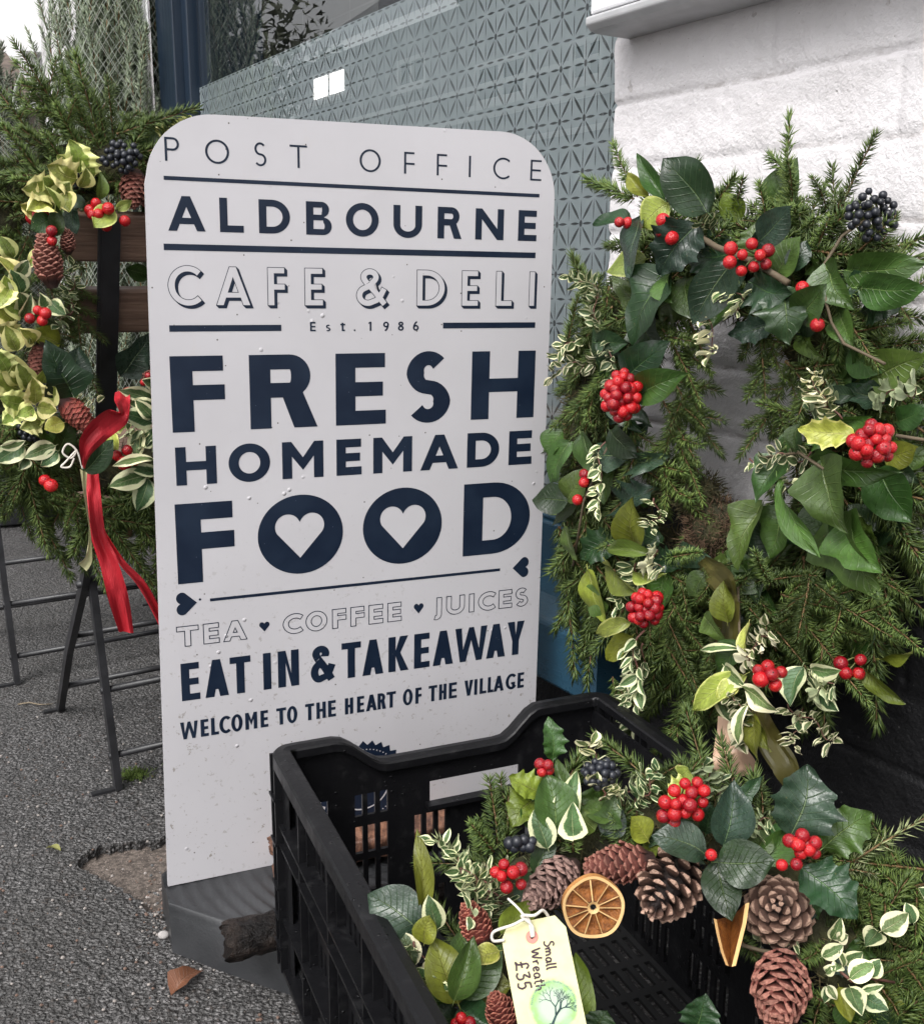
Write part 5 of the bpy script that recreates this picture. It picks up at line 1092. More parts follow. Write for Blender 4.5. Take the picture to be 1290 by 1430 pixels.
# ================================================================== SMALL WREATH (in the crate)
sw_O = V((0.125, 0.665, 0.262))
sw = thing('wreath', sw_O, 'small wreath with pine cones, dried orange and a price tag lying in the black crate', 'wreath', 'christmas wreaths')
W = Wreath(sw, sw_O, V((-0.06, -0.66, 0.75)), seed=7); S, Lf, BR = W.sprig, W.leaf, W.berries
W.O = W.P(935, 1425, 0)
W.moss(0.135, 0.022, M_moss, nfib=2600)
FIL = []
for i in range(70):
    a = 2*math.pi*i/70 + rg.gauss(0, .06); r = rg.uniform(0.125, 0.165); d = V((-math.sin(a), math.cos(a)))*rg.choice((-1, 1))*rg.uniform(.4, .9) + V((math.cos(a), math.sin(a)))*rg.uniform(.4, .9); d.normalize()
    if 1.9 < a % 6.283 < 3.6 and i % 2: continue
    Pb = W.ringpt(a, r, rg.uniform(.01, .03)); Pt = Pb + (W.A*d.x+W.B*d.y)*rg.uniform(.05, .09) + W.N*rg.uniform(0, .025)
    if (Pt-SP0).dot(S_H) < CS0+.035 or (Pb-SP0).dot(S_H) < CS0+.03: continue
    FIL.append((Pb, Pt))
W.filler(FIL)
for i in range(30):
    a = rg.uniform(-1.2, 1.9); Pq = W.ringpt(a, rg.uniform(.11, .165), .05); x0, y0 = px(Pq); an = rg.uniform(0, 6.28); L_ = rg.uniform(34, 58)
    Lf((x0, y0), (x0+L_*math.cos(an), y0+L_*math.sin(an)), L_*rg.uniform(.45, .7), rg.choice(['oval', 'holly', 'ivy']), rg.choice(['dark', 'ivy', 'dark', 'grey', 'olive']), .045, .055)
for b, t, k, hb, ht in [((695, 1178), (685, 1088), 'single', .035, .05), ((715, 1170), (700, 1085), 'single', .03, .05), ((672, 1195), (672, 1140), 'short', .03, .05), ((690, 1190), (655, 1150), 'short', .04, .06), ((800, 1190), (800, 1145), 'short', .06, .08), ((785, 1180), (770, 1150), 'short', .06, .07), ((870, 1185), (850, 1140), 'short', .05, .07), ((830, 1175), (880, 1130), 'short', .04, .06), ((900, 1140), (860, 1190), 'short', .04, .05),
 ((1295, 1215), (1165, 1203), 'branch', .04, .06), ((1290, 1235), (1180, 1248), 'branch', .04, .06), ((1240, 1255), (1190, 1225), 'short', .05, .06), ((1295, 1290), (1200, 1320), 'branch', .03, .05), ((1210, 1250), (1225, 1300), 'short', .05, .06), ((1250, 1330), (1297, 1405), 'branch', .04, .06), ((1225, 1425), (1280, 1325), 'branch', .03, .05), ((1190, 1395), (1165, 1440), 'branch', .03, .05), ((1270, 1370), (1200, 1440), 'branch', .03, .05), ((1160, 1320), (1120, 1345), 'short', .03, .04), ((1230, 1310), (1290, 1345), 'branch', .04, .05), ((1010, 1290), (1060, 1340), 'single', .02, .03), ((1140, 1300), (1180, 1290), 'short', .03, .04), ((1150, 1390), (1120, 1430), 'single', .03, .04), ((1215, 1360), (1260, 1420), 'branch', .05, .06), ((1180, 1330), (1250, 1345), 'branch', .03, .045),
 ((1185, 1205), (1296, 1135), 'rosemary', .06, .09), ((1150, 1215), (1215, 1205), 'rosemary', .05, .07), ((700, 1270), (612, 1170), 'rosemary', .04, .06), ((740, 1210), (760, 1150), 'rosemary', .05, .07), ((720, 1230), (780, 1170), 'rosemary', .05, .06), ((900, 1100), (950, 1060), 'single', .05, .07), ((1060, 1165), (1080, 1100), 'single', .03, .05)]:
    S(b, t, k, hb, ht)
for a in [((757, 1106), (711, 1083), 38, 'holly', 'olive', .07, .08, .1), ((752, 1112), (713, 1152), 44, 'holly', 'olive', .065, .075, .1), ((748, 1160), (738, 1112), 34, 'oval', 'ivy', .06, .07, .4), ((776, 1160), (764, 1078), 52, 'oval', 'ivy', .075, .09, .1), ((772, 1062), (770, 1003), 30, 'holly', 'ivy', .08, .10, .3), ((790, 1140), (778, 1056), 34, 'heart', 'mid', .07, .085, .1), ((788, 1132), (806, 1075), 34, 'heart', 'var', .08, .09, .1), ((765, 1185), (748, 1130), 34, 'oval', 'var', .075, .085, .2), ((800, 1165), (800, 1120), 36, 'heart', 'var', .08, .095, .1), ((826, 1155), (800, 1125), 30, 'ivy', 'mid', .07, .08, .2), ((845, 1150), (858, 1110), 34, 'ivy', 'ivy', .07, .08, .1), ((855, 1140), (812, 1128), 34, 'oval', 'ivy', .07, .075, .2), ((840, 1165), (870, 1130), 34, 'oval', 'grey', .06, .07, .2), ((745, 1220), (775, 1165), 26, 'oval', 'dark', .06, .07, .2), ((720, 1235), (760, 1255), 34, 'oval', 'dark', .05, .06, .2),
 ((1010, 1182), (1026, 1090), 48, 'oval', 'grey', .085, .11, .1), ((986, 1192), (914, 1162), 50, 'oval', 'grey', .09, .10, .1), ((1000, 1204), (1082, 1202), 52, 'oval', 'dark', .09, .105, .3), ((1000, 1198), (1022, 1287), 44, 'oval', 'dark', .085, .085, .2), ((1103, 1168), (1130, 1068), 76, 'holly', 'grey', .08, .105, .1), ((1148, 1185), (1218, 1135), 54, 'holly', 'ivy', .07, .09, .2), ((1118, 1212), (1197, 1282), 60, 'holly', 'dark', .085, .09, .1), ((965, 1092), (935, 1112), 30, 'holly', 'lime', .08, .09, .2), ((950, 1085), (960, 1072), 26, 'oval', 'lime', .08, .09, .1), ((905, 1175), (880, 1140), 34, 'oval', 'olive', .06, .07, .2), ((985, 1165), (995, 1125), 24, 'oval', 'dark', .07, .09, .5), ((1055, 1190), (1075, 1160), 30, 'oval', 'ivy', .07, .08, .1), ((1060, 1205), (1105, 1160), 34, 'oval', 'mid', .07, .07, .3),
 ((584, 1298), (512, 1248), 60, 'oval', 'grey', .055, .065, -.2), ((592, 1284), (590, 1166), 22, 'lance', 'olive', .05, .09, .4), ((592, 1318), (600, 1280), 28, 'round', 'olive', .075, .09, .1), ((611, 1298), (600, 1254), 28, 'oval', 'var', .06, .08, .1), ((640, 1402), (606, 1308), 50, 'oval', 'olive', .06, .075, .1), ((634, 1398), (662, 1308), 34, 'oval', 'ivy', .07, .085, .2), ((640, 1392), (700, 1320), 44, 'oval', 'mid', .06, .07, .2), ((698, 1328), (655, 1344), 26, 'oval', 'lime', .07, .08, .2), ((700, 1305), (738, 1256), 30, 'oval', 'olive', .07, .085, .4), ((718, 1290), (748, 1272), 30, 'oval', 'olive', .065, .08, -.5), ((660, 1380), (712, 1378), 50, 'oval', 'olive', .05, .06, .1), ((640, 1405), (690, 1440), 44, 'oval', 'dark', .05, .06, .1), ((578, 1350), (560, 1300), 28, 'oval', 'var', .05, .06, .1), ((598, 1365), (610, 1335), 24, 'oval', 'cream', .05, .065, .1), ((600, 1380), (585, 1352), 24, 'oval', 'var', .05, .06, .1), ((620, 1400), (575, 1385), 34, 'oval', 'ivy', .04, .045, .1), ((640, 1420), (600, 1425), 34, 'oval', 'dark', .04, .05, .1), ((640, 1300), (672, 1340), 40, 'oval', 'ivy', .045, .05, .1), ((665, 1400), (650, 1345), 36, 'oval', 'olive', .045, .055, .3),
 ((970, 1440), (985, 1392), 46, 'holly', 'dark', .05, .07, .1), ((835, 1445), (848, 1412), 40, 'holly', 'dark', .05, .06, .1), ((1175, 1395), (1185, 1440), 30, 'oval', 'mid', .06, .05, .1), ((812, 1440), (806, 1330), 34, 'oval', 'olive', .04, .05, .2), ((1160, 1312), (1174, 1282), 17, 'oval', 'var', .07, .085, .1), ((1168, 1312), (1183, 1306), 14, 'oval', 'cream', .075, .08, .2), ((1147, 1336), (1175, 1321), 17, 'round', 'cream', .08, .09, .1), ((1186, 1367), (1219, 1347), 24, 'round', 'cream', .085, .095, .1), ((1214, 1364), (1228, 1342), 20, 'oval', 'var', .08, .09, .1), ((1180, 1347), (1204, 1331), 17, 'oval', 'var', .08, .09, .2), ((1186, 1378), (1203, 1416), 26, 'oval', 'var', .085, .095, .1), ((1206, 1392), (1238, 1408), 22, 'oval', 'var', .085, .095, .1), ((1202, 1384), (1234, 1376), 10, 'oval', 'cream', .085, .09, .3), ((1155, 1376), (1168, 1396), 12, 'oval', 'cream', .08, .08, .2), ((1152, 1360), (1165, 1350), 12, 'oval', 'cream', .08, .09, .2), ((1172, 1345), (1166, 1352), 14, 'round', 'cream', .08, .09, .1), ((1171, 1378), (1188, 1428), 22, 'oval', 'olive', .07, .07, .1), ((1178, 1350), (1174, 1330), 12, 'oval', 'cream', .08, .09, .3), ((1158, 1380), (1150, 1400), 12, 'oval', 'var', .07, .08, .1), ((1230, 1300), (1268, 1275), 26, 'oval', 'cream', .07, .08, .1), ((1275, 1290), (1268, 1262), 20, 'oval', 'var', .07, .08, .3), ((1225, 1300), (1208, 1318), 24, 'oval', 'var', .06, .07, .2), ((1298, 1262), (1284, 1240), 22, 'oval', 'var', .05, .06, .2)]:
    Lf(*a)
for b, t, mt, st, hb, ht in [((690, 1262), (603, 1165), 'cream', 'pair', .06, .08), ((680, 1275), (640, 1185), 'var', 'pair', .06, .08), ((700, 1235), (655, 1215), 'cream', 'whorl', .07, .08), ((690, 1250), (640, 1275), 'var', 'pair', .06, .08), ((880, 1135), (925, 1075), 'var', 'pair', .06, .08), ((835, 1120), (828, 1035), 'cream', 'whorl', .07, .10), ((860, 1110), (910, 1100), 'var', 'whorl', .06, .07), ((1045, 1170), (1080, 1145), 'var', 'whorl', .06, .08), ((1000, 1110), (985, 1070), 'var', 'whorl', .06, .08), ((585, 1320), (600, 1390), 'var', 'pair', .05, .06), ((700, 1290), (690, 1240), 'var', 'whorl', .05, .06), ((1060, 1310), (1110, 1300), 'var', 'pair', .03, .05)]:
    W.vsprig(b, t, mt, st, hb, ht)
W.cone((803, 1207), (737, 1262), 66, .30, 'mauve', .055, .085, 95); W.cone((912, 1200), (818, 1212), 66, .45, 'red', .06, .07, 90); W.cone((958, 1205), (905, 1275), 90, .95, 'brown', .05, .085, 60)
W.cone((1088, 1280), (1084, 1262), 92, .95, 'brown', .015, .09, 62); W.cone((1097, 1335), (1082, 1425), 86, .35, 'red', .06, .10, 85); W.cone((676, 1322), (652, 1262), 52, .25, 'crimson', .06, .075, 100); W.cone((712, 1440), (690, 1392), 52, .25, 'crimson', .06, .075, 100)
BR((713, 1219), 27, 27, 7, 9.5, .095); BR((758, 1072), 15, 12, 4, 8.5, .09); BR((956, 1120), 44, 30, 15, 9.6, .10, ang=-.5); BR((1122, 1178), 30, 20, 8, 9.6, .11, ang=.2); BR((1096, 1207), 24, 9, 2, 9.5, .11); BR((993, 1194), 9, 9, 1, 9.5, .10); BR((1037, 1184), 8, 8, 1, 8, .09); BR((648, 1428), 18, 12, 3, 9.5, .07)
BR((838, 1080), 27, 22, 24, 6.5, .09, bl=True); BR((728, 1178), 22, 12, 7, 8.5, .08, bl=True)
# dried orange slices
M_rind = simple('dried_orange_rind', (0.42, 0.19, 0.06), .5, var=.3); M_pith = simple('dried_orange_pith', (0.66, 0.42, 0.18), .6, var=.2)
q = Mat('dried_orange_flesh', (0.30, 0.11, 0.015), 0.35); q.color(q.mix(q.noise(140, 5, .7).step(.3, .7), (0.12, 0.036, 0.008), (0.36, 0.13, 0.026))); q.bump(q.noise(260, 5, .7), .003); M_flesh = q.m
def orange(c, rpx, h, tilt, tw):
    Pc = W.P(*c, h); k = (Pc-CAM0).length/F; r = rpx*k; N0 = (-ray(*c)).normalized(); nv = (N0 + c_r*tilt[0] + c_u*tilt[1]).normalized(); X_, Y_, Z_ = frame(c_u, nv); mb = Local(sw); nseg = 11
    f = lambda rr, a, z: Pc + (X_*math.cos(a)+Y_*math.sin(a))*(rr*r) + Z_*(z+0.10*r*tw*math.cos(2*a)*rr*rr)
    n = 66
    for z0, z1, r0, r1, mi in ((.004, .0045, .90, 1.0, 1), (.0045, -.001, 1.0, 1.01, 0), (-.001, -.001, 1.01, .2, 1)):
        mb.quad_strip([f(r0*(1+.02*math.sin(5*2*math.pi*i/n)), 2*math.pi*i/n, z0) for i in range(n)], [f(r1*(1+.02*math.sin(5*2*math.pi*i/n)), 2*math.pi*i/n, z1) for i in range(n)], mi, True)
    for s in range(nseg):
        a0, a1 = (2*math.pi*(s+j_+.30*math.sin(5.3*((s+j_) % nseg)))/nseg for j_ in (0, 1)); a1 += 2*math.pi*0; g = .03+.012*math.sin(s*2.7); rows = []
        for j in range(7):
            rr = .20+.69*j/6; gg = g*(.9/rr)*.55
            rows.append([f(rr, a0+gg+(a1-a0-2*gg)*i/6, .0035-.0035*math.sin(math.pi*i/6)*math.sin(math.pi*min(1, j/6+.05))) for i in range(7)])
        for j in range(6): mb.quad_strip(rows[j+1], rows[j], 2)
        e0 = [f(.20+.70*j/6, a0-g*(.9/(.2+.70*j/6))*.55, .004) for j in range(7)]; e1 = [f(.20+.70*j/6, a0+g*(.9/(.2+.70*j/6))*.55, .004) for j in range(7)]; mb.quad_strip(e1, e0, 1)
    mb.quad_strip([f(.20, 2*math.pi*i/20, .004) for i in range(20)], [f(.10+.04*math.sin(3.1*i), 2*math.pi*i/20, .0025) for i in range(20)], 1, True)
    mb.build('dried_orange_slice', [M_rind, M_pith, M_flesh])
orange((827, 1265), 40, .085, (.15, .12), .4)
mb = Local(sw); A = [W.P(x, y, h) for x, y, h in ((1000, 1284, .075), (1004, 1305, .08), (1010, 1330, .08), (1017, 1349, .075))]; B = [W.P(x, y, h) for x, y, h in ((1022, 1280, .055), (1020, 1300, .055), (1019, 1325, .06), (1019, 1350, .075))]; C_ = [W.P(x, y, h) for x, y, h in ((1040, 1262, .08), (1036, 1290, .082), (1028, 1322, .08), (1021, 1350, .075))]
mb.quad_strip(A, B, 2); mb.quad_strip(B, C_, 2); A2 = [p + W.N*.003 - c_r*.0025 for p in A]; mb.quad_strip(A2, A, 1); C2 = [p + W.N*.003 + c_r*.0025 for p in C_]; mb.quad_strip(C_, C2, 1)
mb.build('dried_orange_slice', [M_rind, M_pith, M_flesh])
mb = Local(sw); mb.quad_strip([W.P(1071, 1416, .07), W.P(1069, 1440, .07)], [W.P(1084, 1420, .08), W.P(1088, 1440, .08)], 0); mb.build('dried_orange_slice', [M_rind])
mb = Local(sw)
mb.tube([W.P(1248, 1372, .06), W.P(1215, 1366, .075), W.P(1188, 1370, .082), W.P(1165, 1350, .08), W.P(1150, 1325, .075)], .0011, 5); mb.build('twig', M_twig2); mb = Local(sw)
mb.tube([W.P(1030, 1318, .05), W.P(1060, 1327, .05), W.P(1090, 1332, .045), W.P(1130, 1342, .04)], .0016, 6); mb.build('twig', M_wtw)
# price tag with string, reinforcing ring, handwriting and green tree stamp
def tp(a, b, h=0.0):        # tag plane: a across 0..1 (left to right), b down from the top edge in tag widths
    return TG0 + TGX*a + TGY*b + TGN*h
TG0 = W.P(697, 1294, .118); _tr = W.P(781, 1277, .118); _bl = W.P(722, 1430, .105); wdt = (_tr-TG0).length
TGX = (_tr-TG0); TGY = (_bl-TG0); TGN = TGX.cross(TGY).normalized(); TGN = TGN if TGN.dot(CAM0-TG0) > 0 else -TGN
TGX = TGX.normalized(); TGY = (TGY - TGX*TGY.dot(TGX)).normalized(); w_t = wdt*1.06; TGX *= w_t; TGY *= w_t
tg = Local(sw); ol = [(.0, .19), (.13, .0), (.87, .0), (1.0, .19), (1.0, 2.0), (0, 2.0)]
q = Mat('tag_card', (0.80, 0.78, 0.52), .7); q.color(q.mix(q.noise(90, 4).step(.3, .7), (.66, .635, .36), (.60, .575, .31))); M_card = q.m
A = [tp(a, b, 0) for a, b in ol]; B = [tp(a, b, -.0006) for a, b in ol]; tg.face(A); tg.face(B[::-1]); tg.quad_strip(A, B, 0, True)
TAG = tg.build('price_tag', M_card, smooth=False)
sd_ = lambda f: f
mb = Local(sw); n = 28
mb.quad_strip([tp(.46+.095*math.cos(2*math.pi*i/n), .235+.095*math.sin(2*math.pi*i/n), .0005) for i in range(n)], [tp(.46+.030*math.cos(2*math.pi*i/n), .235+.030*math.sin(2*math.pi*i/n), .0005) for i in range(n)], 0, True)
mb.face([tp(.46+.030*math.cos(2*math.pi*i/n), .235+.030*math.sin(2*math.pi*i/n), .0004) for i in range(n)], 1)
mb.build('eyelet', [simple('salmon_card_ring', (0.62, 0.20, 0.16), .7, var=.1), simple('punched_hole', (0.004, 0.004, 0.004), .9, var=0)], smooth=False, parent=TAG)
HW = {'S': (.62, [[(.55, .88), (.40, 1.0), (.20, .92), (.18, .72), (.38, .55), (.50, .36), (.40, .12), (.18, .02), (0, .10)]]),
 'm': (.78, [[(.0, .55), (.05, .05)], [(.05, .38), (.18, .56), (.30, .45), (.30, .05)], [(.30, .38), (.46, .56), (.60, .42), (.64, .04)]]), 'a': (.55, [[(.42, .50), (.22, .56), (.06, .36), (.08, .10), (.25, .04), (.40, .25), (.43, .52), (.43, .16), (.52, .04)]]),
 'l': (.25, [[(.10, 1.05), (.06, .30), (.12, .03), (.20, .06)]]), 'W': (.95, [[(0, .95), (.18, .08), (.42, .70), (.62, .08), (.88, 1.0)]]), 'r': (.42, [[(.0, .55), (.06, .04)], [(.06, .34), (.18, .54), (.36, .52)]]),
 'e': (.48, [[(.06, .28), (.36, .36), (.32, .54), (.14, .52), (.05, .26), (.16, .04), (.40, .12)]]), 't': (.42, [[(.20, .95), (.14, .20), (.24, .02), (.34, .08)], [(.0, .62), (.38, .68)]]), 'h': (.55, [[(.08, 1.0), (.04, .04)], [(.05, .34), (.20, .54), (.36, .44), (.38, .08), (.50, .02)]]),
 '£': (.72, [[(.62, .80), (.46, .98), (.28, .90), (.26, .60), (.24, .22), (.05, .04), (.30, .08), (.64, .04)], [(.06, .44), (.52, .50)]]), '3': (.6, [[(.05, .92), (.46, .98), (.22, .58), (.46, .46), (.46, .14), (.22, .0), (.02, .12)]]), '5': (.6, [[(.16, .96), (.12, .56), (.36, .58), (.46, .30), (.30, .02), (.04, .06)], [(.16, .96), (.54, 1.0)]])}
mb = Local(sw)
def smooth_pts(P_, n=6):
    o = []
    for k in range(len(P_)-1):
        p0, p1, p2, p3 = P_[max(0, k-1)], P_[k], P_[k+1], P_[min(len(P_)-1, k+2)]
        for i in range(n):
            t = i/n; o.append(tuple(0.5*((2*p1[c]) + (p2[c]-p0[c])*t + (2*p0[c]-5*p1[c]+4*p2[c]-p3[c])*t*t + (3*p1[c]-p0[c]-3*p2[c]+p3[c])*t**3) for c in (0, 1)))
    return o + [P_[-1]]
def handw(txt, a, b, size, slope, thick=.025, hz=.0006):
    x = 0
    for ch in txt:
        wd_, st = HW[ch]
        for s_ in st:
            pp = smooth_pts(s_); rb = ribbon([(p[0]*size+x*size, p[1]*size) for p in pp], thick); nn = len(rb)//2
            m_ = lambda u, v: tp(a + v - slope*u, b + u, hz)
            L1 = [m_(*p) for p in rb[:nn]]; L2 = [m_(*p) for p in rb[nn:][::-1]]; mb.quad_strip(L1, L2, 0)
        x += wd_+.06
handw('Small', .62, .33, .150, .10); handw('Wreath', .40, .41, .160, .08); handw('£35', .13, .53, .20, .06, .028)
mb.build('handwriting', simple('brown_ink', (0.035, 0.012, 0.022), .6, var=.1), smooth=False, parent=TAG)
# green watercolour stamp with a tree
q = Mat('stamp_green', (.5, .7, .4), .7); u_, v_, _ = q.sep(q.co('UV')); dd = ((u_-.5).sq()+(v_-.5).sq()).pow(.5)*2.0
nz = q.noise(5, 4, vec=q.co('UV')); ed = (dd + (nz-.5)*.22).step(.80, .98); ring = (dd+(nz-.5)*.2).step(.45, .72)
q.color(q.mix(ed, q.mix(ring, (.40, .50, .38), q.mix(nz.step(.4, .6), (.26, .46, .15), (.30, .48, .26))), (.62, .60, .335))); M_stamp = q.m
mb = Local(sw); n = 48; cx_, cy_, rr = .58, 1.22, .40
ring_ = [(cx_+rr*math.cos(2*math.pi*i/n), cy_+rr*math.sin(2*math.pi*i/n)) for i in range(n)]
mb.face([tp(a, b, .0005) for a, b in ring_], 0, [(.5+.5*math.cos(2*math.pi*i/n), .5+.5*math.sin(2*math.pi*i/n)) for i in range(n)]); rg2 = random.Random(5)
def br(x, y, ang, L, t, d):
    x2, y2 = x+L*math.cos(ang), y+L*math.sin(ang); nx, ny = -math.sin(ang)*t/2, math.cos(ang)*t/2
    mb.face([tp(x+nx, y+ny, .0008+.00002*d), tp(x-nx, y-ny, .0008+.00002*d), tp(x2-nx*.7, y2-ny*.7, .0008+.00002*d), tp(x2+nx*.7, y2+ny*.7, .0008+.00002*d)], 1)
    if d < 6:
        for s_ in ((-1, 1) if d > 0 else (-1, 0, 1)): br(x2, y2, ang + s_*rg2.uniform(.30, .55) + rg2.gauss(0, .1), L*rg2.uniform(.68, .84), t*.66, d+1)
br(.50, 1.47, -.95, .14, .040, 0)
mb.face([tp(.36, 1.56, .0009), tp(.47, 1.44, .0009), tp(.53, 1.46, .0009), tp(.66, 1.52, .0009)], 1)
for i in range(46):
    a = -2.9 + 3.3*i/45
    if i % 7 == 6: continue
    h_ = .018 if i % 3 else .03; c_, s_ = math.cos(a), math.sin(a); r0 = .315; w2 = .007
    mb.face([tp(cx_+r0*c_-w2*s_, cy_+r0*s_+w2*c_, .0008), tp(cx_+r0*c_+w2*s_, cy_+r0*s_-w2*c_, .0008), tp(cx_+(r0+h_)*c_+w2*s_, cy_+(r0+h_)*s_-w2*c_, .0008), tp(cx_+(r0+h_)*c_-w2*s_, cy_+(r0+h_)*s_+w2*c_, .0008)], 2)
mb.build('tree_stamp', [M_stamp, simple('stamp_ink', (0.02, 0.05, 0.05), .7, var=0), simple('stamp_grey_ink', (0.18, 0.27, 0.20), .7, var=0)], smooth=False, parent=TAG)
M_string = simple('cotton_string', (0.66, 0.62, 0.55), .9, var=.2)
def curve_tube(mb, P_, r, n=5, seg=6):
    o = []
    for k in range(len(P_)-1):
        p0, p1, p2, p3 = P_[max(0, k-1)], P_[k], P_[k+1], P_[min(len(P_)-1, k+2)]
        for i in range(seg): t = i/seg; o.append(0.5*((2*p1) + (p2-p0)*t + (2*p0-5*p1+4*p2-p3)*t*t + (3*p1-p0-3*p2+p3)*t**3))
    o.append(P_[-1]); mb.tube(o, r, n)
mb = Local(sw); curve_tube(mb, [tp(.46, .235, .001), tp(.46, .10, .004), tp(.44, -.03, .006), tp(.20, .02, .008), tp(-.10, .06, .004), tp(-.13, .18, .002), tp(.04, .20, .002)], .0011)
curve_tube(mb, [tp(.485, .235, .001), tp(.49, .08, .005), tp(.36, -.08, .008), tp(.55, -.05, .01), tp(.70, -.10, .006), tp(.78, .02, -.002)], .0011); curve_tube(mb, [tp(.42, -.04, .006), tp(.34, -.2, .0), tp(.22, -.38, -.01)], .0009)
mb.build('string', M_string, parent=TAG)

# ================================================================== FOLDING CHAIRS
M_steel = simple('black_painted_steel', (0.016, 0.016, 0.018), 0.4, var=.4, bump=.0005)
q = Mat('chair_timber', (0.10, 0.055, 0.035), .45); n = q.noise(22, 5, .6, stretch=(.25, .25, 4)); q.color(q.mix(n.step(.3, .7), (0.095, 0.056, 0.040), (0.20, 0.125, 0.090))); q.bump(q.noise(60, 4, stretch=(.3, .3, 5)), .0012); q.rough(q.noise(40, 3)*.3+.3); M_timber = q.m
M_bolt = simple('zinc_bolt', (.42, .41, .40), .4, metal=.2)
CA = gnd(155, 1105); CX_ = az(57.5)
def chair(root, P0, dirD, dirW, back=True, width=0.40):
    KS = .963; f = lambda d, w_, z: P0 + (dirD*d + dirW*w_ + V((0, 0, z)))*KS
    def flat(pts, name, t=0.011, wd=0.022):
        mb = Local(root); rg_ = []
        for i, p in enumerate(pts):
            dv = (V(pts[min(i+1, len(pts)-1)]) - V(pts[max(i-1, 0)])).normalized(); sd = dirW; n_ = dv.cross(sd).normalized()
            rg_.append([V(p)+sd*t/2+n_*wd/2, V(p)-sd*t/2+n_*wd/2, V(p)-sd*t/2-n_*wd/2, V(p)+sd*t/2-n_*wd/2])
        for a, b in zip(rg_, rg_[1:]): mb.quad_strip(a, b, 0, True)
        mb.face(rg_[0][::-1]); mb.face(rg_[-1]); return mb.build(name, M_steel, smooth=False)
    bk = [(0.375, 0.0), (0.24, 0.165), (0.075, 0.33), (-0.03, 0.45), (-0.09, 0.545), (-0.140, 0.67), (-0.215, 0.885)] if back else [(0.375, 0.0), (0.075, 0.33), (-0.06, 0.47)]
    fr = [(0.0, 0.0), (0.075, 0.33), (0.16, 0.455)]
    for w_ in (0.0, width):
        flat([f(d, w_, z) for d, z in bk], 'back_leg', wd=.016)
        flat([f(d, w_+.012 if w_ == 0 else w_-.012, z) for d, z in fr], 'front_leg', wd=.016)
        mb = Local(root); mb.tube([f(0.075, w_-.012, .33), f(.075, w_+.024, .33)], .006, 8); mb.build('pivot', M_steel)
    for d, z, nm in ((.035, .16, 0), (.315, .07, 0), (.012, .055, 0), (.21, .20, 0)):
        mb = Local(root); mb.tube([f(d, .004, z), f(d, width-.004, z)], .0055, 8); mb.build('stretcher', M_steel)
    for d0 in (0.0, .375):
        for w_ in (0.0, width):
            mb = Local(root); mb.box(f(d0-.005, w_-.030, 0.0005), dirD*.010, dirW*.036, V((0, 0, .004))); mb.build('foot_plate', M_steel, smooth=False)
    # seat slats
    for k in range(6):
        d = -.045 + .058*k; mb = Local(root); mb.box(f(d, -.015, .452), dirD*.044, dirW*(width+.03), V((0, 0, .014))); mb.build('seat_slat', M_timber, smooth=False, bevel=.002)
    if not back: return
    dv = (f(-.215, 0, .885)-f(-.140, 0, .67)).normalized(); nv = -dirW.cross(dv).normalized()
    # wide flat straps with bolts, slats behind them
    for w_ in (0.0, width-.0):
        mb = Local(root); o = f(-.128, w_-.0105, .625) - dv*0.12 - nv*.004; mb.box(o, dirW*.027, dv*.385, nv*.004); mb.build('back_strap', M_steel, smooth=False, bevel=.001)
    for z0, hgt in ((.737, .058), (.829, .060)):
        t = (z0-.67)/(.885-.67); o = f(-.140-.075*t, -.046, z0) + nv*.0025
        mb = Local(root); mb.box(o, dirW*(width+.092), dv*hgt, nv*.018); mb.build('back_slat', M_timber, smooth=False, bevel=.003)
        for w_ in (0.0, width):
            for q_ in (.15, .75):
                c = o + dirW*(.046+w_+.003) + dv*(hgt*(.25+.5*q_)) - nv*.0068; mb = Local(root); mb.tube([c - nv*.0030, c + nv*.003], [.0060, .0068], 12); mb.build('bolt', M_bolt)
    mb = Local(root); mb.tube([f(-.10, width*.22, .70), f(-.02, width*.75, .50)], .004, 6); mb.build('brace', M_steel)
ch = thing('folding_chair', CA + WD*.18 + CX_*.2, 'black steel folding chair with brown timber back slats, hung with the red ribboned wreath', 'chair', 'folding cafe chairs'); chair(ch, CA, WD, CX_)
C2 = gnd(16, 957)
ch2 = thing('folding_chair', C2, 'black folding chair further back at the left edge, its seat hidden behind the wreath', 'chair', 'folding cafe chairs'); chair(ch2, C2 + WD*.0, WD, CX_, back=False, width=.40)
# grey planter tub
bc = gnd(18, 722); bowl = thing('planter', bc, 'dark grey round planter tub on the ground behind the chairs at the left', 'planter'); mb = Local(bowl)
pr = [(.13, 0), (.165, .012), (.185, .06), (.195, .16), (.205, .30), (.196, .30), (.18, .15), (.05, .12)]; rg_ = []
for r_q, z_q in pr: rg_.append([bowl.location + V((r_q*math.cos(2*math.pi*i/40), r_q*math.sin(2*math.pi*i/40), z_q)) for i in range(40)])
for a, b in zip(rg_, rg_[1:]): mb.quad_strip(a, b, 0, True)
mb.face(rg_[0][::-1]); mb.face(rg_[-1]); mb.build('tub', simple('grey_zinc', (.035, .036, .040), .45, var=.3, scale=12))

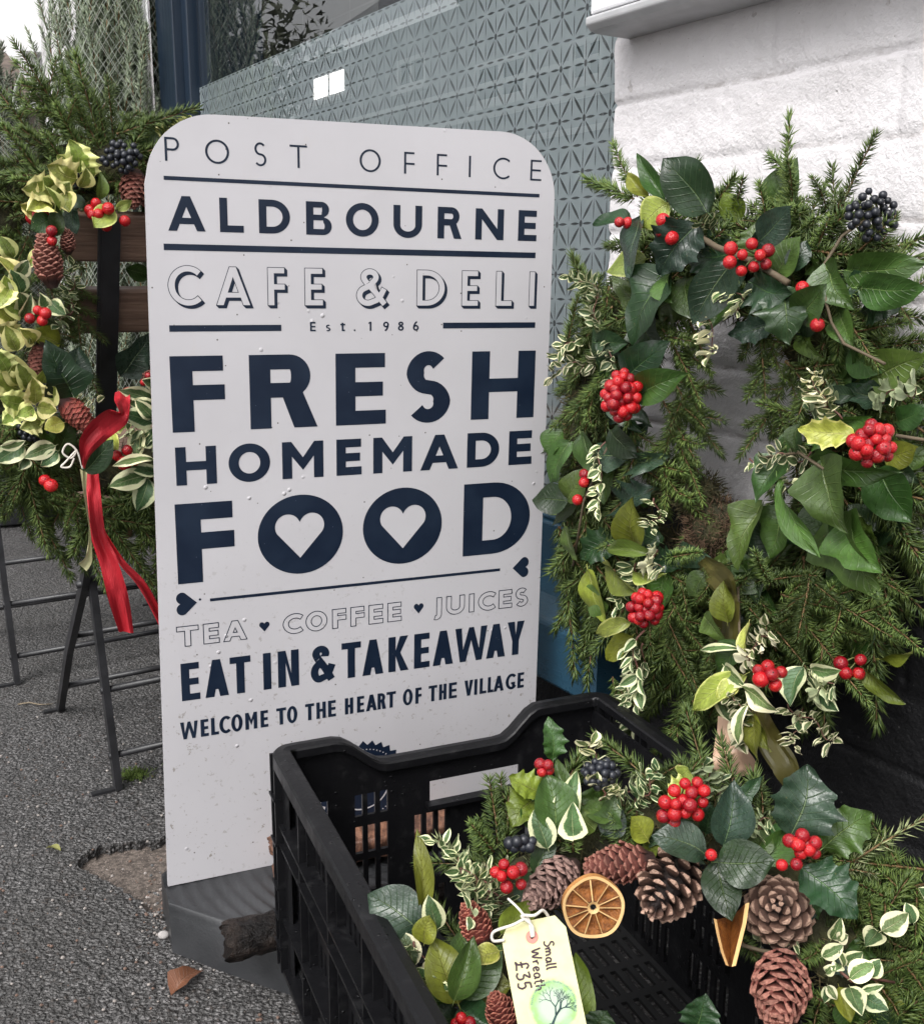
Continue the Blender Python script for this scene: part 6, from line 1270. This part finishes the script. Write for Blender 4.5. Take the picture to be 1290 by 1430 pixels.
# ================================================================== LEFT WREATH on the chair back
LO = hit(160, 450, CA - WD*.16, WD); LO = LO - (-ray(160, 450)).normalized()*0.0
lw = thing('wreath', LO, 'wreath of yellow edged holly and cones with a red ribbon, hung on the chair back', 'wreath', 'christmas wreaths')
W = Wreath(lw, LO, (-ray(160, 460)).normalized() + V((.1, .1, 0)), seed=17); S, Lf, BR = W.sprig, W.leaf, W.berries
W.O = W.P(163, 455, -.012)
W.moss(0.187, 0.030, M_moss, nfib=3000)
FIL = []
for i in range(95):
    a = 2*math.pi*i/95 + rg.gauss(0, .06); r = rg.uniform(0.165, 0.235); o = -1 if math.cos(a) > 0 else 1; d = V((-math.sin(a), math.cos(a)))*o*rg.uniform(.4, .9) + V((math.cos(a), math.sin(a)))*rg.uniform(.3, .9); d.normalize()
    Pb = W.ringpt(a, r, rg.uniform(.03, .06)); FIL.append((Pb, Pb + (W.A*d.x+W.B*d.y)*rg.uniform(.09, .13) + W.N*rg.uniform(0, .03) - V((0, 0, .02))))
W.filler(FIL)
for b, t, k, hb, ht in [((128, 235), (78, 145), 'branch', .04, .06), ((85, 160), (18, 58), 'branch', .05, .08), ((110, 200), (55, 115), 'branch', .05, .07), ((150, 230), (105, 75), 'branch', .03, .06), ((160, 240), (130, 130), 'branch', .03, .05), ((150, 200), (118, 70), 'branch', .02, .04), ((75, 265), (0, 175), 'branch', .05, .07), ((60, 250), (25, 205), 'branch', .05, .06), ((95, 170), (40, 75), 'branch', .05, .07), ((140, 210), (85, 95), 'branch', .04, .06), ((160, 220), (150, 110), 'branch', .03, .05), ((45, 190), (-5, 110), 'branch', .04, .06), ((120, 180), (95, 110), 'branch', .05, .06), ((110, 260), (60, 185), 'branch', .04, .06), ((30, 330), (-10, 250), 'branch', .04, .05), ((45, 345), (0, 330), 'branch', .04, .05), ((40, 380), (5, 320), 'branch', .04, .05), ((20, 400), (-8, 350), 'branch', .04, .05),
 ((45, 625), (12, 710), 'branch', .06, .07), ((118, 690), (90, 735), 'branch', .06, .08), ((130, 690), (115, 745), 'single', .05, .06), ((30, 590), (5, 620), 'single', .06, .07), ((75, 590), (10, 600), 'branch', .06, .07), ((150, 640), (160, 720), 'branch', .04, .05), ((180, 650), (175, 740), 'branch', .03, .04), ((110, 440), (118, 520), 'branch', .06, .07), ((100, 390), (112, 460), 'branch', .05, .06), ((120, 510), (140, 560), 'single', .06, .07), ((70, 400), (90, 450), 'branch', .06, .07), ((190, 640), (205, 720), 'branch', .03, .04), ((60, 460), (110, 470), 'branch', .05, .07), ((205, 220), (170, 160), 'branch', .03, .04), ((45, 420), (15, 370), 'branch', .05, .06), ((10, 480), (40, 470), 'branch', .05, .06), ((195, 270), (160, 265), 'single', .05, .06), ((120, 270), (60, 240), 'branch', .05, .06), ((60, 300), (15, 250), 'branch', .05, .06), ((100, 270), (120, 200), 'branch', .06, .07), ((160, 265), (190, 190), 'branch', .04, .05), ((40, 330), (10, 400), 'branch', .05, .06), ((20, 390), (30, 480), 'branch', .05, .06), ((35, 460), (60, 540), 'branch', .06, .07), ((60, 560), (120, 620), 'branch', .05, .06), ((100, 610), (170, 640), 'branch', .05, .06), ((80, 640), (40, 700), 'branch', .05, .06), ((140, 270), (90, 310), 'branch', .05, .06), ((75, 340), (100, 420), 'branch', .05, .06), ((90, 430), (60, 500), 'branch', .05, .06), ((30, 250), (-10, 220), 'branch', .04, .05), ((15, 330), (-15, 400), 'branch', .04, .05), ((10, 560), (-15, 640), 'branch', .04, .05), ((60, 620), (0, 660), 'branch', .05, .06), ((170, 250), (120, 265), 'branch', .05, .06), ((205, 660), (150, 660), 'branch', .05, .06)]:
    S(b, t, k, hb, ht)
for a in [((108, 250), (68, 230), 40, 'holly', 'gold', .09, .11, .1), ((112, 242), (100, 196), 36, 'holly', 'gold', .08, .10, .1), ((98, 238), (82, 216), 22, 'oval', 'gold', .09, .1, .5), ((112, 262), (122, 235), 18, 'oval', 'gold', .09, .1, .6), ((78, 268), (40, 262), 34, 'holly', 'gold', .09, .12, .1), ((76, 278), (42, 290), 32, 'holly', 'gold', .09, .12, .2), ((75, 270), (60, 248), 26, 'oval', 'gold', .09, .11, .3), ((78, 282), (98, 258), 26, 'oval', 'gold', .09, .11, .4), ((92, 268), (95, 295), 22, 'oval', 'gold', .1, .11, .5), ((80, 300), (72, 262), 14, 'lance', 'gold', .10, .12, .7), ((100, 290), (104, 325), 18, 'oval', 'grey', .09, .1, .6),
 ((160, 292), (131, 317), 26, 'oval', 'lime', .10, .11, .2), ((162, 292), (185, 280), 12, 'oval', 'lime', .1, .1, .2), ((72, 305), (44, 318), 26, 'oval', 'ivy', .10, .11, .1), ((80, 330), (78, 285), 18, 'oval', 'ivy', .10, .11, .1), ((140, 280), (143, 240), 14, 'lance', 'mid', .08, .09, .2), ((120, 285), (95, 280), 16, 'oval', 'dark', .08, .08, .2), ((200, 285), (212, 160), 44, 'heart', 'mid', .04, .05, .3), ((220, 190), (232, 178), 14, 'holly', 'gold', .02, .03, .3), ((236, 190), (268, 162), 26, 'holly', 'gold', .02, .03, .3), ((238, 186), (218, 180), 22, 'holly', 'gold', .02, .03, .3),
 ((32, 400), (0, 355), 20, 'lance', 'gold', .09, .1, .5), ((30, 410), (18, 380), 24, 'oval', 'var', .09, .11, .1), ((10, 420), (8, 385), 22, 'oval', 'gold', .09, .11, .1), ((38, 440), (26, 408), 24, 'oval', 'var', .09, .12, .1), ((35, 435), (10, 425), 24, 'oval', 'gold', .09, .12, .1), ((42, 445), (62, 430), 22, 'oval', 'var', .10, .11, .1), ((30, 445), (45, 415), 16, 'lance', 'var', .1, .12, .3), ((20, 450), (-8, 430), 26, 'oval', 'gold', .09, .11, .1), ((25, 455), (20, 480), 22, 'oval', 'gold', .1, .11, .2), ((65, 440), (55, 408), 14, 'lance', 'var', .1, .11, .5),
 ((35, 540), (8, 492), 30, 'oval', 'gold', .09, .12, .1), ((30, 545), (-8, 520), 34, 'holly', 'gold', .09, .12, .1), ((38, 565), (0, 555), 34, 'holly', 'gold', .10, .12, .1), ((42, 545), (28, 510), 24, 'oval', 'gold', .1, .12, .2), ((50, 565), (48, 530), 30, 'holly', 'gold', .11, .13, .2), ((55, 560), (78, 540), 30, 'oval', 'gold', .11, .12, .1), ((52, 568), (78, 575), 26, 'oval', 'gold', .11, .12, .2), ((48, 570), (25, 580), 24, 'oval', 'gold', .11, .12, .2), ((55, 575), (45, 600), 22, 'oval', 'lime', .1, .11, .2), ((30, 575), (5, 590), 24, 'holly', 'gold', .1, .11, .2), ((60, 535), (66, 515), 20, 'oval', 'lime', .1, .12, .2),
 ((15, 400), (-6, 430), 24, 'holly', 'gold', .10, .12, .2), ((22, 470), (-4, 460), 28, 'holly', 'gold', .10, .12, .1), ((25, 490), (10, 455), 26, 'oval', 'gold', .11, .12, .2), ((48, 480), (30, 460), 22, 'oval', 'gold', .1, .12, .2), ((12, 520), (-8, 490), 30, 'holly', 'gold', .11, .13, .1), ((60, 590), (30, 598), 26, 'holly', 'gold', .11, .12, .1), ((90, 590), (62, 600), 20, 'oval', 'lime', .11, .12, .2), ((20, 360), (2, 330), 22, 'oval', 'gold', .09, .1, .2), ((60, 350), (40, 372), 18, 'oval', 'gold', .09, .1, .2), ((70, 420), (92, 440), 20, 'oval', 'var', .1, .11, .2), ((24, 385), (40, 365), 18, 'oval', 'var', .1, .11, .2), ((130, 250), (118, 215), 22, 'holly', 'gold', .08, .09, .2), ((55, 300), (30, 285), 22, 'holly', 'gold', .09, .11, .2), ((98, 542), (66, 475), 54, 'ivy', 'dark', .11, .12, .1), ((100, 545), (112, 485), 40, 'oval', 'grey', .105, .11, .1), ((85, 480), (40, 465), 26, 'oval', 'olive', .08, .09, .2), ((36, 622), (-4, 645), 26, 'oval', 'var', .10, .11, .1), ((0, 625), (35, 620), 12, 'lance', 'cream', .11, .12, .5), ((78, 622), (34, 640), 22, 'oval', 'cream', .11, .12, .1), ((82, 630), (58, 650), 18, 'oval', 'var', .11, .12, .2), ((40, 640), (28, 655), 14, 'oval', 'var', .1, .11, .2), ((72, 605), (40, 600), 20, 'oval', 'mid', .09, .1, .2), ((78, 635), (100, 590), 26, 'oval', 'ivy', .09, .1, .3), ((90, 630), (60, 595), 24, 'ivy', 'mid', .09, .1, .2), ((110, 600), (70, 590), 26, 'oval', 'ivy', .09, .1, .2),
 ((118, 660), (160, 618), 30, 'oval', 'dark', .12, .13, .2), ((145, 600), (175, 598), 18, 'holly', 'gold', .11, .12, .2), ((150, 605), (165, 628), 20, 'oval', 'lime', .11, .12, .2), ((215, 560), (172, 545), 20, 'oval', 'var', .10, .12, .2), ((218, 572), (180, 562), 20, 'oval', 'var', .10, .12, .1), ((214, 590), (172, 578), 26, 'oval', 'var', .11, .13, .1), ((215, 585), (192, 560), 18, 'oval', 'var', .12, .13, .1), ((218, 600), (196, 625), 26, 'oval', 'var', .11, .12, .1), ((220, 545), (200, 530), 18, 'oval', 'var', .1, .11, .3), ((195, 600), (190, 640), 20, 'oval', 'var', .11, .12, .4), ((215, 640), (160, 645), 12, 'lance', 'cream', .12, .13, .6), ((205, 664), (152, 680), 26, 'oval', 'cream', .11, .13, .1), ((208, 668), (192, 714), 28, 'oval', 'var', .11, .12, .1), ((220, 660), (180, 652), 16, 'oval', 'var', .11, .12, .3), ((178, 516), (220, 462), 40, 'ivy', 'grey', .02, .02, .3), ((175, 375), (215, 385), 20, 'lance', 'ivy', -.02, -.02, .2)]:
    Lf(*a)
for b, t, mt, st, hb, ht in [((95, 430), (108, 365), 'var', 'pair', .07, .08), ((108, 420), (82, 455), 'var', 'whorl', .08, .1), ((90, 560), (140, 570), 'cream', 'pair', .06, .08), ((60, 500), (20, 470), 'var', 'whorl', .08, .09), ((215, 620), (180, 600), 'var', 'whorl', .1, .12)]: W.vsprig(b, t, mt, st, hb, ht)
W.cone((192, 240), (184, 285), 50, .4, 'red', .06, .08, 85); W.cone((214, 245), (206, 285), 44, .4, 'red', .06, .07, 85); W.cone((74, 402), (60, 326), 44, .35, 'red', .10, .11, 110); W.cone((96, 355), (94, 322), 26, .4, 'red', .09, .1, 80); W.cone((58, 478), (48, 528), 28, .3, 'red', .09, .10, 90); W.cone((84, 556), (132, 602), 40, .3, 'crimson', .10, .11, 110); W.cone((200, 530), (214, 520), 20, .4, 'red', .07, .08, 60)
BR((142, 290), 22, 14, 4, 8.5, .10); BR((150, 316), 7, 7, 1, 8, .1); BR((174, 307), 8, 8, 1, 9, .1); BR((130, 300), 8, 8, 1, 8, .1); BR((73, 328), 8, 14, 2, 7.5, .12); BR((48, 300), 16, 12, 2, 11, .09); BR((52, 441), 18, 14, 4, 8, .12); BR((70, 674), 15, 12, 2, 9.5, .12); BR((176, 638), 22, 16, 4, 9.5, .11); BR((205, 530), 10, 10, 3, 6, .09)
BR((170, 219), 27, 22, 30, 4.6, .08, bl=True); BR((112, 240), 20, 22, 24, 4.6, .06, bl=True); BR((48, 600), 24, 16, 26, 4.6, .08, bl=True)
q = Mat('red_satin_ribbon', (0.42, 0.008, 0.018), .45); q.color(q.mix(q.noise(18, 3).step(.3, .7), (0.34, 0.006, 0.014), (0.50, 0.012, 0.024))); q.bump(q.noise(500, 2, stretch=(1, 1, .2)), .0008); q.b.inputs['Roughness'].default_value = .62; M_red = q.m
ribbon_strip(W, 'ribbon', [((161, 548, .10), (180, 540, .10)), ((160, 560, .14), (182, 562, .12)), ((166, 575, .14), (180, 580, .13)), ((150, 572, .15), (176, 592, .13)), ((126, 590, .16), (152, 612, .15)), ((112, 612, .16), (130, 632, .15)), ((112, 635, .15), (122, 645, .14)), ((114, 650, .13), (119, 655, .13))], M_red)
ribbon_strip(W, 'ribbon', [((120, 655, .10), (136, 645, .10)), ((120, 690, .12), (141, 690, .12)), ((126, 745, .13), (148, 745, .12)), ((140, 790, .12), (165, 785, .13)), ((152, 840, .13), (180, 835, .12)), ((166, 882, .12), (187, 884, .12))], M_red)
ribbon_strip(W, 'ribbon', [((138, 735, .09), (146, 740, .09)), ((165, 785, .10), (174, 782, .10)), ((195, 822, .11), (205, 815, .10)), ((228, 885, .10), (233, 868, .10))], M_red)
ribbon_strip(W, 'gift_tag', [((112, 655, .13), (122, 660, .12)), ((117, 690, .15), (121, 685, .13)), ((124, 740, .15), (126, 735, .13)), ((120, 775, .15), (129, 780, .14)), ((109, 787, .15), (121, 797, .14))], M_card)
mb = Local(lw); curve_tube(mb, [W.P(x, y, .13) for x, y in ((116, 655), (108, 630), (95, 620), (88, 632), (100, 640), (108, 628), (92, 645), (86, 652), (98, 652), (104, 640))], .0012); mb.build('string', M_string)

# ================================================================== NETTED CHRISTMAS TREES
q = Mat('tree_netting', (0.30, 0.32, 0.28), .7); M_net = q.m
def tree(base, lean, Hh, Rmax, label, seed, ns=150, net=True):
    rng = random.Random(seed); root = thing('christmas_tree', base, label, 'christmas tree', 'netted christmas trees'); ax = (V((0, 0, 1)) + lean).normalized(); x, y_, z_ = frame(ax, V((0, 1, 0)))
    rad = lambda t: Rmax*(0.35 + 0.65*math.sin(math.pi*min(1, .12+.80*t)))*(1 if t < .8 else 1-.65*(t-.8)/.2)
    mb = Local(root); mb.tube([base + ax*(Hh*i/10) for i in range(11)], [.028*(1-.075*i) for i in range(11)], 9); mb.build('trunk', M_twig)
    mb = Local(root); U = V((0, 0, 1))
    for i in range(ns):
        t = (i+rng.random())/ns; th = rng.uniform(0, 6.283); rr = rad(t)*rng.uniform(.25, 1.0); o = x*math.cos(th)+z_*math.sin(th)
        p = base + ax*(Hh*(.06+.82*t)) + o*rr*.9; d = (ax*1.0 + o*rng.uniform(-.18, .22) + V((rng.gauss(0, .1), rng.gauss(0, .1), 0)))
        sprig_axis(mb, p, d, o, rng.uniform(.16, .28), rng.uniform(-.5, .2), rng, nl=.026, dens=620, thick=.0020, nr=.0018, flat=.8, sweep=38)
    mb.build('crown', [M_needle2, M_twig])
    if net:
        mb = Local(root); nl, seg = 70, 60
        for fam in (1, -1):
            for k in range(nl):
                A, B = [], []
                for j in range(seg+1):
                    t = j/seg; th = 2*math.pi*k/nl + fam*t*7.5 + .15*noise.noise(V((k*.7, t*6, fam))); r = rad(t)*0.95 + .010*noise.noise(V((math.cos(th)*2, math.sin(th)*2, t*9+seed)))
                    o = x*math.cos(th)+z_*math.sin(th); c = base + ax*(Hh*(.06+.92*t)) + o*r; tv = (ax*.6 + o.cross(ax)*fam).normalized(); w_ = o.cross(tv)*.00048; A.append(c+w_); B.append(c-w_)
                mb.quad_strip(A, B)
        o = mb.build('netting', M_net, smooth=False); o['kind'] = 'stuff' if False else 'thing'; del o['kind']
    return root
tree(V((-1.03, 3.06, 0)), V((.035, .03, 0)), 2.5, .20, 'tall netted christmas tree leaning beside the blue window frame', 31, 1150)
t2 = tree(V((gnd(10, 712).x, gnd(10, 712).y, .155)), V((.03, .06, 0)), 1.30, .21, 'short pale netted christmas tree at the left with white netting loops at its top', 57, 560)
mb = Local(t2); l0 = t2.location
def netloop(pts, w_=.012):
    P_ = [hit(x, y, l0, V((0, -1, 0))) for x, y in pts]; A, B = [], []
    for k in range(len(P_)-1):
        p0, p1, p2, p3 = P_[max(0, k-1)], P_[k], P_[k+1], P_[min(len(P_)-1, k+2)]
        for i in range(8): t = i/8; A.append(0.5*((2*p1) + (p2-p0)*t + (2*p0-5*p1+4*p2-p3)*t*t + (3*p1-p0-3*p2+p3)*t**3))
    A.append(P_[-1]); mb.tube(A, [w_*(.7+.5*noise.noise(p*20)) for p in A], 7)
netloop([(10, 150), (25, 152), (40, 140), (48, 118), (52, 90)], .007); netloop([(18, 150), (22, 125), (30, 100)], .006); netloop([(75, 20), (70, 60), (62, 100), (58, 140)], .005)
mb.build('netting_loop', M_net)
# wall notice and pipe behind the trees
t_, z_ = wt(190, 24, .892); nb = thing('paper_notice', wp(t_, .892, z_), 'white paper notice taped on the wall between the tall tree and the window', 'notice'); mb = Local(nb); a0, b0_ = wt(174, 24, .892)[0], wt(205, 24, .892)[0]
mb.box(wp(a0, .897, z_-.045), WD*(b0_-a0), WN*.002, V((0, 0, .075))); mb.build('paper', simple('white_paper', (.8, .8, .82), .7, var=.03), smooth=False)

# ================================================================== OPPOSITE HOUSES, STREET
M_render = simple('white_render', (.82, .81, .82), .7, var=.05, bump=.002); M_roof = simple('brown_roof_tile', (.10, .075, .06), .8, var=.4, scale=14, bump=.01, bscale=20); M_wfr = simple('white_window_frame', (.8, .8, .8), .4, var=.02)
M_dark = simple('dark_glass', (.05, .06, .07), .08, var=0)
hA, hB = az(-27.5)*9.5, az(-14)*9.5
wh = thing('white_house', az(-21)*9.5, 'white rendered house across the street behind the netted trees', 'house'); hd = (hB-hA).normalized(); hn = V((hd.y, -hd.x, 0)); ln = 9.0
A0 = hA - hd*0.7
mb = Local(wh); mb.box(A0, hd*ln, -hn*6, V((0, 0, 5.2))); mb.build('wall', M_render, smooth=False)
mb = Local(wh); e = [A0 - hd*.3 + hn*.4 + V((0, 0, 5.1)), A0 + hd*(ln+.3) + hn*.4 + V((0, 0, 5.1))]; rdg = [p - hn*3.4 + V((0, 0, 2.6)) for p in e]; bk_ = [p - hn*6.8 for p in e]
mb.quad_strip(e, rdg); mb.quad_strip(rdg, bk_); mb.face([e[0], rdg[0], bk_[0]]); mb.face([e[1], bk_[1], rdg[1]]); mb.build('roof', M_roof, smooth=False)
def hpt(x, y, off=.0): return hit(x, y, hA + hn*off, hn)
def window(root, P, d, n_, w_, h_, glass, nm='window'):
    f = Local(root); t = .07
    for o, a, b in ((P, d*w_, V((0, 0, t))), (P + V((0, 0, h_-t)), d*w_, V((0, 0, t))), (P + V((0, 0, t)), d*t, V((0, 0, h_-2*t))), (P + d*(w_-t) + V((0, 0, t)), d*t, V((0, 0, h_-2*t))), (P + d*(w_/2-t/2) + V((0, 0, t)), d*t, V((0, 0, h_-2*t)))): f.box(o, a, n_*.08, b)
    f.box(P - d*.08 - V((0, 0, .08)), d*(w_+.16), n_*.16, V((0, 0, .078))); fo = f.build(nm, M_wfr, smooth=False)
    g = Local(root); g.face([P + n_*.03, P + d*w_ + n_*.03, P + d*w_ + n_*.03 + V((0, 0, h_)), P + n_*.03 + V((0, 0, h_))]); g.build('pane', glass, smooth=False, parent=fo); return fo
P_ = hpt(46, 62); window(wh, P_, hd, hn, .9, 1.5, simple('pale_glass', (.55, .57, .60), .2, var=.05))
# low tiled porch of that house
a, b = hpt(-60, 150, 1.6), hpt(62, 150, 1.6); po = Local(wh); zt = hpt(0, 96, .8).z
a.z = b.z = hpt(30, 140, 1.6).z
po.quad_strip([a, b], [a - hn*1.59 + V((0, 0, zt-a.z+.25)), b - hn*1.59 - hd*.25 + V((0, 0, zt-a.z+.25))]); po.build('porch_roof', M_roof, smooth=False)
pw = Local(wh); pw.box(V((a.x, a.y, 0)) - hn*.25, (V((b.x, b.y, 0))-V((a.x, a.y, 0))), -hn*1.2, V((0, 0, a.z-.03))); pw.build('porch_wall', simple('brown_stone', (.20, .17, .14), .85, var=.4, scale=5, bump=.02, bscale=9), smooth=False)
# house seen only as a reflection in the shop window (real, across the street)
DM = DG - 8.0; f8 = lambda x, y: wt(x, y, DG+8.0)
oh = thing('pale_house', wp(0, DM, 0), 'pale rendered house with a lit window, mirrored in the shop window', 'house')
tl, zl = f8(416, 72); tr_ = f8(900, 20)[0]
mb = Local(oh); mb.box(wp(tl, DM, 0), WD*(tr_-tl-6), WN*6, V((0, 0, 4.7))); mb.build('wall', simple('pale_render', (.42, .42, .43), .8, var=.3, scale=3, bump=.02, bscale=6), smooth=False)
mb = Local(oh); e = [wp(tl+.2, DM-.02, 4.75)-WN*.3, wp(tr_-6, DM, 4.75)-WN*.3]; rdg = [p + WN*3.3 + V((0, 0, 2.2)) for p in e]; mb.quad_strip(e, rdg); mb.quad_strip(rdg, [p + WN*6.6 for p in e]); mb.build('roof', simple('pale_slate', (.30, .31, .33), .6, var=.2, scale=6), smooth=False)
t0_, z0_ = f8(442, 146); t1_, z1_ = f8(488, 90); lit = bpy.data.materials.new('lit_window'); lit.use_nodes = True; bs = lit.node_tree.nodes['Principled BSDF']; bs.inputs['Emission Color'].default_value = (1, .96, .9, 1); bs.inputs['Emission Strength'].default_value = 9.0
window(oh, wp(t0_, DM, z0_) - WN*.0, WD*-1, -WN, abs(t1_-t0_), abs(z1_-z0_), lit)
for xa, xb, ya, yb in ((560, 600, 128, 62), (668, 742, 150, 55), (800, 850, 120, 30)):
    ta_, za_ = f8(xa, ya); tb2, zb_ = f8(xb, yb); window(oh, wp(ta_, DM, za_), WD*-1, -WN, abs(tb2-ta_), abs(zb_-za_)*.8, M_dark)
for k in range(3):
    z_k = 2.6 + .42*k; cb = Local(oh); cb.box(wp(tl, DM-.0, z_k), WD*(tr_-tl-6), -WN*.05, V((0, 0, .07))); cb.build('reflection_band', M_wfr, smooth=False)  # white bands added to the facade so lines show mirrored in the shop window
tp_ = f8(330, 40); tb_ = V((*wp(f8(300, 60)[0], DM-1.0, 0).xy, 0))
bt_ = thing('bare_tree', tb_, 'tree across the street, mirrored in the top of the shop window', 'tree'); mb = Local(bt_); mb.tube([tb_, tb_+V((.1, 0, 2)), tb_+V((0, .1, 4))], [.16, .13, .08], 8); mb.build('trunk', M_twig)
mb = Local(bt_); rgt = random.Random(3)
for i in range(2600):
    v = V((rgt.gauss(0, 1), rgt.gauss(0, 1), rgt.gauss(0, .8))); v = v.normalized()*rgt.random()**.5; p = tb_ + V((0, 0, 5.0)) + V((v.x*2.4, v.y*2.4, v.z*2.6)); mb.face([p, p+V((rgt.gauss(0, .12), rgt.gauss(0, .12), rgt.gauss(0, .12))), p+V((rgt.gauss(0, .12), rgt.gauss(0, .12), rgt.gauss(0, .12)))])
mb.build('crown', simple('distant_foliage', (.06, .07, .04), .8), smooth=False)

# ================================================================== SMALL THINGS ON THE GROUND
def small(name, loc, label, cat, mb_fn, mats):
    r = thing(name, loc, label, cat); mb = Local(r); mb_fn(mb, V(loc)); mb.build(name+'_body', mats); return r
def one(name, loc, label, cat, me): o = obj(name, me); o.location = loc; return tag(o, label, cat)
mb = MB(); rl = random.Random(2); leaf_surface(mb, 'ivy', rl, Matrix.Diagonal((.028, .040, .03, 1)) @ Matrix.Translation((0, -.5, .12)), fold=.5, bend=.5)
dead = leaf_mat('dead_leaf', (.19, .055, .038), (.28, .12, .09), rough=.5, back=(.22, .10, .08)); p = gnd(266, 1366, GZ+.005); o = one('fallen_leaf', p, 'crumpled reddish brown leaf on the tarmac in front of the sign base', 'leaf', mb.mesh('fallen_leaf', dead)); o.rotation_euler = (.15, .1, -.6)
mb = MB(); leaf_surface(mb, 'lance', rl, Matrix.Diagonal((.010, .026, .02, 1)) @ Matrix.Translation((0, -.5, .1)), fold=.3, bend=.2); o = one('fallen_leaf', gnd(75, 1186, GZ+.003), 'small yellow green leaf on the tarmac left of the broken patch', 'leaf', mb.mesh('fallen_leaf', leaf_mat('faded_leaf', (.16, .15, .05), (.25, .22, .1), rough=.6))); o.rotation_euler = (0, .1, 1.2)
mb = MB(); mb.ball((0, 0, .0045), .0072, 12, 8, 0, (1, .8, .65)); one('pebble', gnd(229, 1310, GZ-.001), 'smooth pale pebble beside the left end of the sign base', 'pebble', mb.mesh('pebble', simple('pale_pebble', (.36, .34, .33), .7, scale=90)))
mb = MB(); rl = random.Random(6)
for i in range(420): add_needle(mb, V((rl.gauss(0, .012), rl.gauss(0, .010), 0)), V((rl.gauss(0, .6), rl.gauss(0, .6), 1)), rl.uniform(.006, .014), .0007)
one('moss_tuft', gnd(186, 1084), 'small bright green tuft of moss on the tarmac behind the sign', 'moss', mb.mesh('moss_tuft', needle_mat('green_moss', (.05, .09, .01), (.13, .19, .03), .8)))
mb = MB()
mb.tube([(-.03, 0, .002), (-.01, .004, .004), (.012, -.003, .003), (.035, .003, .002)], [.0012, .0016, .0012, .0006], 5); one('fallen_twig', gnd(48, 985), 'thin pale twig on the tarmac near the chair legs', 'twig', mb.mesh('fallen_twig', simple('dry_twig', (.2, .16, .11), .8)))
